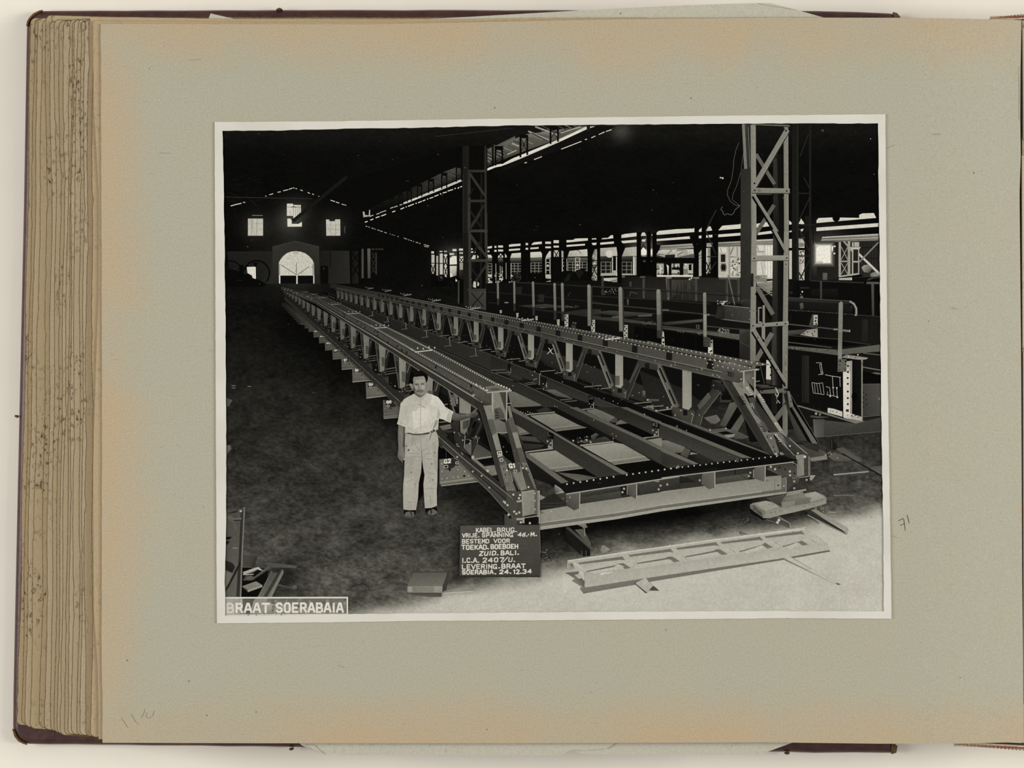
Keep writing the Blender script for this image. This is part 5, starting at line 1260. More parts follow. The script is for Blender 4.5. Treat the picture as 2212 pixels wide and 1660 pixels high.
P(10, 1368, 240, 1555, 210, 1870, 350, 1850, 385, 1720, 392); P(12, 1375, 752, 1832, 688, 2060, 795, 1545, 862); P(12, 620, 842, 985, 795, 1160, 912, 900, 870)
sub('diagonal_brace', br); P([84, 80, 96, 90], 625, 848, 905, 872, 1155, 918, 900, 965, 740, 900); sub('diagonal_brace', br); P([70, 70, 60, 60], 125, 375, 330, 385, 420, 460, 150, 430); P([44, 50, 34, 40], 170, 470, 460, 490, 400, 540, 200, 560)
for k in range(6): D(150, 7, 150 + k * 30, 60 + (k % 3) * 10, n=6)
s2 = sub('stringer', br, 'dark stringer beam with lit top flange')
P([40, 48, 60, 52, 44, 40], 20, 38, 490, 300, 1410, 850, 1400, 885, 1150, 912, 600, 562, 270, 345, 80, 215)
P([96, 92, 104, 96, 88], 20, 5, 70, 15, 545, 300, 935, 528, 1548, 860, 1480, 876, 1408, 846, 890, 535, 480, 292, 20, 45)
P([56, 60, 40, 40], 1412, 850, 1480, 876, 1440, 890, 1405, 885)
P(14, 495, 305, 578, 345, 578, 415, 495, 400); LS(150, 10, 556, 425, 560, 545); LS(90, 8, 505, 315, 505, 375, 505, 375, 540, 372); P(130, 500, 500, 560, 510, 560, 545, 505, 545); D(150, 13, 498, 443, 538, 468); D(120, 12, 520, 500)
s3 = sub('stringer', br, 'dark stringer beam with lit top flange')
P([40, 50, 56, 56, 44, 40], 590, 0, 770, 0, 1350, 262, 1720, 430, 2240, 705, 2240, 775, 2060, 790, 1750, 620, 1350, 400, 1000, 210)
P([84, 84, 96, 100, 96, 88], 775, 0, 880, 0, 1375, 232, 1710, 385, 2240, 645, 2240, 700, 1700, 425, 1330, 255)
D(120, 9, 1340, 348, 1388, 375, 1350, 410); D(170, 6, 1100, 168)
s4 = sub('stringer', br, 'dark stringer beam with lit top flange')
P([38, 44, 54, 50], 1100, 0, 1440, 0, 2240, 300, 2240, 490, 1960, 400, 1540, 210)
P([84, 92, 96, 84], 1440, 0, 1530, 0, 1900, 160, 2240, 280, 2240, 310, 1860, 185); P(10, 1853, 185, 1950, 215, 1950, 280, 1858, 262); LS(150, 9, 1935, 285, 1938, 385); D(150, 12, 1865, 302, 1912, 325, 1890, 358); TEXT('62', 110, 1862, 200, 7, 2, 0, 6, 7); RC(120, 1880, 365, 1935, 380)
s5 = sub('stringer', br); P([14, 14, 14, 14], 1530, 0, 1740, 0, 2240, 180, 2240, 280); LS(80, 14, 1745, 0, 2240, 180)
use(br); D(150, 9, 1755, 92, 1870, 20, 2155, 102); BAR(130, 12, 1905, 52, 2105, 18)
# leftmost stringer
s1 = sub('stringer', br, 'short stringer beside the near truss'); P([30, 26, 22, 18, 26], 225, 655, 680, 990, 600, 1110, 590, 1030, 310, 925)
P([92, 96, 100, 92], 205, 590, 245, 600, 770, 972, 680, 992, 225, 655)
# tile 1430,900: near right part
tile(1430, 900)
use(br)
P([30, 34, 24, 20], 0, 260, 300, 400, 720, 590, 400, 640, 0, 480)
pl = sub('cross_girder', br); P([112, 108, 90, 84], 0, 310, 100, 310, 305, 405, 250, 470, 150, 475, 0, 410); P([80, 84, 64, 70], 250, 470, 305, 410, 370, 440, 330, 540, 240, 500); P(130, 375, 465, 470, 485, 360, 498); P([30, 44, 40, 30], 380, 500, 480, 490, 720, 590, 480, 620)
use(s3); P([50, 54, 56, 44], -10, 440, 405, 625, 70, 668, -10, 610); P([100, 104, 100, 96], -10, 400, 60, 430, 475, 615, 405, 628, -10, 455)
use(s4); P([44, 56, 60, 56], -10, 100, 1045, 535, 1030, 555, 715, 592, 300, 400, -10, 285); P([92, 96, 100, 92], -10, 78, 300, 190, 1170, 540, 1045, 540, -10, 108)
use(s5); P([13, 14, 15, 14, 12], -10, 0, 160, 60, 640, 235, 1340, 480, 1420, 510, 1170, 540, 300, 185, -10, 75); P([80, 90, 92, 84], 80, 0, 200, 10, 640, 185, 1330, 460, 1420, 505, 1340, 480, 640, 222)
D(120, 9, 318, 182, 720, 198); LS(120, 6, 185, 120, 187, 150, 200, 115, 202, 145)

# ------------------------------------------------------------------ far truss (right)
rt = part('printed_truss_girder', 'far bridge truss with riveted top chord, pale posts and laced diagonals')
VR, CR = (521.5, 577.0), 5.57
def lineR(Q, n, n0=0.0): 
    t = (n0 + CR) / (n + CR); return (VR[0] + (Q[0] - VR[0]) * t, VR[1] + (Q[1] - VR[1]) * t)
px()
# dark under the chord
P([16, 16, 18, 16, 14], *[c for q in [lineR((1484, 800), -0.8), lineR((1484, 800), 21)] for c in q], *[c for q in [lineR((1484, 905), 21), lineR((1484, 905), 3), lineR((1484, 905), 0.4)] for c in q])
P([40, 44, 40, 30], 1130, 745, 1220, 770, 1460, 860, 1500, 905, 1330, 850, 1180, 790); P([30, 36, 40, 34], 1380, 800, 1475, 840, 1560, 900, 1540, 925, 1490, 910, 1400, 870)
for k in range(160):
    n = r9.uniform(0.2, 9); q = lineR((1484 + r9.uniform(-60, 60), r9.uniform(858, 912)), n); s = CR / (n + CR)
    D(r9.choice((60, 90, 130, 40, 30)), r9.uniform(0.5, 1.6) * s + 0.2, *q, n=5)
for n in range(0, 8):
    s = CR / (n + CR)
    for dx, w in ((-62, 44), (-18, 30)):
        q = lineR((1484 + dx + 6, 902 + dx * 0.12), n + 0.25); 
        LS(125, 1.6 * s + 0.2, q[0], q[1], q[0] + w * s, q[1] - 4 * s)
for n in range(20, -1, -1):
    s = CR / (n + CR)
    fade = 0.28 + 0.72 * min(1, s * 1.45)
    top = lambda m: lineR((1484, 799), m); bot = lambda m, y=893: lineR((1484, y), m)
    sub('diagonal', rt)
    a, b = top(n + 0.40), bot(n + 0.13, 888)
    BAR(92 * fade, 14 * s + 0.5, *a, *b, 124 * fade, 60 * fade, 2.2 * s + 0.2)
    if n < 9:
        for t0, t1 in ((0.12, 0.44), (0.6, 0.92)):
            BAR(14, 3.4 * s, a[0] + (b[0] - a[0]) * t0, a[1] + (b[1] - a[1]) * t0, a[0] + (b[0] - a[0]) * t1, a[1] + (b[1] - a[1]) * t1)
    sub('diagonal', rt)
    a, b = top(n - 0.36), bot(n - 0.10, 908)
    if n > 0:
        BAR(44 * fade, 15 * s + 0.4, *a, *b, 30, 84 * fade, 1.6 * s); BAR(70 * fade, 5 * s, a[0] - 5 * s, a[1] + 10 * s, a[0] + (b[0] - a[0]) * 0.6 - 5 * s, a[1] + (b[1] - a[1]) * 0.6)
    sub('gusset_plate', rt)
    t = top(n); q = bot(n, 884)
    h = 22 * s
    P([60 * fade, 66 * fade, 60 * fade, 40], q[0] - 20 * s, q[1], q[0] + 14 * s, q[1] + 2 * s, q[0] + 19 * s, q[1] + 9 * s, q[0] + 15 * s, q[1] + h + 6 * s, q[0] - 18 * s, q[1] + h)
    LS(120 * fade, 1.1 * s + 0.2, q[0] + 18 * s, q[1] + 8 * s, q[0] + 15 * s, q[1] + h + 6 * s); RC(22, q[0] - 4 * s, q[1] + 3 * s, q[0] + 7 * s, q[1] + 14 * s)
    D(120 * fade, 1.5 * s + 0.2, q[0] - 14 * s, q[1] + 8 * s, q[0] + 14 * s, q[1] + 14 * s)
    sub('upper_gusset', rt)
    g = top(n + 0.5)
    P([56 * fade, 60 * fade, 50 * fade, 50 * fade], g[0] - 26 * s, g[1] - 2 * s, g[0] + 16 * s, g[1] + 6 * s, g[0] + 16 * s, g[1] + 20 * s, g[0] - 26 * s, g[1] + 12 * s); RC(24, g[0] - 12 * s, g[1] + 4 * s, g[0] - 2 * s, g[1] + 16 * s)
    sub('post', rt, 'pale upright post' if n < 8 else None)
    w = 10 * s
    P([136 * fade, 128 * fade, 140 * fade, 150 * fade, 146 * fade], t[0] - w, t[1] - 2 * s, t[0] + w, t[1] + 1 * s, t[0] + w, q[1] - 5 * s, t[0] + w * 0.35, q[1] + 2 * s, t[0] - w, q[1] - 2 * s)
    if 0 < n < 9: P([84 * fade, 84 * fade, 90 * fade, 90 * fade], t[0] - w, q[1] - 30 * s, t[0] + w * 0.1, q[1] - 29 * s, t[0] + w * 0.1, q[1] - 6 * s, t[0] - w, q[1] - 5 * s)
sub('chalk_cross', rt, 'white chalk cross')
tile(1060, 640); LS(186, 9, 752, 672, 795, 742, 735, 752, 802, 684); L(170, 7, 790, 738, 805, 750, 822, 752); px()
# top chord
tc = sub('top_chord', rt, 'riveted top chord')
def stripR(Qa, Qb, n0, n1, va, vb):
    a0, a1, b0, b1 = lineR(Qa, n0), lineR(Qa, n1), lineR(Qb, n0), lineR(Qb, n1)
    P([va, vb, vb, va], *a0, *a1, *b1, *b0)
QT0, QT1, QW, QF = (1503, 758), (1468, 762), (1468, 782), (1462, 797)   # top rear, top front, web foot, flange foot at n=0
NE = -0.79
for n0, n1, f0, f1 in ((NE, 4, 1, 0.82), (4, 10, 0.82, 0.64), (10, 22, 0.64, 0.52)):
    stripR(QW, QF, n0, n1, 76 * f0, 62 * f1); stripR(QT1, (1466, 790), n0, n1, 80 * f0, 66 * f1); stripR(QT0, QT1, n0, n1, 88 * f0, 70 * f1)
px()
for Q, v, w in ((QT1, 30, 2.2), ((1466, 784), 120, 1.3), ((1463, 796), 96, 1.6), ((1465, 787), 40, 1.4)):
    for n0, n1 in ((NE, 2), (2, 6), (6, 20)):
        a, b = lineR(Q, n0), lineR(Q, n1); s = CR / ((n0 + n1) / 2 + CR)
        LS(v * (0.7 + 0.3 * s), w * s + 0.15, *a, *b)
sub('chord_patch', rt)
for k in range(26):
    n = NE + 0.42 + k * 0.5; s = CR / (n + CR)
    a = lineR((1467, 766), n); b = lineR((1466, 783), n)
    P(24, a[0] - 6 * s, a[1] - 1 * s, a[0] + 7 * s, a[1] + 2 * s, b[0] + 7 * s, b[1] + 2 * s, b[0] - 6 * s, b[1] - 1 * s)
rv = sub('rivet_row', rt, None, 'stuff')
for Q in ((1502, 760.5), (1471, 764.5)):
    for k in range(150):
        n = NE + 0.07 + k * 0.052 * (1 + k * 0.004); s = CR / (n + CR)
        if s < 0.36: break
        D(176 * (0.6 + 0.4 * s), 1.55 * s + 0.15, *lineR(Q, n), n=6)
for k in range(60):
    n = r9.uniform(-0.5, 8); s = CR / (n + CR); D(r9.choice((120, 150)), 1.2 * s, *lineR((1465, r9.uniform(786, 794)), n), n=5)
sp = sub('splice_plate', rt, None)
for (x, y, w) in ((1322, 733, 34), (1139, 692, 28), (1026, 667, 24), (942, 650, 20), (880, 638, 18), (838, 629, 15), (800, 624, 13)):
    LS(60 + 3.4 * w, w * 0.07 + 0.4, x - w * 0.45, y + 1.2, x + w * 0.5, y - 2)
    for k in range(7): D(56 + 3.8 * w, w * 0.045 + 0.3, x - w * 0.8 + w * 1.25 * k / 6, y - w * 0.10 + (k % 2) * w * 0.08 - 2 + k * 0.4, n=6)
# near end of the far truss
tile(1370, 680)
ne = sub('chord_end', rt, 'box end of the far top chord')
P([84, 76, 66, 70], 1140, 640, 1420, 735, 1420, 885, 1130, 800); P([70, 60, 60, 80], 1130, 790, 1270, 845, 1415, 885, 1370, 895, 1270, 880, 1130, 820)
P([96, 104, 90, 84], 1090, 620, 1260, 615, 1600, 705, 1370, 735); P([36, 60, 60, 36], 1215, 735, 1305, 755, 1300, 820, 1215, 800)
P([150, 156, 150, 150], 1365, 735, 1570, 708, 1622, 702, 1622, 722, 1420, 748, 1370, 748); RC(158, 1412, 740, 1432, 1030); P([150, 150, 160, 150], 1558, 715, 1578, 712, 1576, 1100, 1556, 1095)
P([66, 76, 90, 110], 1432, 742, 1558, 722, 1558, 960, 1432, 820); P([120, 124, 128, 116], 1432, 820, 1560, 1020, 1560, 1045, 1440, 1060, 1420, 1040); LS(150, 8, 1365, 890, 1420, 880, 1570, 870, 1630, 862); D(190, 10, 1545, 825, 1388, 840); D(180, 11, 1585, 712)
RIV(180, 9, 7, 950, 632, 1350, 722); RIV(180, 9, 8, 1040, 585, 1500, 690)
RC(120, 1430, 1040, 1445, 1060); P([128, 110, 60, 60], 1270, 870, 1420, 905, 1420, 1040, 1390, 1050)
D(130, 11, 1025, 690, 1020, 785, 1105, 808, 878, 708, 480, 660); for_ = [D(30, 7, 1060 + k * 36, 700 + k * 10, n=6) for k in range(5)]
g0 = sub('gusset_plate', rt); P([64, 70, 60, 50], 480, 1190, 760, 1265, 775, 1300, 740, 1415, 520, 1330); RC(22, 635, 1240, 690, 1310); LS(130, 7, 770, 1290, 740, 1410); D(130, 12, 485, 1200, 605, 1245, 750, 1290, 530, 1305)
dg = sub('diagonal', rt, 'near diagonal'); P([50, 60, 54, 44], 1020, 850, 1130, 850, 1130, 1000, 900, 1300, 850, 1440, 755, 1420, 780, 1290, 1010, 960); P([84, 84, 80, 74], 960, 1010, 1000, 1070, 850, 1240, 820, 1180); P([30, 34, 30, 30], 1010, 860, 1130, 900, 1080, 980, 990, 950); LS(112, 7, 1125, 1005, 900, 1295, 890, 1310, 855, 1440); D(120, 10, 1030, 920, 845, 1305)
P([40, 40, 30, 30], 1080, 900, 1180, 900, 1180, 1010, 1100, 990)
# loose bits between truss and column
ls = sub('scrap_plate', rt); P([96, 110, 90, 60], 905, 1340, 1070, 1300, 1120, 1370, 1060, 1420, 990, 1420); P(12, 890, 1345, 960, 1400, 900, 1360)
bar1 = sub('prop_bar', rt); P([90, 84, 70, 64], 1240, 1150, 1340, 1130, 1340, 1190, 1190, 1460, 1110, 1440); bar2 = sub('prop_bar', rt); P([84, 96, 90, 80], 1420, 1290, 1440, 1350, 1330, 1540, 1240, 1510, 1400, 1270); P(12, 1340, 1190, 1390, 1290, 1240, 1500, 1180, 1470)
P([60, 60, 50, 50], 1120, 1010, 1260, 1110, 1250, 1140, 1110, 1140); RC(14, 1130, 1040, 1260, 1110)
can = sub('small_can', rt); P([70, 110, 60, 40], 98, 1000, 145, 1000, 140, 1070, 105, 1075); D(90, 22, 122, 996, n=10, ry=8)
P([80, 84, 76, 70], 165, 1095, 320, 1100, 320, 1125, 190, 1125); BAR(124, 10, 0, 1155, 225, 1135); P(110, 150, 1185, 250, 1175, 250, 1235, 165, 1195); P(14, 60, 1165, 220, 1145, 210, 1165, 110, 1180); BAR(128, 10, 290, 1255, 485, 1225); P(10, 300, 1262, 480, 1240, 490, 1320, 400, 1300); D(150, 14, 175, 1108, 430, 1210, 285, 1248)
BAR(120, 12, 990, 1530, 1255, 1498); P([84, 90, 70, 70], 960, 1505, 1180, 1470, 1260, 1498, 1000, 1530); D(150, 13, 985, 1500, 1190, 1480)
P([80, 84, 76, 70], 1000, 1535, 1300, 1500, 1500, 1590, 1400, 1620); P(14, 1080, 1530, 1190, 1512, 1300, 1550, 1160, 1560); P(130, 1160, 1565, 1310, 1550, 1290, 1590, 1220, 1600); D(70, 22, 1320, 1600)

# inclined end post of the far truss
tile(1550, 760, 5.187)
ep = sub('end_post', rt, 'sloping end post stencilled with part marks')
P([20, 20, 14, 14], 200, 420, 330, 480, 480, 830, 420, 1010, 360, 1010, 300, 760)
P([50, 56, 50, 40], 40, 312, 165, 350, 440, 800, 660, 1165, 530, 1130, 300, 740); P([70, 56, 44, 50], 40, 312, 80, 325, 545, 1130, 520, 1120)
P([30, 34, 30, 30], 215, 500, 270, 510, 310, 590, 280, 610)
P([126, 118, 112, 120], 165, 350, 290, 420, 300, 480, 420, 700, 520, 800, 690, 1165, 640, 1160, 440, 800)
P([70, 78, 70, 60], 340, 520, 420, 510, 480, 690, 680, 900, 590, 905, 420, 690); P([48, 56, 52, 50], 415, 540, 470, 600, 690, 895, 580, 900, 430, 650)
P([130, 134, 120, 120], 420, 400, 480, 480, 640, 740, 780, 960, 1000, 1140, 875, 1165, 690, 900, 520, 640, 425, 470)
P([112, 110, 86, 80], 560, 910, 700, 900, 790, 1080, 870, 1165, 730, 1050, 640, 930); P([54, 50, 36, 40], 620, 940, 690, 1010, 800, 1110, 720, 1140, 650, 1000)
P([62, 60, 50, 56], 690, 900, 790, 970, 1000, 1150, 870, 1160, 740, 960); LS(150, 6, 560, 912, 640, 925, 640, 925, 860, 1165, 800, 965, 1010, 1150)
P([80, 84, 76, 70], 470, 790, 520, 790, 575, 880, 530, 910); P([96, 100, 110, 100], 530, 930, 620, 910, 690, 1130, 660, 1165)
mk = sub('part_mark', rt, 'white stencilled part marks', 'stuff')
for x, y in ((318, 400), (452, 480), (640, 800), (640, 925)):
    LS(200, 6, x, y, x + 22, y - 2, x + 22, y - 2, x + 34, y + 20, x + 34, y + 20, x + 12, y + 22, x + 12, y + 22, x, y, x + 22, y + 38, x + 55, y + 36, x + 35, y + 58, x + 72, y + 56, x + 46, y + 82, x + 80, y + 74)
LS(40, 8, 455, 805, 490, 850, 470, 840, 510, 850, 490, 870, 530, 880, 500, 895, 535, 890, 262, 490, 300, 530, 275, 540, 320, 560, 300, 575, 325, 590); LS(170, 6, 365, 575, 385, 620, 385, 575, 408, 640)
use(ep); D(24, 8, 557, 958, 625, 1068, 640, 1120, 680, 1145); D(170, 12, 598, 970, 708, 1140, 655, 1148, 810, 1058, 900, 1140); D(120, 8, 738, 1150)
bs = sub('bearing_post', rt, 'square end box of the far truss')
P([128, 130, 122, 118], 870, 1165, 970, 1150, 975, 1385, 890, 1405, 895, 1240); P([70, 62, 60, 66], 965, 1150, 1015, 1160, 1015, 1390, 970, 1385); RC(150, 1018, 1165, 1032, 1390); P([100, 110, 100, 90], 1000, 1145, 1040, 1180, 1040, 1400, 1030, 1400, 1028, 1180); D(190, 16, 978, 1178); D(40, 8, 985, 1255, 985, 1340); P([150, 150, 140, 140], 1040, 1385, 1098, 1385, 1075, 1420, 1050, 1450, 1030, 1430)
LS(150, 7, 905, 1412, 1030, 1398); P([44, 40, 56, 30], 905, 1425, 1035, 1405, 1020, 1460, 900, 1530, 850, 1500); P([70, 80, 60, 50], 845, 1420, 915, 1420, 905, 1470, 840, 1510); D(150, 13, 858, 1455, 998, 1438, 858, 1532)
P([60, 70, 66, 50], 770, 1410, 850, 1420, 840, 1500, 790, 1545, 770, 1560)

# end cross beam and deck end plate
tile(1100, 880)
eb = part('printed_end_beam', 'heavy pale end beam with dark riveted cover plate')
P([60, 56, 50, 46, 40, 50], 590, 1030, 735, 1130, 2212, 895, 2600, 850, 2600, 1080, 2212, 1120, 400, 1340, 400, 1150)
P([46, 36, 40, 40], 395, 1200, 600, 1110, 740, 1280, 405, 1330); LS(66, 6, 400, 1250, 700, 1245, 410, 1290, 730, 1280, 930, 1130, 1440, 1050, 930, 1180, 1450, 1090)
P([60, 70, 60, 50], 930, 1180, 1450, 1090, 1460, 1180, 930, 1258)
P(150, 590, 1010, 600, 1010, 720, 1090, 725, 1110, 600, 1128); P([120, 130, 60, 60], 595, 1020, 690, 1090, 600, 1125)
tile(1430, 900)
P([50, 44, 40, 60], 690, 720, 1190, 660, 1190, 800, 690, 880); P([76, 80, 66, 60], 700, 800, 1120, 740, 1120, 830, 700, 880); LS(40, 7, 980, 740, 1120, 820, 290, 780, 470, 860); P([56, 44, 50, 54], 0, 820, 480, 780, 480, 920, 0, 970); D(150, 15, 1147, 732, 1128, 775, 490, 830); D(140, 13, 68, 885, 185, 815, 250, 780)
P([36, 40, 30, 30], 90, 790, 260, 760, 440, 850, 200, 870); LS(10, 10, 948, 690, 948, 755)
P([60, 70, 80, 60], 1345, 650, 1700, 605, 1755, 620, 1755, 790, 1600, 790, 1400, 680); P([84, 76, 60, 70], 1350, 680, 1400, 670, 1710, 800, 1600, 800); P([110, 120, 110, 100], 1350, 780, 1550, 765, 1350, 800); D(170, 15, 1413, 655, 1468, 685, 1660, 715, 1662, 765); D(24, 12, 1525, 662, 1600, 690, 1718, 625, 1720, 740); L(130, 10, 1700, 605, 1758, 625, 1758, 790, 1690, 805)
web = sub('beam_web', eb, 'pale beam web')
px()
P([136, 142, 146, 148, 150, 150, 148, 146, 140, 128, 136, 150, 146, 136], 1166.5, 1103.3, 1223, 1094.2, 1254, 1089.3, 1343, 1076.3, 1423, 1064.4, 1432, 1062, 1510, 1052, 1545, 1047, 1616, 1037.2, 1688, 1027.8, 1689, 1057.5, 1430, 1092, 1333, 1108.5, 1164, 1132)
tile(1430, 900)
LS(80, 4, 1460, 790, 1465, 960); D(24, 11, 1508, 895); P([110, 104, 90, 96], 1545, 800, 1615, 790, 1615, 975, 1550, 945); LS(150, 7, 1612, 790, 1614, 975); D(160, 12, 1582, 905)
px()
bf = sub('beam_flange', eb, 'bottom flange of the end beam')
P([108, 112, 116, 96, 90, 108, 110, 104], 1166.3, 1129.8, 1333, 1108.2, 1430, 1091.7, 1688.7, 1057, 1697.8, 1062.5, 1430, 1099, 1333, 1115.3, 1166.3, 1138)
P([152, 156, 158, 150, 148, 154, 156, 150], 1160.5, 1137, 1333, 1114.8, 1430, 1098.2, 1697.8, 1062.2, 1699, 1066.4, 1430, 1105, 1333, 1122, 1166.3, 1145.4)
L(168, 1.5, 1166.5, 1130, 1333, 1108, 1430, 1091.5, 1646, 1062.5); L(76, 1.0, 1166, 1137, 1333, 1114.8, 1430, 1098, 1600, 1075)
tile(1430, 900); P([140, 150, 140, 130], 1615, 985, 1870, 940, 1875, 960, 1790, 985, 1625, 1008)
tile(960, 1030)
P([110, 118, 90, 80], 1245, 440, 1310, 470, 1250, 485); D(190, 7, 1390, 452)
tile(1100, 880)
for pts, edge in (((735, 1128, 920, 1100, 912, 1312, 842, 1342, 738, 1275), (918, 1105, 914, 1312)), ((1530, 1000, 1660, 985, 1655, 1198, 1535, 1130), (1657, 985, 1655, 1198))):
    sub('stiffener', eb); P([86, 96, 84, 70, 60], *pts); LS(160, 12, *edge); None
use(eb); D(150, 11, 788, 1172); D(120, 9, 700, 1185, 745, 1222)
sub('end_cleat', eb); P([28, 24, 30, 28], 1440, 1010, 1530, 1000, 1530, 1130, 1455, 1150); LS(140, 7, 1530, 1005, 1530, 1135); D(160, 16, 1490, 1060, 1470, 1105, n=7); P([60, 56, 44, 50], 1665, 985, 2212, 905, 2212, 1050, 1690, 1140); LS(150, 7, 1870, 960, 1940, 970, 1900, 955, 1950, 965); P([100, 90, 40, 40], 1690, 1000, 1760, 965, 1770, 1030, 1700, 1020); D(150, 16, 1965, 1020, 2052, 1005, 1940, 1068, n=7)
tile(1430, 900)
for pts, edge in (((520, 740, 690, 715, 690, 925, 612, 945, 510, 880), (687, 715, 687, 925)), ((1200, 665, 1345, 640, 1340, 855, 1195, 805), (1341, 640, 1338, 855))):
    sub('stiffener', eb); P([92, 104, 96, 84, 80], *pts); LS(160, 12, *edge)
P([112, 120, 100, 90], 1345, 820, 1410, 835, 1345, 850); RC(120, 1180, 690, 1196, 800)
cp = sub('cover_plate', eb, 'dark riveted cover plate'); tile(1100, 880)
P([20, 18, 16, 18, 22, 22], 655, 1000, 1400, 885, 2240, 775, 2240, 890, 735, 1128, 650, 1030)
tile(1430, 900)
P([16, 18, 14, 14, 18], -10, 690, 1490, 510, 1580, 520, 1772, 570, -10, 800)
P([26, 22, 26, 20], 60, 770, 700, 660, 720, 690, 80, 790)
tile(1100, 880); LS(156, 13, 735, 1130, 2212, 897); LS(110, 5, 735, 1142, 2212, 908)
RIV(190, 12, 8, 750, 1000, 1355, 905); RIV(190, 12, 8, 1525, 880, 2100, 798)
tile(1430, 900); LS(156, 13, -5, 800, 1710, 592); RIV(190, 10, 20, 35, 686, 1490, 517); D(120, 20, 980, 572, 1555, 485, 208, 655)
P([100, 60, 60, 60], 960, 545, 985, 545, 1005, 580, 960, 585)

# ------------------------------------------------------------------ printed: near (left) truss
lt = part('printed_truss_girder', 'near bridge truss with G-numbered cross girder ends beside the man')
VL, CL = (495.0, 561.0), 5.57
def lineL(Q, n, n0=0.0):
    t = (n0 + CL) / (n + CL); return (VL[0] + (Q[0] - VL[0]) * t, VL[1] + (Q[1] - VL[1]) * t)
VB = (495.0, 535.0)
def lineB(Q, n):
    t = CL / (n + CL); return (VB[0] + (Q[0] - VB[0]) * t, VB[1] + (Q[1] - VB[1]) * t)
px()
NEL = -0.70
# protruding cross-girder ends, far to near
tile(590, 600)
for k in range(9):
    x = 110 + k * 27; y0 = 330 + k * 22; h = 40 + k * 7
    sub('cross_girder_end', lt); P([30 + k * 3, 34 + k * 3, 30, 26], x, y0, x + 60 + k * 4, y0 - 4, x + 90 + k * 5, y0 + h, x + 2, y0 + h); LS(44 + k * 3, 5, x, y0 + h, x + 90 + k * 5, y0 + h)
GB = [((358, 525, 440, 520, 520, 598, 362, 602), 610, None), ((408, 560, 480, 555, 560, 640, 410, 645), 655, None), ((455, 612, 530, 605, 620, 685, 460, 690), 700, None), ((520, 690, 600, 680, 690, 755, 525, 762), 772, 'G15'), ((592, 755, 690, 745, 790, 830, 597, 838), 852, 'G14'),
      ((670, 840, 770, 828, 890, 920, 676, 930), 945, 'G12'), ((768, 930, 880, 920, 1000, 1030, 774, 1042), 1060, 'G11'), ((885, 1052, 1000, 1040, 1120, 1155, 890, 1170), 1195, 'G9'), ((1026, 1180, 1160, 1170, 1310, 1305, 1030, 1325), 1358, 'G8'), ((1202, 1362, 1360, 1350, 1560, 1500, 1210, 1540), 1568, 'G6')]
for i, (a, yb, s) in enumerate(GB):
    g = sub('cross_girder_end', lt, 'girder end stencilled ' + s if s and i > 5 else None)
    v = 50 + i * 5
    P([v, v + 8, v + 10, v], *a); P([v * 1.25, v * 1.2, v, v * 1.05], a[6], a[7] + 4, a[4] + 10, a[5] + 2, a[4] + 30, a[5] + (yb - a[7]) - 8, a[6] + 2, yb); LS(v * 1.7, 4 + i * 0.4, a[6], yb, a[4] + 30, a[5] + (yb - a[7]) - 8); LS(24, 4, a[6], a[7] + 14, a[4] + 15, a[5] + 12)
    if s:
        sz = (2.2 + (i - 3) * 0.62)
        P(34, a[0] + sz * 5, a[1] + 2, a[2] - 2, a[3] + 4, a[2] - 2 + sz * 2, a[3] + sz * 9, a[0] + sz * 5, a[1] + sz * 11)
        TEXT(s, 200, a[0] + sz * 7, a[1] + sz * 1.6, sz, -0.05 * sz, 0, sz * 0.8, 1.6 * sz, 1.0)
        RING(190, 3.2, sz * 2.4, a[0] + sz * 10, a[1] + sz * 9.5, n=10) if i > 6 else None
        LS(190, 3.4, a[0] + sz * 22, a[1] + sz * 2, a[0] + sz * 25, a[1] + sz * 2, a[0] + sz * 25, a[1] + sz * 2, a[0] + sz * 25, a[1] + sz * 5.5, a[0] + sz * 25, a[1] + sz * 5.5, a[0] + sz * 22, a[1] + sz * 5.5, a[0] + sz * 22, a[1] + sz * 5.5, a[0] + sz * 22, a[1] + sz * 2)
        D(16, sz * 1.4, (a[0] + a[4]) / 2 - sz * 3, (a[1] + a[7]) / 2 + sz * 3, n=6)
        for q in range(5): D(v * 1.4, sz * 0.7, a[6] + 16 + q * (a[4] - a[6] - 40) / 5, a[7] - sz * 3 - q * 2, n=5)
tile(820, 780, 12.02)
g = sub('cross_girder_end', lt, 'girder end stencilled G5'); P([84, 80, 90, 84], 85, 1020, 420, 1000, 620, 1380, 100, 1440); P(40, 130, 1020, 330, 1005, 440, 1120, 400, 1200, 180, 1210); TEXT('G5', 200, 180, 1046, 14, -1.2, 0, 9, 24, 1); RING(190, 12, 34, 220, 1170, n=12, ry=26); LS(190, 12, 390, 1065, 430, 1062, 430, 1062, 430, 1112, 430, 1112, 392, 1114, 392, 1114, 390, 1065)
P([110, 104, 84, 90], 100, 1440, 560, 1390, 560, 1450, 110, 1505); LS(150, 10, 105, 1500, 560, 1468); D(20, 20, 290, 1235); D(120, 12, 140, 1110, 150, 1245, 130, 1370, 180, 1370, 240, 1360, 300, 1365, 360, 1350)
tile(820, 900)
g = sub('cross_girder_end', lt, 'large girder end stencilled G2 right of the man')
P(10, 720, 340, 1010, 540, 1010, 580, 775, 560); LS(60, 6, 865, 430, 865, 540)
P([106, 112, 100, 110, 104], 775, 558, 1010, 535, 1290, 790, 1290, 800, 778, 850); P(40, 828, 562, 970, 542, 972, 660, 905, 690, 842, 690); P([44, 44, 44, 40], 970, 550, 1030, 580, 1020, 640, 965, 640)
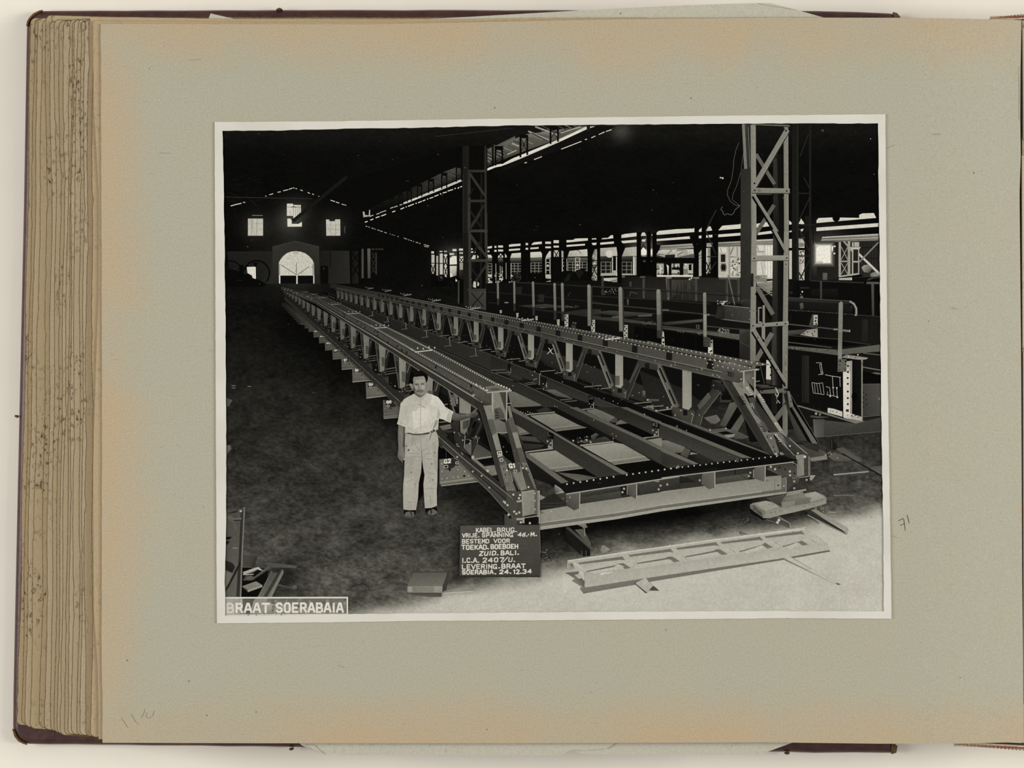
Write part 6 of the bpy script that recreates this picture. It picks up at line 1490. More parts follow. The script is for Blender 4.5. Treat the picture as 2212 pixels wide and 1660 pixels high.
TEXT('G2', 214, 838, 566, 9.5, -1.2, 0, 7.4, 14, 1.1); LS(200, 6, 835, 650, 850, 636, 850, 636, 885, 635, 885, 635, 888, 662, 888, 662, 870, 672, 870, 672, 838, 668, 838, 668, 835, 650); LS(200, 7, 990, 590, 1020, 588, 1020, 588, 1018, 618, 1018, 618, 988, 618, 988, 618, 990, 590)
D(14, 15, 912, 696, 1098, 774); D(150, 11, 808, 614, 810, 716, 1018, 690, 808, 810, 875, 802, 958, 792, 1020, 786, 1155, 770, 1105, 714); P([126, 120, 84, 90], 778, 850, 1290, 790, 1290, 840, 785, 895); P([150, 150, 130, 120], 785, 860, 1230, 795, 1240, 808, 782, 872); LS(156, 11, 800, 902, 1290, 845); P(60, 780, 872, 800, 900, 795, 905, 778, 880)
# bottom chord and inside of the truss
px()
P([14, 16, 20, 16], *lineL((1004, 880), 20), *lineL((1004, 880), 0.3), *lineB((1004, 985), 0.3), *lineB((1004, 985), 20))
tile(820, 900)
P([26, 22, 20, 24], 740, 60, 1340, 0, 1500, 480, 1460, 800, 1100, 520, 760, 190)
for n in range(18, -1, -1):
    s = CL / (n + CL); fade = 0.28 + 0.72 * min(1, s * 1.35)
    px()
    top = lambda m: lineL((1004, 838), m); bot = lambda m, y=985: lineB((1004, y), m)
    sub('gusset_plate', lt); q = bot(n, 960)
    P([50 * fade, 60 * fade, 70 * fade, 44 * fade], q[0] - 22 * s, q[1] - 8 * s, q[0] + 20 * s, q[1] + 4 * s, q[0] + 22 * s, q[1] + 30 * s, q[0] - 14 * s, q[1] + 10 * s)
    D(130 * fade, 1.6 * s, q[0] - 8 * s, q[1] - 2 * s, q[0] + 8 * s, q[1] + 4 * s, n=6)
    if n >= 1:
        sub('diagonal', lt)
        a, b = top(n + 0.34), bot(n + 0.08, 952); BAR(58 * fade, 13 * s, *a, *b, 84 * fade, 30, 2 * s)
        if n < 8: BAR(14, 3 * s, a[0] * 0.7 + b[0] * 0.3, a[1] * 0.7 + b[1] * 0.3, a[0] * 0.4 + b[0] * 0.6, a[1] * 0.4 + b[1] * 0.6)
        sub('diagonal', lt)
        a, b = top(n - 0.36), bot(n - 0.06, 962); BAR(36 * fade, 17 * s, *a, *b, 70 * fade, 18, 2 * s); BAR(96 * fade, 3 * s, a[0] - 3 * s, a[1] + 14 * s, a[0] * 0.6 + b[0] * 0.4 - 3 * s, a[1] * 0.6 + b[1] * 0.4)
        D(120 * fade, 1.8 * s, a[0] - 2 * s, a[1] + 18 * s, b[0] + 3 * s, b[1] - 14 * s, n=6)
        sub('post', lt, 'pale upright post' if n < 6 else None)
        t = top(n); q = bot(n, 945); w = 11.5 * s; k = 0.62
        P([134 * fade, 126 * fade, 120 * fade, 128 * fade], t[0] - w, t[1] - 6 * s, t[0] + w, t[1] + 8 * s, t[0] + w * 0.6, q[1], t[0] - w * k, q[1] + 4 * s)
        if n < 8: P([80 * fade] * 4, t[0] - w * 0.2, q[1] - 46 * s, t[0] + w * 0.7, q[1] - 44 * s, t[0] + w * 0.6, q[1] - 14 * s, t[0] - w * 0.15, q[1] - 16 * s)
        sub('cross_girder', lt); q = bot(n, 940)
        for dy, v in ((0, 110), (9, 70), (17, 104)): LS(v * fade, 2.6 * s, q[0] + 10 * s, q[1] + dy * s, q[0] + 48 * s, q[1] + (dy - 6) * s)
        D(140 * fade, 2.2 * s, q[0] + 6 * s, q[1] - 4 * s, q[0] - 22 * s, q[1] + 2 * s)
for k in range(160):
    n = r9.uniform(0.6, 11); s = CL / (n + CL); q = lineB((1004 + r9.uniform(-30, 30), r9.uniform(925, 985)), n)
    D(r9.choice((40, 70, 110, 150, 24)), r9.uniform(0.4, 1.5) * s + 0.15, *q, n=5)
# near post and diagonals of bay 0 (behind the arm)
tile(840, 780)
P([36, 44, 30, 26], 690, 130, 1150, 400, 1160, 620, 800, 640); P([24, 28, 22, 22], 640, 740, 1000, 700, 1160, 760, 1160, 980, 660, 880)
for a in ((640, 800, 790, 785, 9, 130), (690, 935, 850, 920, 11, 130), (690, 790, 760, 782, 8, 90)): LS(a[5], a[4], *a[:4])
P([104, 110, 90, 90], 650, 850, 800, 820, 820, 880, 700, 905); P([50, 56, 44, 40], 690, 905, 860, 900, 860, 925, 700, 940)
sub('diagonal', lt, 'laced diagonal behind the arm'); P([100, 104, 96, 90], 745, 290, 810, 310, 905, 720, 850, 720); P([104, 110, 100, 96], 800, 300, 870, 360, 910, 560, 880, 560); P(14, 795, 400, 830, 405, 845, 445, 805, 440); P(14, 838, 590, 880, 590, 905, 680, 870, 680); LS(20, 8, 810, 462, 845, 460); D(140, 10, 805, 520, 885, 515, 810, 560, 885, 548)
LS(16, 12, 905, 380, 905, 940); P([44, 50, 40, 36], 800, 800, 910, 770, 910, 930, 840, 930)
sub('post', lt, 'pale broad post beside the hand'); P([126, 122, 132, 128], 915, 370, 1065, 440, 1062, 690, 915, 680); P([120, 116, 110, 116], 920, 700, 1060, 720, 1040, 850, 985, 960, 930, 930); P(70, 960, 790, 1050, 760, 1030, 880, 960, 890); LS(40, 8, 1010, 790, 1030, 800, 1010, 815, 1035, 830, 1008, 840, 1030, 860)
sub('diagonal', lt, 'dark near diagonal'); P([46, 54, 50, 40], 1100, 680, 1225, 760, 1225, 800, 1130, 1010, 1115, 1225, 1070, 1225, 1060, 1080, 1180, 820); P([34, 40, 36, 30], 1010, 960, 1120, 700, 1180, 700, 1060, 960, 1030, 1010, 990, 1010); P(10, 1075, 860, 1115, 780, 1140, 800, 1090, 890); LS(150, 7, 1155, 1010, 1120, 1220); LS(120, 5, 1010, 860, 1020, 950, 1000, 990, 985, 950)
sub('gusset_plate', lt); P([44, 40, 44, 40], 845, 925, 930, 930, 990, 970, 985, 1120, 940, 1110, 845, 1020); LS(150, 8, 990, 970, 980, 1130); P([84, 90, 96, 90], 985, 1090, 1075, 1060, 1070, 1230, 980, 1140); D(150, 11, 960, 1030, 1060, 1040, 1052, 1070, 850, 930, 1170, 760, 1130, 985); LS(130, 5, 1000, 1020, 1060, 1020, 905, 930, 930, 980)
P([66, 70, 76, 70], 1060, 1000, 1200, 980, 1210, 1010, 1130, 1020); P(14, 1170, 960, 1240, 860, 1310, 1130, 1200, 1060)
sub('cross_girder', lt); P([70, 78, 84, 76], 1140, 1070, 1320, 1180, 1335, 1230, 1080, 1265, 1080, 1225); P([120, 128, 110, 104], 1075, 1270, 1330, 1235, 1340, 1255, 1085, 1295); P(12, 1150, 1290, 1340, 1265, 1380, 1320, 1210, 1340); P([110, 120, 116, 100], 1060, 1280, 1150, 1290, 1240, 1370, 1400, 1350, 1400, 1455, 1290, 1470); P([120, 130, 100, 96], 1290, 1470, 1410, 1450, 1410, 1480, 1300, 1500); D(170, 20, 1282, 1430, 1090, 1250, n=9); LS(150, 7, 1075, 1275, 1335, 1240)
# bottom chord angle, long diagonal bar from far to near
tile(820, 900)
bcd = sub('bottom_chord', lt, 'dark riveted bottom chord angle')
P([36, 42, 46, 48], 735, 140, 780, 190, 1090, 470, 1480, 790, 1850, 1095, 1780, 1110, 1200, 640, 765, 270); P([52, 58, 66, 62], 765, 265, 1200, 640, 1780, 1110, 1840, 1150, 1850, 1290, 1770, 1340, 1600, 1170, 1290, 850, 1000, 550, 770, 340)
L(130, 9, 768, 262, 1000, 470, 1200, 640, 1500, 880, 1780, 1108, 1840, 1085); L(110, 8, 770, 345, 1000, 555, 1290, 855, 1420, 975, 1600, 1180, 1772, 1345); L(74, 9, 1240, 740, 1500, 990, 1640, 1130, 1850, 1300); LS(20, 8, 1180, 680, 1640, 1080)
P([150, 150, 140, 130], 1770, 1105, 1850, 1080, 1850, 1100, 1790, 1125); P([140, 150, 140, 120], 1770, 1335, 1870, 1310, 1870, 1355, 1775, 1350)
D(160, 13, 1210, 716, 1325, 772, 1425, 925, 1008, 526, 1610, 1105, 1632, 1128, 1665, 1160, 1815, 1240, 1770, 1260, 1745, 1235); D(120, 10, 820, 340); D(16, 7, 700, 280, 880, 270)
LS(180, 6, 990, 360, 1020, 362, 1000, 380, 1040, 395, 1060, 470, 1085, 500)
P(24, 1640, 1040, 1850, 1150, 1850, 1260, 1700, 1150)
px()
for Q, v, w in (((1004, 985), 46, 20.0), ((1001, 992), 112, 1.8), ((999, 1000), 54, 9), ((997, 1008), 96, 1.6)):
    for n0, n1 in ((0.5, 3), (3, 7), (7, 18)):
        a, b = lineB(Q, n0), lineB(Q, n1); s0, s1 = CL / (n0 + CL), CL / (n1 + CL)
        dx, dy = b[0] - a[0], b[1] - a[1]; d = math.hypot(dx, dy); nx, ny = -dy / d, dx / d
        P([v * (0.55 + 0.45 * s0), v * (0.55 + 0.45 * s1), v * (0.55 + 0.45 * s1), v * (0.55 + 0.45 * s0)], a[0] - nx * w * s0 / 2, a[1] - ny * w * s0 / 2, b[0] - nx * w * s1 / 2, b[1] - ny * w * s1 / 2, b[0] + nx * w * s1 / 2, b[1] + ny * w * s1 / 2, a[0] + nx * w * s0 / 2, a[1] + ny * w * s0 / 2)
for k in range(60):
    n = r9.uniform(0.6, 9); s = CL / (n + CL); D(130, 1.3 * s, *lineB((1000, r9.choice((990, 1004))), n), n=5)
# top chord
tc = sub('top_chord', lt, 'broad riveted top chord')
ST_R = [(1102, 843.5), (937.7, 756.4), (836, 706.5), (774.7, 675.7), (734, 656.5), (704.8, 643.3), (650, 629), (610, 619.5)]
ST_L = [(1052, 848), (896, 761), (808, 709), (749.7, 679), (714, 659.5), (686, 644.5), (640, 630.5), (607, 621)]
ST_F = [(1054, 876), (894, 780), (806, 726), (748, 692), (712, 670), (685, 653), (640, 636), (607, 625)]
ST_G = [(1040, 890), (886, 788), (801, 732), (745, 696.5), (710, 674), (683, 656.5), (639, 638.5), (607, 626.5)]
def mixst(A, B, f): return [(a[0] + (b[0] - a[0]) * f, a[1] + (b[1] - a[1]) * f) for a, b in zip(A, B)]
def along(A, u):
    i = min(len(A) - 2, int(u)); f = u - i
    return (A[i][0] + (A[i + 1][0] - A[i][0]) * f, A[i][1] + (A[i + 1][1] - A[i][1]) * f)
def strip_st(A, B, va, vb):
    n = len(A) - 1
    P([va + (vb - va) * k / n for k in range(n + 1)] + [va + (vb - va) * k / n for k in range(n, -1, -1)], *[c for q in A for c in q], *[c for q in B[::-1] for c in q])
strip_st(ST_F, ST_G, 50, 28); strip_st(ST_L, ST_F, 78, 44); strip_st(ST_R, ST_L, 84, 42); strip_st(mixst(ST_R, ST_L, 0.08), mixst(ST_R, ST_L, 0.80), 66, 32)
for A, v, w in ((mixst(ST_F, ST_G, 0.05), 156, 1.5), (ST_G, 118, 1.3), (mixst(ST_L, ST_F, 0.8), 28, 1.8), (ST_L, 100, 1.0), (ST_R, 112, 0.9), (mixst(ST_L, ST_F, 0.12), 40, 1.2)):
    for k in range(6):
        s = 1 - k * 0.13; LS(v * (0.5 + 0.5 * s), w * s + 0.2, *A[k], *A[k + 1])
rv = sub('rivet_row', lt, None, 'stuff')
for A in (mixst(ST_R, ST_L, 0.10), mixst(ST_R, ST_L, 0.93)):
    for k in range(150):
        u = 0.02 + k * 0.027 * (1 + 0.002 * k)
        if u > 3.6: break
        s = 1 - 0.22 * u
        D(184 * (0.4 + 0.6 * s), 1.75 * s + 0.1, *along(A, u), n=6)
for k in range(44):
    u = r9.uniform(0.1, 3.6); s = 1 - 0.2 * u; q = along(mixst(ST_L, ST_F, r9.uniform(0.2, 0.75)), u)
    if k % 2: RC(28, q[0] - 2.2 * s, q[1] - 4 * s, q[0] + 2.2 * s, q[1] + 3 * s)
    else: D(124, 1.2 * s, *q, n=5)
sp = sub('splice_plate', lt)
tile(590, 600)
for x0, y0, x1, y1, w in ((1845, 968, 2070, 942, 14), (1318, 655, 1475, 648, 11), (960, 470, 1108, 465, 9), (745, 352, 865, 345, 7), (580, 265, 690, 262, 6), (500, 222, 570, 220, 5), (400, 190, 450, 188, 4)):
    LS(70 + 9 * w, w * 0.8, x0, y0, x1, y1)
    for k in range(5): D(76 + 8 * w, w * 0.8, x0 - w * 3 + (x1 - x0 + w * 5) * k / 4, y0 - w * 2.2 + (y1 - y0) * k / 4 - (k % 2) * w, n=6)

for k in range(70): D(r9.choice((70, 110, 50)), r9.uniform(3, 7), 130 + k * 5.5, 130 + k * 2.1 + r9.uniform(-14, 22), n=5)

# near end of the truss
tile(1000, 830, 5.189)
ce = sub('chord_end', lt, 'open box end of the near top chord')
P([84, 74, 70, 76], 130, 45, 270, 90, 325, 110, 325, 235, 270, 248, 110, 130); P([60, 70, 60, 54], 100, 130, 150, 140, 330, 235, 270, 250)
P([110, 104, 96, 100], 250, 30, 400, 10, 540, 70, 270, 98); D(80, 60, 360, 60, n=12, ry=16)
P([158, 160, 152, 150], 262, 92, 545, 64, 550, 80, 495, 92, 335, 100, 268, 104); P([124, 116, 120, 128], 342, 98, 415, 92, 488, 330, 485, 395, 345, 400); P([70, 60, 62, 74], 408, 92, 486, 90, 486, 330); RC(156, 322, 98, 342, 400); P([152, 150, 150, 156], 484, 84, 500, 84, 496, 440, 482, 440)
P([84, 86, 76, 80], 352, 275, 420, 262, 460, 330, 470, 390, 356, 398); LS(34, 11, 362, 328, 400, 326, 362, 354, 402, 352, 365, 380, 408, 377); L(34, 8, 360, 290, 362, 310, 378, 312, 385, 295, 378, 282); LS(150, 8, 270, 246, 330, 240, 500, 220, 550, 214)
P([128, 120, 90, 84], 228, 240, 325, 245, 328, 300, 345, 400, 330, 420, 290, 330) 
D(150, 14, 118, 125); D(150, 8, 210, 200, 342, 188); RIV(190, 11, 4, 150, 5, 270, 72); RIV(190, 11, 5, 400, 5, 520, 56)
e1 = sub('end_post', lt, 'sloping end post painted in pale and grey bands')
P([24, 26, 20, 18], 130, 180, 165, 195, 480, 1140, 420, 1145, 205, 380); P([44, 60, 56, 48], 130, 180, 215, 215, 480, 1120, 470, 1145, 425, 1150, 205, 350); P([70, 64, 56, 60], 180, 260, 205, 330, 430, 1140, 420, 1130)
P([126, 124, 120, 126], 228, 238, 325, 320, 350, 400, 400, 600, 500, 940, 590, 1200, 490, 1200, 330, 580)
P([86, 88, 90, 86], 272, 400, 340, 390, 382, 540, 325, 575); P([136, 130, 128, 134], 328, 580, 386, 575, 430, 740, 372, 740); P([84, 86, 80, 80], 372, 740, 440, 740, 470, 880, 480, 900, 410, 910); P([112, 104, 100, 108], 412, 912, 482, 896, 600, 1200, 490, 1200)
P([10, 10, 12, 10], 388, 560, 470, 600, 560, 740, 585, 880, 540, 880, 450, 800); D(140, 6, 455, 705, 490, 760)
P([112, 104, 96, 100], 350, 405, 400, 400, 470, 430, 500, 550, 440, 565, 385, 545); LS(150, 7, 385, 545, 500, 545)
P([64, 60, 70, 66], 470, 420, 530, 400, 650, 880, 585, 880, 540, 690); P([120, 116, 108, 118], 500, 250, 525, 240, 610, 560, 715, 880, 650, 880, 540, 480); P([86, 84, 84, 88], 500, 390, 560, 365, 610, 540, 550, 545); P([134, 128, 124, 130], 552, 545, 612, 545, 660, 710, 602, 720); P([84, 86, 80, 80], 604, 720, 662, 710, 715, 880, 645, 885)
P([62, 66, 60, 60], 440, 800, 480, 830, 560, 885, 490, 900)
P([118, 124, 128, 120], 490, 900, 640, 880, 720, 1180, 650, 1200, 560, 1000); P([70, 70, 70, 70], 500, 895, 640, 885, 645, 985, 600, 998, 560, 990, 505, 940)
TEXT('G1', 214, 515, 898, 8.5, -0.6, 1.2, 7.0, 13, 1.1); LS(200, 5, 570, 965, 600, 962, 600, 962, 605, 988, 575, 990, 605, 988, 575, 990, 570, 965)
LS(210, 8, 385, 762, 430, 752, 385, 762, 392, 795, 392, 795, 440, 786, 432, 755, 436, 780, 395, 812, 442, 800, 395, 806, 396, 820, 410, 770, 414, 786); LS(200, 6, 412, 842, 442, 832, 442, 832, 450, 862, 450, 862, 420, 868, 420, 868, 412, 842)
P([60, 54, 70, 60], 640, 890, 715, 885, 830, 1190, 720, 1190, 680, 1000); P([112, 110, 100, 96], 650, 885, 715, 880, 770, 1010, 830, 1185, 800, 1170, 720, 980); D(24, 8, 710, 922, 732, 988, 458, 955, 475, 1018); D(190, 11, 672, 942, 710, 950, 735, 1155, 493, 968); P([80, 86, 110, 100], 520, 960, 560, 1000, 640, 1180, 620, 1200, 560, 1080); P([40, 44, 30, 30], 548, 1030, 580, 1080, 630, 1200, 590, 1180); LS(150, 6, 520, 960, 560, 1090)
RING(60, 6, 18, 498, 1128); D(130, 8, 495, 1075, 555, 1180)
bx = sub('bearing_post', lt, 'pale square end box of the near truss')
P([76, 70, 62, 60], 490, 1210, 660, 1200, 665, 1330, 600, 1330); P([70, 60, 70, 66], 490, 1240, 600, 1320, 665, 1330, 665, 1490, 590, 1500, 490, 1400)
P([142, 140, 134, 138], 655, 1205, 800, 1185, 800, 1455, 690, 1480, 668, 1490, 660, 1330); P([136, 130, 120, 130], 675, 1230, 795, 1205, 795, 1450, 690, 1475); P([90, 100, 96, 84], 800, 1190, 830, 1190, 830, 1465, 800, 1462); RC(150, 834, 1195, 862, 1560); LS(60, 5, 845, 1215, 843, 1490); D(170, 9, 806, 1225, 806, 1310, 806, 1405, 820, 1515); P([130, 140, 130, 120], 862, 1240, 925, 1270, 880, 1300, 862, 1295)
LS(150, 9, 600, 1510, 690, 1500, 690, 1500, 860, 1475); P([150, 140, 140, 150], 595, 1310, 660, 1295, 660, 1320, 610, 1330); P([150, 140, 150, 150], 595, 1505, 690, 1495, 690, 1560, 665, 1560, 660, 1520, 600, 1530); P([16, 20, 16, 16], 700, 1510, 850, 1490, 850, 1555, 800, 1580, 700, 1580); P([60, 50, 50, 60], 600, 1535, 665, 1525, 665, 1580, 600, 1580); D(180, 13, 628, 1280, 565, 1240, 640, 1245, 575, 1430, 600, 1455, 632, 1440, 500, 1358, 470, 1325, 648, 1550, 750, 1560)
P([70, 80, 70, 60], 465, 1460, 600, 1500, 600, 1600, 465, 1600); D(180, 14, 512, 1465); D(30, 18, 528, 1495)

# ------------------------------------------------------------------ printed: the man
man = part('printed_person', 'man in white shirt and pale trousers, one hand resting on the truss')
tile(840, 860, 6.038)
sd = sub('sandal', man); P([16, 18, 14, 14], 195, 1462, 355, 1462, 345, 1520, 332, 1555, 270, 1570, 215, 1560, 195, 1520); P([96, 100, 90, 84], 200, 1525, 225, 1490, 275, 1482, 325, 1490, 335, 1540, 320, 1560, 260, 1565, 212, 1552); LS(20, 13, 285, 1482, 296, 1520); LS(20, 8, 296, 1520, 300, 1555); D(24, 5, 225, 1545, 245, 1550, 265, 1553); L(70, 5, 205, 1552, 260, 1570, 330, 1558)
sd = sub('sandal', man); P([14, 16, 14, 14], 470, 1440, 620, 1425, 640, 1495, 620, 1530, 540, 1548, 500, 1520, 475, 1480); P([92, 100, 96, 90], 500, 1500, 520, 1470, 580, 1450, 632, 1485, 630, 1510, 560, 1535, 520, 1528); LS(18, 14, 545, 1455, 555, 1500); LS(20, 8, 555, 1500, 545, 1530); L(80, 5, 505, 1528, 545, 1548, 638, 1505)
tr = sub('trousers', man, 'pale work trousers')
P([150, 168, 162, 168, 156, 172, 166, 166, 170, 160, 168, 162, 156, 166, 164, 168, 160], 215, 462, 400, 485, 545, 460, 610, 425, 640, 490, 650, 590, 640, 700, 638, 900, 632, 1100, 625, 1200, 628, 1405, 560, 1435, 470, 1440, 460, 1300, 450, 1120, 465, 1010, 438, 920, 432, 870, 420, 970, 390, 1110, 382, 1300, 355, 1462, 270, 1467, 190, 1455, 185, 1250, 188, 1120, 200, 1020, 205, 860, 210, 740, 205, 600)
P([10, 12, 12, 10], 432, 780, 446, 900, 466, 1005, 452, 1120, 445, 1250, 385, 1350, 392, 1110, 420, 980)
P([154, 166, 168, 156], 215, 480, 300, 480, 260, 700, 212, 740); P([156, 154, 160, 158], 215, 760, 330, 780, 330, 1000, 205, 1050); P([154, 162, 152, 156], 560, 560, 640, 600, 636, 1000, 590, 900)
P([174, 170, 166, 168], 215, 1050, 330, 1030, 320, 1380, 205, 1380); P([174, 168, 162, 168], 490, 1060, 590, 1060, 580, 1380, 490, 1380)
for a in ((300, 500, 340, 600), (340, 600, 400, 690), (415, 500, 425, 680), (250, 720, 400, 730), (280, 760, 410, 770), (470, 740, 560, 720), (480, 790, 560, 800), (430, 690, 500, 660), (280, 540, 320, 640), (500, 960, 600, 1000), (230, 1100, 350, 1040), (520, 1100, 560, 1060), (470, 1190, 600, 1185), (220, 1350, 330, 1370), (540, 1280, 550, 1400)): LS(134, 6, *a)
LS(104, 9, 425, 690, 432, 790); D(60, 13, 258, 680, n=7); D(96, 10, 290, 970, 575, 1070, 560, 860, 230, 630, 600, 715, n=7)
for k in range(50): D(r9.choice((156, 160, 174)), r9.uniform(4, 12), *(lambda x, y: (x, y))(r9.choice((r9.uniform(222, 370), r9.uniform(480, 610))), r9.uniform(560, 1380)), n=6)
# right arm (hanging)
ar = sub('arm', man, 'bare hanging forearm and hand')
P([112, 124, 118, 112, 100, 104], 125, 350, 215, 350, 212, 440, 200, 560, 195, 660, 205, 720, 205, 800, 190, 815, 188, 770, 180, 850, 165, 830, 150, 815, 130, 800, 112, 760, 125, 660, 118, 520, 120, 430)
P([84, 92, 70, 60], 190, 360, 215, 360, 195, 640, 182, 640); LS(64, 5, 150, 760, 160, 820, 172, 770, 182, 830, 132, 750, 142, 800); D(190, 9, 197, 803); P([60, 56, 60, 60], 200, 580, 212, 600, 206, 720, 196, 700)
# left arm (on the truss)
tile(840, 780)
ar2 = sub('arm', man, 'bare forearm and hand resting on the steel')
P([100, 112, 104, 90, 80, 66, 60, 70], 800, 690, 840, 668, 900, 690, 1000, 695, 1040, 680, 1085, 665, 1110, 640, 1128, 618, 1140, 640, 1130, 670, 1150, 660, 1160, 690, 1130, 730, 1090, 738, 1050, 740, 1000, 750, 920, 775, 850, 778, 800, 755)
P([70, 66, 60, 64], 800, 745, 900, 765, 1040, 735, 1000, 752, 920, 778, 850, 780, 800, 765); LS(40, 6, 1060, 690, 1110, 680, 1070, 710, 1130, 700, 1090, 725, 1130, 715); LS(110, 5, 1080, 672, 1110, 645)
sh = sub('shirt', man, 'white shirt with rolled sleeves')
P([178, 190, 196, 200, 196, 200, 196, 190, 196, 186, 180, 186, 176, 180, 176], 330, 425, 410, 470, 480, 415, 560, 435, 640, 470, 690, 530, 730, 600, 840, 665, 815, 720, 800, 805, 700, 760, 650, 750, 645, 800, 640, 880, 610, 905, 590, 890, 520, 925, 380, 955, 250, 935, 210, 940, 215, 860, 105, 820, 120, 770, 145, 620, 150, 560, 200, 495, 260, 460)
P([206, 200, 196, 204], 560, 440, 640, 475, 700, 560, 640, 620, 540, 560); P([186, 180, 172, 180], 155, 560, 230, 500, 235, 760, 140, 780); P([176, 180, 174, 178], 235, 700, 262, 600, 255, 800, 222, 860); P([206, 204, 196, 202], 300, 620, 520, 600, 560, 800, 320, 880)
P([180, 182, 184, 182], 280, 610, 350, 580, 380, 600, 360, 650, 290, 660); P([170, 164, 160, 172], 640, 600, 670, 700, 650, 750, 620, 740); P([172, 180, 166, 170], 760, 690, 810, 660, 795, 790, 740, 770)
LS(150, 6, 412, 480, 412, 900, 380, 560, 410, 575, 640, 790, 610, 880); LS(110, 6, 385, 558, 420, 585, 430, 585, 478, 618); LS(160, 7, 330, 430, 355, 490, 355, 490, 400, 470, 415, 470, 440, 500, 440, 500, 490, 440, 130, 790, 220, 830, 260, 860, 300, 900, 580, 800, 540, 880, 820, 680, 805, 790, 740, 620, 800, 670)
P([150, 160, 150, 140], 600, 770, 645, 765, 625, 830, 590, 870); LS(212, 6, 690, 535, 735, 605, 735, 605, 835, 662)
P([176, 180, 170, 170], 600, 850, 645, 830, 640, 890, 610, 905)
bl = sub('belt', man, 'dark leather belt'); L(70, 18, 255, 940, 320, 955, 400, 955, 470, 950, 540, 935, 600, 908); LS(180, 14, 535, 920, 538, 950); L(120, 12, 605, 800, 580, 880, 545, 960, 530, 1025)
hd = sub('head', man, 'head with short dark hair and moustache')
tile(850, 790, 20.11)
P([100, 104, 96, 90, 96], 910, 1150, 1400, 1130, 1400, 1230, 1280, 1340, 1170, 1400, 1040, 1350, 930, 1250)          # neck
P([138, 130, 120, 126], 700, 790, 760, 780, 830, 850, 860, 1030, 800, 1040, 740, 920, 700, 880); P([130, 124, 120, 120], 1420, 780, 1490, 750, 1500, 900, 1440, 1000, 1410, 950)
P([128, 136, 140, 134, 140, 136, 130, 120, 116, 120, 126], 850, 560, 900, 490, 1080, 470, 1300, 450, 1380, 520, 1410, 640, 1420, 850, 1410, 1080, 1370, 1220, 1290, 1300, 1130, 1320, 1000, 1280, 920, 1160, 880, 1040, 850, 850, 845, 680)
P([150, 156, 150, 144], 960, 640, 1300, 600, 1360, 700, 1160, 760, 960, 740); P([160, 156, 150, 150], 1120, 700, 1180, 700, 1190, 980, 1120, 990)
P([150, 156, 148, 140], 920, 880, 1040, 880, 1070, 1000, 960, 1040); P([166, 160, 150, 156], 1210, 870, 1370, 850, 1360, 1020, 1240, 1040)
P([72, 70, 84, 80], 860, 930, 900, 960, 960, 1060, 940, 1150, 900, 1130, 870, 1040)
P([84, 78, 70, 80], 930, 800, 1040, 795, 1120, 815, 1110, 840, 1040, 830, 950, 835); P([84, 76, 70, 80], 1180, 800, 1250, 770, 1340, 790, 1330, 820, 1240, 820)
D(52, 34, 1000, 838, n=9, ry=22); D(52, 32, 1255, 808, n=9, ry=18); D(150, 20, 1070, 850, n=7, ry=12); P([100, 96, 100, 104], 1080, 850, 1115, 860, 1110, 990, 1070, 1000)
P([100, 90, 96, 100], 1060, 1010, 1130, 1020, 1190, 1010, 1180, 1040, 1080, 1040)
P([72, 76, 80, 76, 84], 990, 1140, 1040, 1090, 1130, 1075, 1230, 1070, 1300, 1100, 1310, 1140, 1240, 1125, 1150, 1120, 1080, 1135, 1010, 1165); P([116, 120, 116, 110], 1080, 1140, 1250, 1130, 1240, 1165, 1100, 1175); P([100, 96, 90, 100], 1060, 1180, 1250, 1170, 1230, 1190, 1090, 1195); P([146, 140, 130, 140], 1110, 1200, 1230, 1195, 1210, 1240, 1120, 1240); P([84, 80, 90, 84], 930, 1200, 990, 1280, 1100, 1310, 1200, 1310, 1160, 1290, 1040, 1250, 960, 1170)
hr = sub('hair', man, 'short wavy dark hair'); tile(850, 790, 20.11)
P([10, 12, 10, 14, 12, 10], 700, 780, 690, 640, 760, 480, 850, 350, 960, 260, 1080, 240, 1180, 220, 1300, 260, 1400, 350, 1460, 390, 1500, 520, 1490, 620, 1440, 720, 1410, 770, 1400, 640, 1370, 540, 1310, 460, 1180, 470, 1020, 490, 900, 490, 850, 560, 850, 680, 870, 740, 840, 850, 820, 790)
P([26, 22, 18, 20], 900, 330, 960, 280, 1100, 280, 1050, 350, 950, 400); LS(30, 14, 1060, 400, 1200, 330, 1150, 300, 1300, 330, 880, 420, 960, 380)


# ------------------------------------------------------------------ printed: sign board
tile(980, 1120, 10.533)
sg = part('printed_sign_board', 'dark board hand-lettered in white capitals with bridge data')
P([80, 74, 72, 68, 62, 60, 66, 74], 150, 175, 700, 165, 1300, 158, 1955, 150, 1975, 800, 1972, 1340, 1000, 1335, 130, 1332, 140, 780)
for k in range(70):
    y = r9.uniform(190, 1320); x = r9.uniform(160, 1500); LS(r9.choice((60, 78, 86)), r9.uniform(4, 9), x, y, x + r9.uniform(120, 420), y - r9.uniform(0, 8))
LS(96, 8, 150, 180, 1140, 165); LS(110, 9, 1955, 155, 1975, 800); RC(44, 140, 1310, 1960, 1336)
tx = sub('sign_lettering', sg, 'white painted lettering', 'stuff')
C = 208
def row(s, x0, y0, x1, y1, h, sw=21, gap=1.15, sl=0.0):
    cx = 0.0
    for ch in s: cx += {'.': 1.8, ',': 1.6, 'I': 1.6, "'": 1.4, ' ': 2.6, '/': 3.6, '1': 2.6}.get(ch, 4.0) + gap
    cx -= gap
    TEXT(s, C, x0, y0, (x1 - x0) / cx, (y1 - y0) / cx, 0, h / 6.0, sw, gap, sl, 0.12)
TB[0] = level_for([(990, 1134), (1168, 1134), (1168, 1248), (990, 1248)])
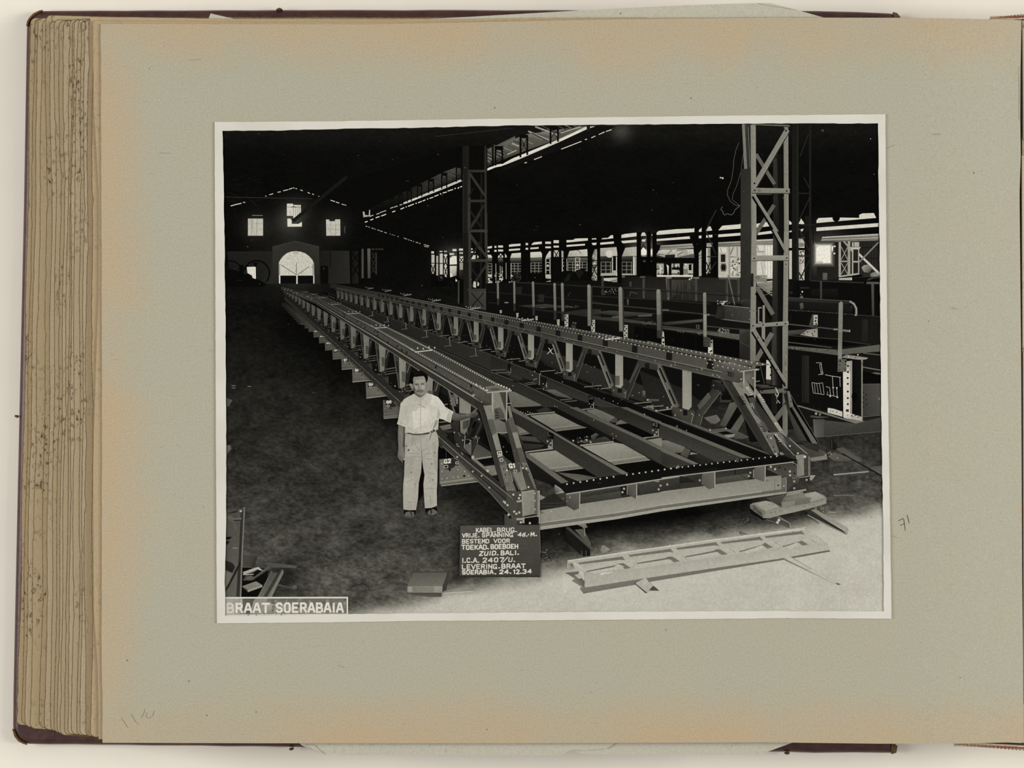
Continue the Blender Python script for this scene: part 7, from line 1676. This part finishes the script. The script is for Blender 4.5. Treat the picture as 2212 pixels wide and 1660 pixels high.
row('KABEL', 510, 228, 905, 222, 92); row('.', 925, 224, 955, 222, 92, 26); row('BRUG.', 990, 226, 1440, 216, 92)
row('VRIJE.', 200, 352, 585, 344, 84); row('SPANNING', 645, 345, 1345, 332, 84); row('46,', 1455, 330, 1680, 328, 80, 21, 1.1, 0.16); row("'", 1690, 325, 1720, 325, 80, 18); row('M.', 1755, 325, 1895, 320, 80, 24)
row('BESTEMD', 195, 486, 805, 478, 84); row('VOOR', 915, 474, 1275, 470, 84)
row('TOEKAD', 185, 615, 748, 610, 92, 25); row('.', 762, 606, 800, 605, 90, 28); row('BOEBOEH', 845, 604, 1462, 592, 92, 25)
row('ZUID.', 575, 760, 1020, 748, 88, 25, 1.3, 0.14); row('BALI.', 1075, 745, 1485, 738, 88, 25, 1.3)
row('I.C.A.', 195, 912, 580, 908, 96, 24); row('2407', 655, 908, 1140, 900, 92, 25, 1.3, 0.05); row('/', 1115, 905, 1225, 898, 96, 21); row('U.', 1240, 898, 1400, 895, 92, 22, 1.3, 0.1)
row('LEVERING', 190, 1060, 985, 1050, 96, 24); row('.', 1020, 1055, 1055, 1050, 86, 26); row('BRAAT', 1090, 1048, 1630, 1040, 92, 25)
row('SOERABIA', 195, 1190, 900, 1180, 84, 25); row('.', 930, 1185, 968, 1183, 84, 26); row('24.', 1035, 1182, 1310, 1172, 84, 26, 1.1, 0.05); row('12.', 1355, 1178, 1545, 1172, 84, 25, 0.9); row('34', 1560, 1174, 1765, 1164, 84, 25, 1.1, 0.06)
LEV[int((1134 - LY0) / LC):int((1248 - LY0) / LC) + 1, int((990 - LX0) / LC):int((1168 - LX0) / LC) + 1] = TB[0] + 13; TB[0] = 0

# ------------------------------------------------------------------ printed: foreground pieces
tile(1430, 900)
so = part('printed_stone_block', 'rough pale stone block under the beam end')
P([16, 18, 16, 16], 1145, 1180, 1320, 1330, 1560, 1300, 1480, 1330, 1300, 1345, 1150, 1260)
P([125, 144, 139, 116, 125, 134, 109], 1142, 1150, 1180, 1125, 1350, 1095, 1530, 1130, 1860, 1000, 1990, 975, 2110, 1030, 2140, 1060, 2135, 1130, 2050, 1165, 1850, 1215, 1560, 1280, 1400, 1325, 1320, 1320, 1200, 1240, 1145, 1190)
P([144, 155, 153, 144], 1200, 1130, 1350, 1098, 1540, 1180, 1340, 1230); P([134, 132, 146, 139], 1340, 1230, 1540, 1185, 1900, 1130, 2130, 1070, 2130, 1130, 1700, 1250, 1340, 1320); P([98, 86, 75, 91], 1145, 1160, 1200, 1150, 1300, 1250, 1310, 1310, 1200, 1240)
LS(40, 6, 1190, 1160, 1230, 1220, 1230, 1220, 1290, 1270, 1200, 1190, 1180, 1220); P([148, 155, 144, 148], 1850, 1010, 1990, 980, 2130, 1060, 1930, 1110)
for k in range(40): D(r9.choice((116, 152, 128)), r9.uniform(5, 13), r9.uniform(1360, 2100), r9.uniform(1170, 1250) - 60 * (r9.random() < 0.3), n=6)
pd = sub('bearing_block', so, 'wooden packing block'); P([70, 80, 60, 54], 1350, 1065, 1440, 1040, 1600, 1010, 1550, 1150, 1540, 1170); P([110, 116, 104, 100], 1545, 1110, 1900, 1050, 1940, 1060, 1890, 1130, 1555, 1182); P([128, 130, 120, 124], 1555, 1120, 1725, 1092, 1728, 1150, 1560, 1182); P([96, 120, 124, 110], 1610, 1005, 1830, 980, 1860, 1050, 1560, 1105); P([140, 146, 140, 136], 1615, 1015, 1790, 985, 1795, 998, 1620, 1028)
tile(1200, 1080, 3.16)
rl = part('printed_rail_bar', 'channel bar on the ground behind the stone'); P([120, 130, 150, 160], 1740, 70, 1775, 65, 2000, 195, 1975, 215); P([56, 70, 84, 76], 1720, 110, 1740, 75, 1970, 215, 1990, 235, 1980, 240); P(46, 1740, 80, 1970, 215, 1960, 220, 1735, 105); P([150, 160, 160, 150], 1975, 215, 2000, 195, 1998, 235, 1985, 238); LS(30, 4, 1720, 112, 1800, 165); LS(160, 4, 1720, 105, 1990, 240)
rl = part('printed_rail_bar', 'short channel bar under the stone'); P([70, 110, 140, 120], 1500, 118, 1530, 115, 1600, 160, 1590, 165); P([50, 60, 90, 60], 1430, 135, 1500, 120, 1595, 162, 1600, 195, 1560, 185); D(190, 10, 1525, 140, 1515, 155, n=6); LS(120, 3, 1440, 135, 1590, 195); LS(150, 4, 1600, 160, 1602, 198)
D(90, 12, 1265, 225, n=6); P([100, 120, 90, 90], 1260, 240, 1275, 215, 1310, 235)
for k in range(30): D(r9.choice((50, 110)), r9.uniform(1.5, 4), 1290 + r9.uniform(-30, 30), 140 + r9.uniform(-20, 20), n=5)
rl = part('printed_rail_bar', 'rail stub with bolt below the end beam'); tile(960, 1030); P([60, 76, 84, 70], 1570, 660, 1620, 655, 1900, 900, 1945, 940, 1900, 955); P([24, 20, 30, 20], 1570, 660, 1890, 950, 1890, 1030, 1800, 1040, 1560, 830); P([120, 110, 120, 110], 1720, 625, 1830, 605, 1860, 660, 1800, 675, 1790, 655); P([90, 84, 90, 80], 1690, 690, 1810, 680, 1905, 880, 1890, 905); LS(150, 7, 1823, 670, 1820, 775); P([80, 100, 90, 80], 1940, 920, 1985, 930, 2000, 990, 1945, 1010); RC(110, 1935, 950, 1946, 1030)
P([130, 150, 130, 110], 2050, 890, 2080, 895, 2150, 950, 2060, 1000, 2020, 960)
for x in (1780, 1835, 1895): LS(100, 6, x, 960, x + 8, 1030)
for k in range(30): D(r9.choice((20, 30, 110)), r9.uniform(5, 12), r9.uniform(1250, 1400), r9.uniform(950, 1090), n=5)
# ladder-like light frame in the sun
tile(1200, 1080, 3.16)
fr = part('printed_steel_frame', 'pale ladder-like steel frame lying in the sunlight with its shadow')
P([92, 104, 110, 96], 62, 500, 160, 488, 160, 505, 95, 515); P([96, 92, 104, 110, 120], 95, 515, 150, 500, 200, 560, 195, 590, 520, 530, 620, 520, 1100, 450, 1560, 385, 1865, 345, 1880, 354, 1600, 404, 1110, 484, 700, 552, 540, 582, 190, 642, 165, 605, 180, 595, 110, 555, 130, 540)
P(176, 130, 515, 170, 505, 195, 530, 160, 540)
P([172, 176, 180, 178], 80, 415, 500, 352, 1100, 268, 1700, 198, 1800, 262, 1850, 300, 1870, 343, 1570, 396, 1110, 462, 540, 546, 200, 600, 198, 480, 110, 470, 80, 470)
P([164, 172, 178, 174], 200, 490, 560, 470, 1100, 390, 1800, 290, 1850, 300, 1870, 343, 1570, 396, 1110, 462, 540, 546, 198, 598)
# openings: sunlit ground and shadow
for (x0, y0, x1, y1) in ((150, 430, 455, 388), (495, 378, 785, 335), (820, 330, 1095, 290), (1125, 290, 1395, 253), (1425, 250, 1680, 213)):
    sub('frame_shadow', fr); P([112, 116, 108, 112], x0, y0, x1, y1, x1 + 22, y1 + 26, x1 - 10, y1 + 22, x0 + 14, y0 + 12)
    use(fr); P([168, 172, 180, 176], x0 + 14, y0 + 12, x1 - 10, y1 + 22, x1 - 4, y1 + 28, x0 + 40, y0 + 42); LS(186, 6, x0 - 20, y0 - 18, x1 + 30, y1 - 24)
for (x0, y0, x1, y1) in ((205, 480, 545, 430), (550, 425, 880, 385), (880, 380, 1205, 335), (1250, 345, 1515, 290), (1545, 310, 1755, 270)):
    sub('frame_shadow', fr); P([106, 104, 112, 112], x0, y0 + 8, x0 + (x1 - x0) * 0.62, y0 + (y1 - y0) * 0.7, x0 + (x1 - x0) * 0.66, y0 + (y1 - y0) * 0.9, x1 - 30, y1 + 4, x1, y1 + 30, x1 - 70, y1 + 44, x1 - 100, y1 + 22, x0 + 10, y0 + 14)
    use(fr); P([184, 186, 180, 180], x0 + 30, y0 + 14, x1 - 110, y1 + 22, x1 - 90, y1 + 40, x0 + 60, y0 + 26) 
    P([176, 182, 178, 172], x1 - 80, y1 + 6, x1 - 20, y1 - 4, x1 + 25, y1 + 28, x1 - 30, y1 + 36); LS(130, 3, x1 - 20, y1 - 2, x1 + 25, y1 + 28)
L(150, 3, 200, 600, 540, 547, 1110, 463, 1570, 397); LS(196, 8, 82, 418, 500, 355, 500, 355, 1100, 272, 1100, 272, 1700, 200); LS(188, 10, 110, 420, 205, 490)
P([150, 140, 130, 150], 85, 430, 120, 430, 130, 470, 85, 470); P(90, 95, 440, 115, 440, 118, 462); LS(204, 7, 300, 512, 330, 506, 335, 506, 360, 500, 360, 500, 388, 492, 310, 505, 340, 498); D(196, 6, 456, 358, 780, 312, 1095, 270, 1390, 232, n=7)
P([180, 184, 170, 176], 400, 455, 430, 440, 470, 455, 440, 475)
an = part('printed_angle_scrap', 'short bent angle piece in the sunlight'); P([70, 80, 70, 70], 540, 560, 550, 570, 625, 635, 615, 640, 540, 575); P([172, 180, 176, 168], 545, 570, 615, 532, 660, 590, 625, 636); P(72, 640, 620, 668, 588, 708, 622); LS(120, 3, 545, 572, 625, 636); P([190, 196, 190, 190], 610, 650, 630, 640, 625, 658)
an = part('printed_angle_scrap', 'long thin angle lying in the sunlight'); P([120, 110, 130, 140], 1548, 405, 1560, 400, 1920, 572, 1910, 575); P([182, 190, 182, 180], 1560, 400, 1600, 385, 1760, 480, 1925, 568, 1900, 572); P(84, 1920, 568, 1948, 578, 1925, 582); LS(150, 4, 1600, 388, 1750, 478)
tile(1659, 830, 4.0)
an = part('printed_timber_offcut', 'planks and jack beside the column foot'); P([70, 84, 76, 60], 260, 520, 440, 560, 500, 590, 510, 650, 370, 670, 360, 620); P([120, 130, 120, 110], 360, 640, 480, 620, 505, 600, 512, 652, 375, 670); P([50, 44, 40, 46], 300, 515, 350, 508, 440, 548, 435, 590, 315, 545); P([90, 84, 76, 80], 515, 625, 570, 590, 740, 650, 700, 668, 570, 665); P([76, 84, 90, 76], 580, 560, 650, 545, 825, 665, 760, 672, 640, 600); LS(26, 9, 640, 600, 990, 800); P([26, 30, 24, 20], 540, 480, 560, 475, 570, 505, 592, 510, 590, 570, 545, 565); LS(70, 5, 548, 480, 552, 560); LS(150, 11, 565, 785, 870, 757); LS(130, 4, 565, 965, 740, 962); P([80, 84, 90, 84], 870, 720, 985, 705, 985, 790, 900, 740); L(110, 5, 845, 820, 855, 795, 870, 815); D(130, 7, 520, 600, 545, 605, 535, 590, 600, 640)
LS(160, 6, 520, 1108, 585, 1108)
# ------------------------------------------------------------------ left foreground scrap and box
tile(470, 1070)
sc_ = part('printed_steel_channel', 'long steel channel at the left edge with a tool on it')
P([70, 76, 86, 90, 96, 84], 100, 190, 320, 180, 345, 160, 330, 700, 300, 1330, 90, 1330); P([50, 56, 50, 44], 300, 240, 335, 190, 318, 700, 290, 1330, 240, 1330, 275, 800); P([110, 120, 116, 110], 342, 155, 358, 158, 330, 720, 308, 1330, 288, 1330, 312, 720); P(18, 100, 545, 185, 540, 160, 575, 100, 580); P(20, 100, 598, 160, 600, 130, 640, 100, 650); P([40, 44, 30, 36], 105, 850, 190, 880, 230, 930, 190, 1010, 100, 970); P([34, 30, 34, 30], 100, 1230, 290, 860, 300, 900, 150, 1190, 100, 1260); P([108, 100, 96, 104], 100, 990, 200, 1020, 150, 1140, 100, 1200); LS(170, 5, 195, 688, 265, 688)
tl = sub('hand_tool', sc_); P([96, 104, 90, 80], 125, 290, 170, 262, 205, 300, 310, 295, 310, 318, 215, 322, 250, 430, 225, 445, 190, 345, 160, 340); P(24, 205, 325, 300, 322, 300, 330, 215, 335); P([50, 60, 40, 30], 110, 240, 230, 200, 280, 185, 240, 230, 180, 240); P(190, 280, 205, 295, 192, 320, 215, 305, 222)
sr = part('printed_scrap_pile', 'scrap bars, plates and a bolt on the floor by the channel')
P([16, 18, 14, 14], 320, 940, 660, 960, 640, 1100, 560, 1330, 310, 1330)
sub('scrap_bar', sr); P([70, 64, 60, 66], 330, 800, 465, 790, 450, 920, 330, 925); P([60, 50, 50, 56], 470, 800, 520, 790, 480, 940, 425, 940)
sub('scrap_bar', sr); P([76, 90, 84, 76], 590, 885, 700, 880, 1030, 920, 1020, 952, 690, 935); P([70, 60, 60, 70], 400, 1000, 590, 875, 610, 900, 600, 930, 330, 1090)
sub('scrap_bar', sr); P([84, 76, 70, 76], 480, 1060, 660, 920, 705, 875, 695, 945, 450, 1110, 320, 1110, 400, 1050); P([170, 176, 160, 150], 330, 1000, 500, 940, 545, 950, 470, 990, 340, 1040); LS(180, 8, 330, 1035, 470, 1030); P([190, 180, 170, 180], 500, 945, 530, 935, 560, 960, 600, 985, 540, 975); P([90, 96, 80, 80], 350, 1090, 440, 1040, 460, 1090, 440, 1105)
sub('scrap_plate', sr); P([120, 128, 124, 116], 318, 1185, 500, 1120, 582, 1170, 395, 1235); P([150, 150, 140, 140], 395, 1235, 582, 1170, 580, 1195, 395, 1262, 385, 1250); P(70, 318, 1185, 395, 1235, 390, 1255, 320, 1195)
sub('scrap_channel', sr); P([76, 84, 100, 104], 705, 980, 720, 1005, 780, 1010, 845, 960, 850, 1010, 690, 1330, 520, 1330); P([50, 56, 60, 60], 780, 1010, 850, 960, 640, 1330, 590, 1330); P([110, 116, 124, 116], 845, 960, 858, 1010, 700, 1330, 650, 1330); LS(130, 5, 705, 985, 520, 1330)
sub('bolt', sr); P([80, 86, 76, 70], 775, 1165, 800, 1160, 930, 1190, 990, 1180, 1028, 1185, 1030, 1210, 970, 1220, 920, 1205, 770, 1180); RING(110, 8, 18, 1005, 1197)
tile(553, 1245, 4.0)
bxp = part('printed_flat_box', 'flat box lid and plank on the ground by the sign'); P([60, 64, 110, 104, 96], 1345, -40, 1660, -40, 1615, 88, 1310, 88); P([84, 90, 110, 104], 1360, -30, 1650, -30, 1610, 85, 1315, 85); P([150, 146, 140, 146], 1308, 90, 1612, 88, 1608, 142, 1308, 142); P([120, 128, 130, 120], 1350, 92, 1540, 92, 1540, 140, 1350, 140); P([70, 76, 90, 80], 1330, 145, 1605, 145, 1605, 180, 1500, 182, 1340, 165); P(60, 1612, 88, 1660, -40, 1680, -60, 1640, 150, 1610, 155)
P([120, 130, 150, 140], 1625, 130, 1880, 65, 1882, 130, 1690, 150, 1600, 155); LS(190, 6, 1620, 150, 1880, 132)
tile(470, 1070)
# small flecks of dust and scratches on the print
fl = part('printed_flecks', 'pale specks and scratches of the print', 'stuff')
px()
for k in range(230):
    x, y = r9.uniform(492, 1890), r9.uniform(285, 1220)
    if r9.random() < 0.75: D(r9.choice((60, 80, 110, 150)), r9.uniform(0.35, 0.9), x, y, n=5)
    else: LS(r9.choice((50, 70, 96)), 0.7, x, y, x + r9.uniform(-8, 8), y + r9.uniform(-3, 3))
D(60, 3.2, 1777, 282, n=10); D(200, 2.2, 1561, 385, n=7); D(190, 1.8, 1556.5, 384, n=7)
D(190, 1.1, 1880.5, 300, n=6)
P([78, 84, 80, 70], 489, 860, 502, 865, 495, 878, 489, 880); P([96, 100, 90, 84], 489, 963, 497, 962, 500, 970, 490, 982); LS(110, 1.6, 500, 833, 509, 834, 501, 838, 508, 839, 535, 835, 543, 835.5)

# ------------------------------------------------------------------ caption on the print
tile(470, 1070)
cp_ = part('printed_caption', 'white caption BRAAT SOERABAIA in a thin-ruled box')
P([190, 120, 104, 110, 116, 130], 95, 1335, 330, 1340, 900, 1335, 1680, 1335, 1690, 1545, 95, 1560)
P([96, 84, 84, 96], 320, 1345, 480, 1345, 420, 1540, 330, 1545); P([140, 150, 140, 130], 490, 1345, 650, 1345, 560, 1540, 430, 1540); P([168, 150, 150, 175], 95, 1345, 300, 1345, 290, 1550, 95, 1555)
for k in range(60): D(r9.choice((96, 120, 134)), r9.uniform(8, 26), r9.uniform(680, 1670), r9.uniform(1350, 1530), n=7)
LS(214, 20, 90, 1335, 1692, 1332); LS(214, 18, 1684, 1326, 1686, 1560)
P(210, 95, 1556, 700, 1548, 1690, 1540, 1690, 1590, 95, 1590)
for k in range(24): D(r9.choice((200, 150)), r9.uniform(6, 14), r9.uniform(110, 1680), 1552 + r9.uniform(-6, 6), n=6)
tx = sub('caption_lettering', cp_, 'white drawn capitals', 'stuff')
def cap(s, x0, x1, y0, h, sw, v):
    cx = sum({'I': 1.6, ' ': 2.6}.get(ch, 4.0) + 1.3 for ch in s) - 1.3
    TEXT(s, v, x0, y0, (x1 - x0) / cx, 0, 0, h / 6.0, sw, 1.3, 0, 0.03)
cap('B', 122, 208, 1412, 112, 25, 206); cap('RAAT', 238, 668, 1412, 112, 27, 218); cap('SOERABAIA', 762, 1628, 1408, 112, 27, 218)
px()

# ------------------------------------------------------------------ white border of the print, over the ragged image edges
OUT = [(464, 264), (700, 262.5), (1000, 258), (1300, 253.5), (1600, 250), (1912, 247), (1914, 500), (1917, 800), (1921, 1050), (1925.5, 1337), (1700, 1336), (1500, 1338), (1300, 1339.5), (1100, 1341), (900, 1342), (700, 1345), (469, 1347), (467, 1000), (465.5, 600)]
INN = [(481, 283), (600, 282.5), (700, 279.5), (800, 277.5), (900, 276.5), (1000, 274), (1106, 271.5), (1300, 270), (1500, 268.5), (1700, 267), (1896.5, 267), (1897.5, 400), (1900, 560), (1902, 760), (1903.5, 900), (1905, 1000), (1907, 1100), (1908.5, 1250), (1908.5, 1321), (1650, 1320), (1400, 1321.5), (1106, 1323.5), (900, 1325.5), (752, 1327), (640, 1329), (540, 1331), (487, 1331), (486, 1260), (489, 1100), (489, 900), (487.5, 700), (485, 500), (483, 380)]
rr = random.Random(3)
def densify(ps, jit, step=14):
    o = []
    n = len(ps)
    for k in range(n):
        a, b = ps[k], ps[(k + 1) % n]
        m = max(1, int(math.hypot(b[0] - a[0], b[1] - a[1]) / step))
        for q in range(m):
            t = q / m
            o.append((a[0] + (b[0] - a[0]) * t + rr.uniform(-jit, jit), a[1] + (b[1] - a[1]) * t + rr.uniform(-jit, jit)))
    return o
inn, out = densify(INN, 0.55), densify(OUT, 0.3)
bm = bmesh.new()
zt = ZPRINT + (MAXLEV[0] + 3) * DZ
def bv(p, z):
    q = W(p[0], p[1], ZPRINT) - PHOTO_LOC
    return bm.verts.new((q.x, q.y, z - PHOTO_LOC.z))
vo = [bv(p, zt) for p in out]; vi = [bv(p, zt) for p in inn]
eo = [bm.edges.new((vo[k - 1], vo[k])) for k in range(len(vo))]; ei = [bm.edges.new((vi[k - 1], vi[k])) for k in range(len(vi))]
bmesh.ops.triangle_fill(bm, use_beauty=True, use_dissolve=False, edges=eo + ei, normal=(0, 0, 1))
vb = [bv(p, ZPAGE) for p in out]
for k in range(len(vo)): bm.faces.new((vo[k - 1], vb[k - 1], vb[k], vo[k]))
bm.normal_update()
me = bpy.data.meshes.new('paper_border'); bm.to_mesh(me); bm.free()
o = link_obj('paper_border', me, M_BORDER, photo)
tag(o, 'white paper border of the print')
for p in ROOT: p.build(photo)
print('levels', MAXLEV[0], 'parts', len(ROOT))
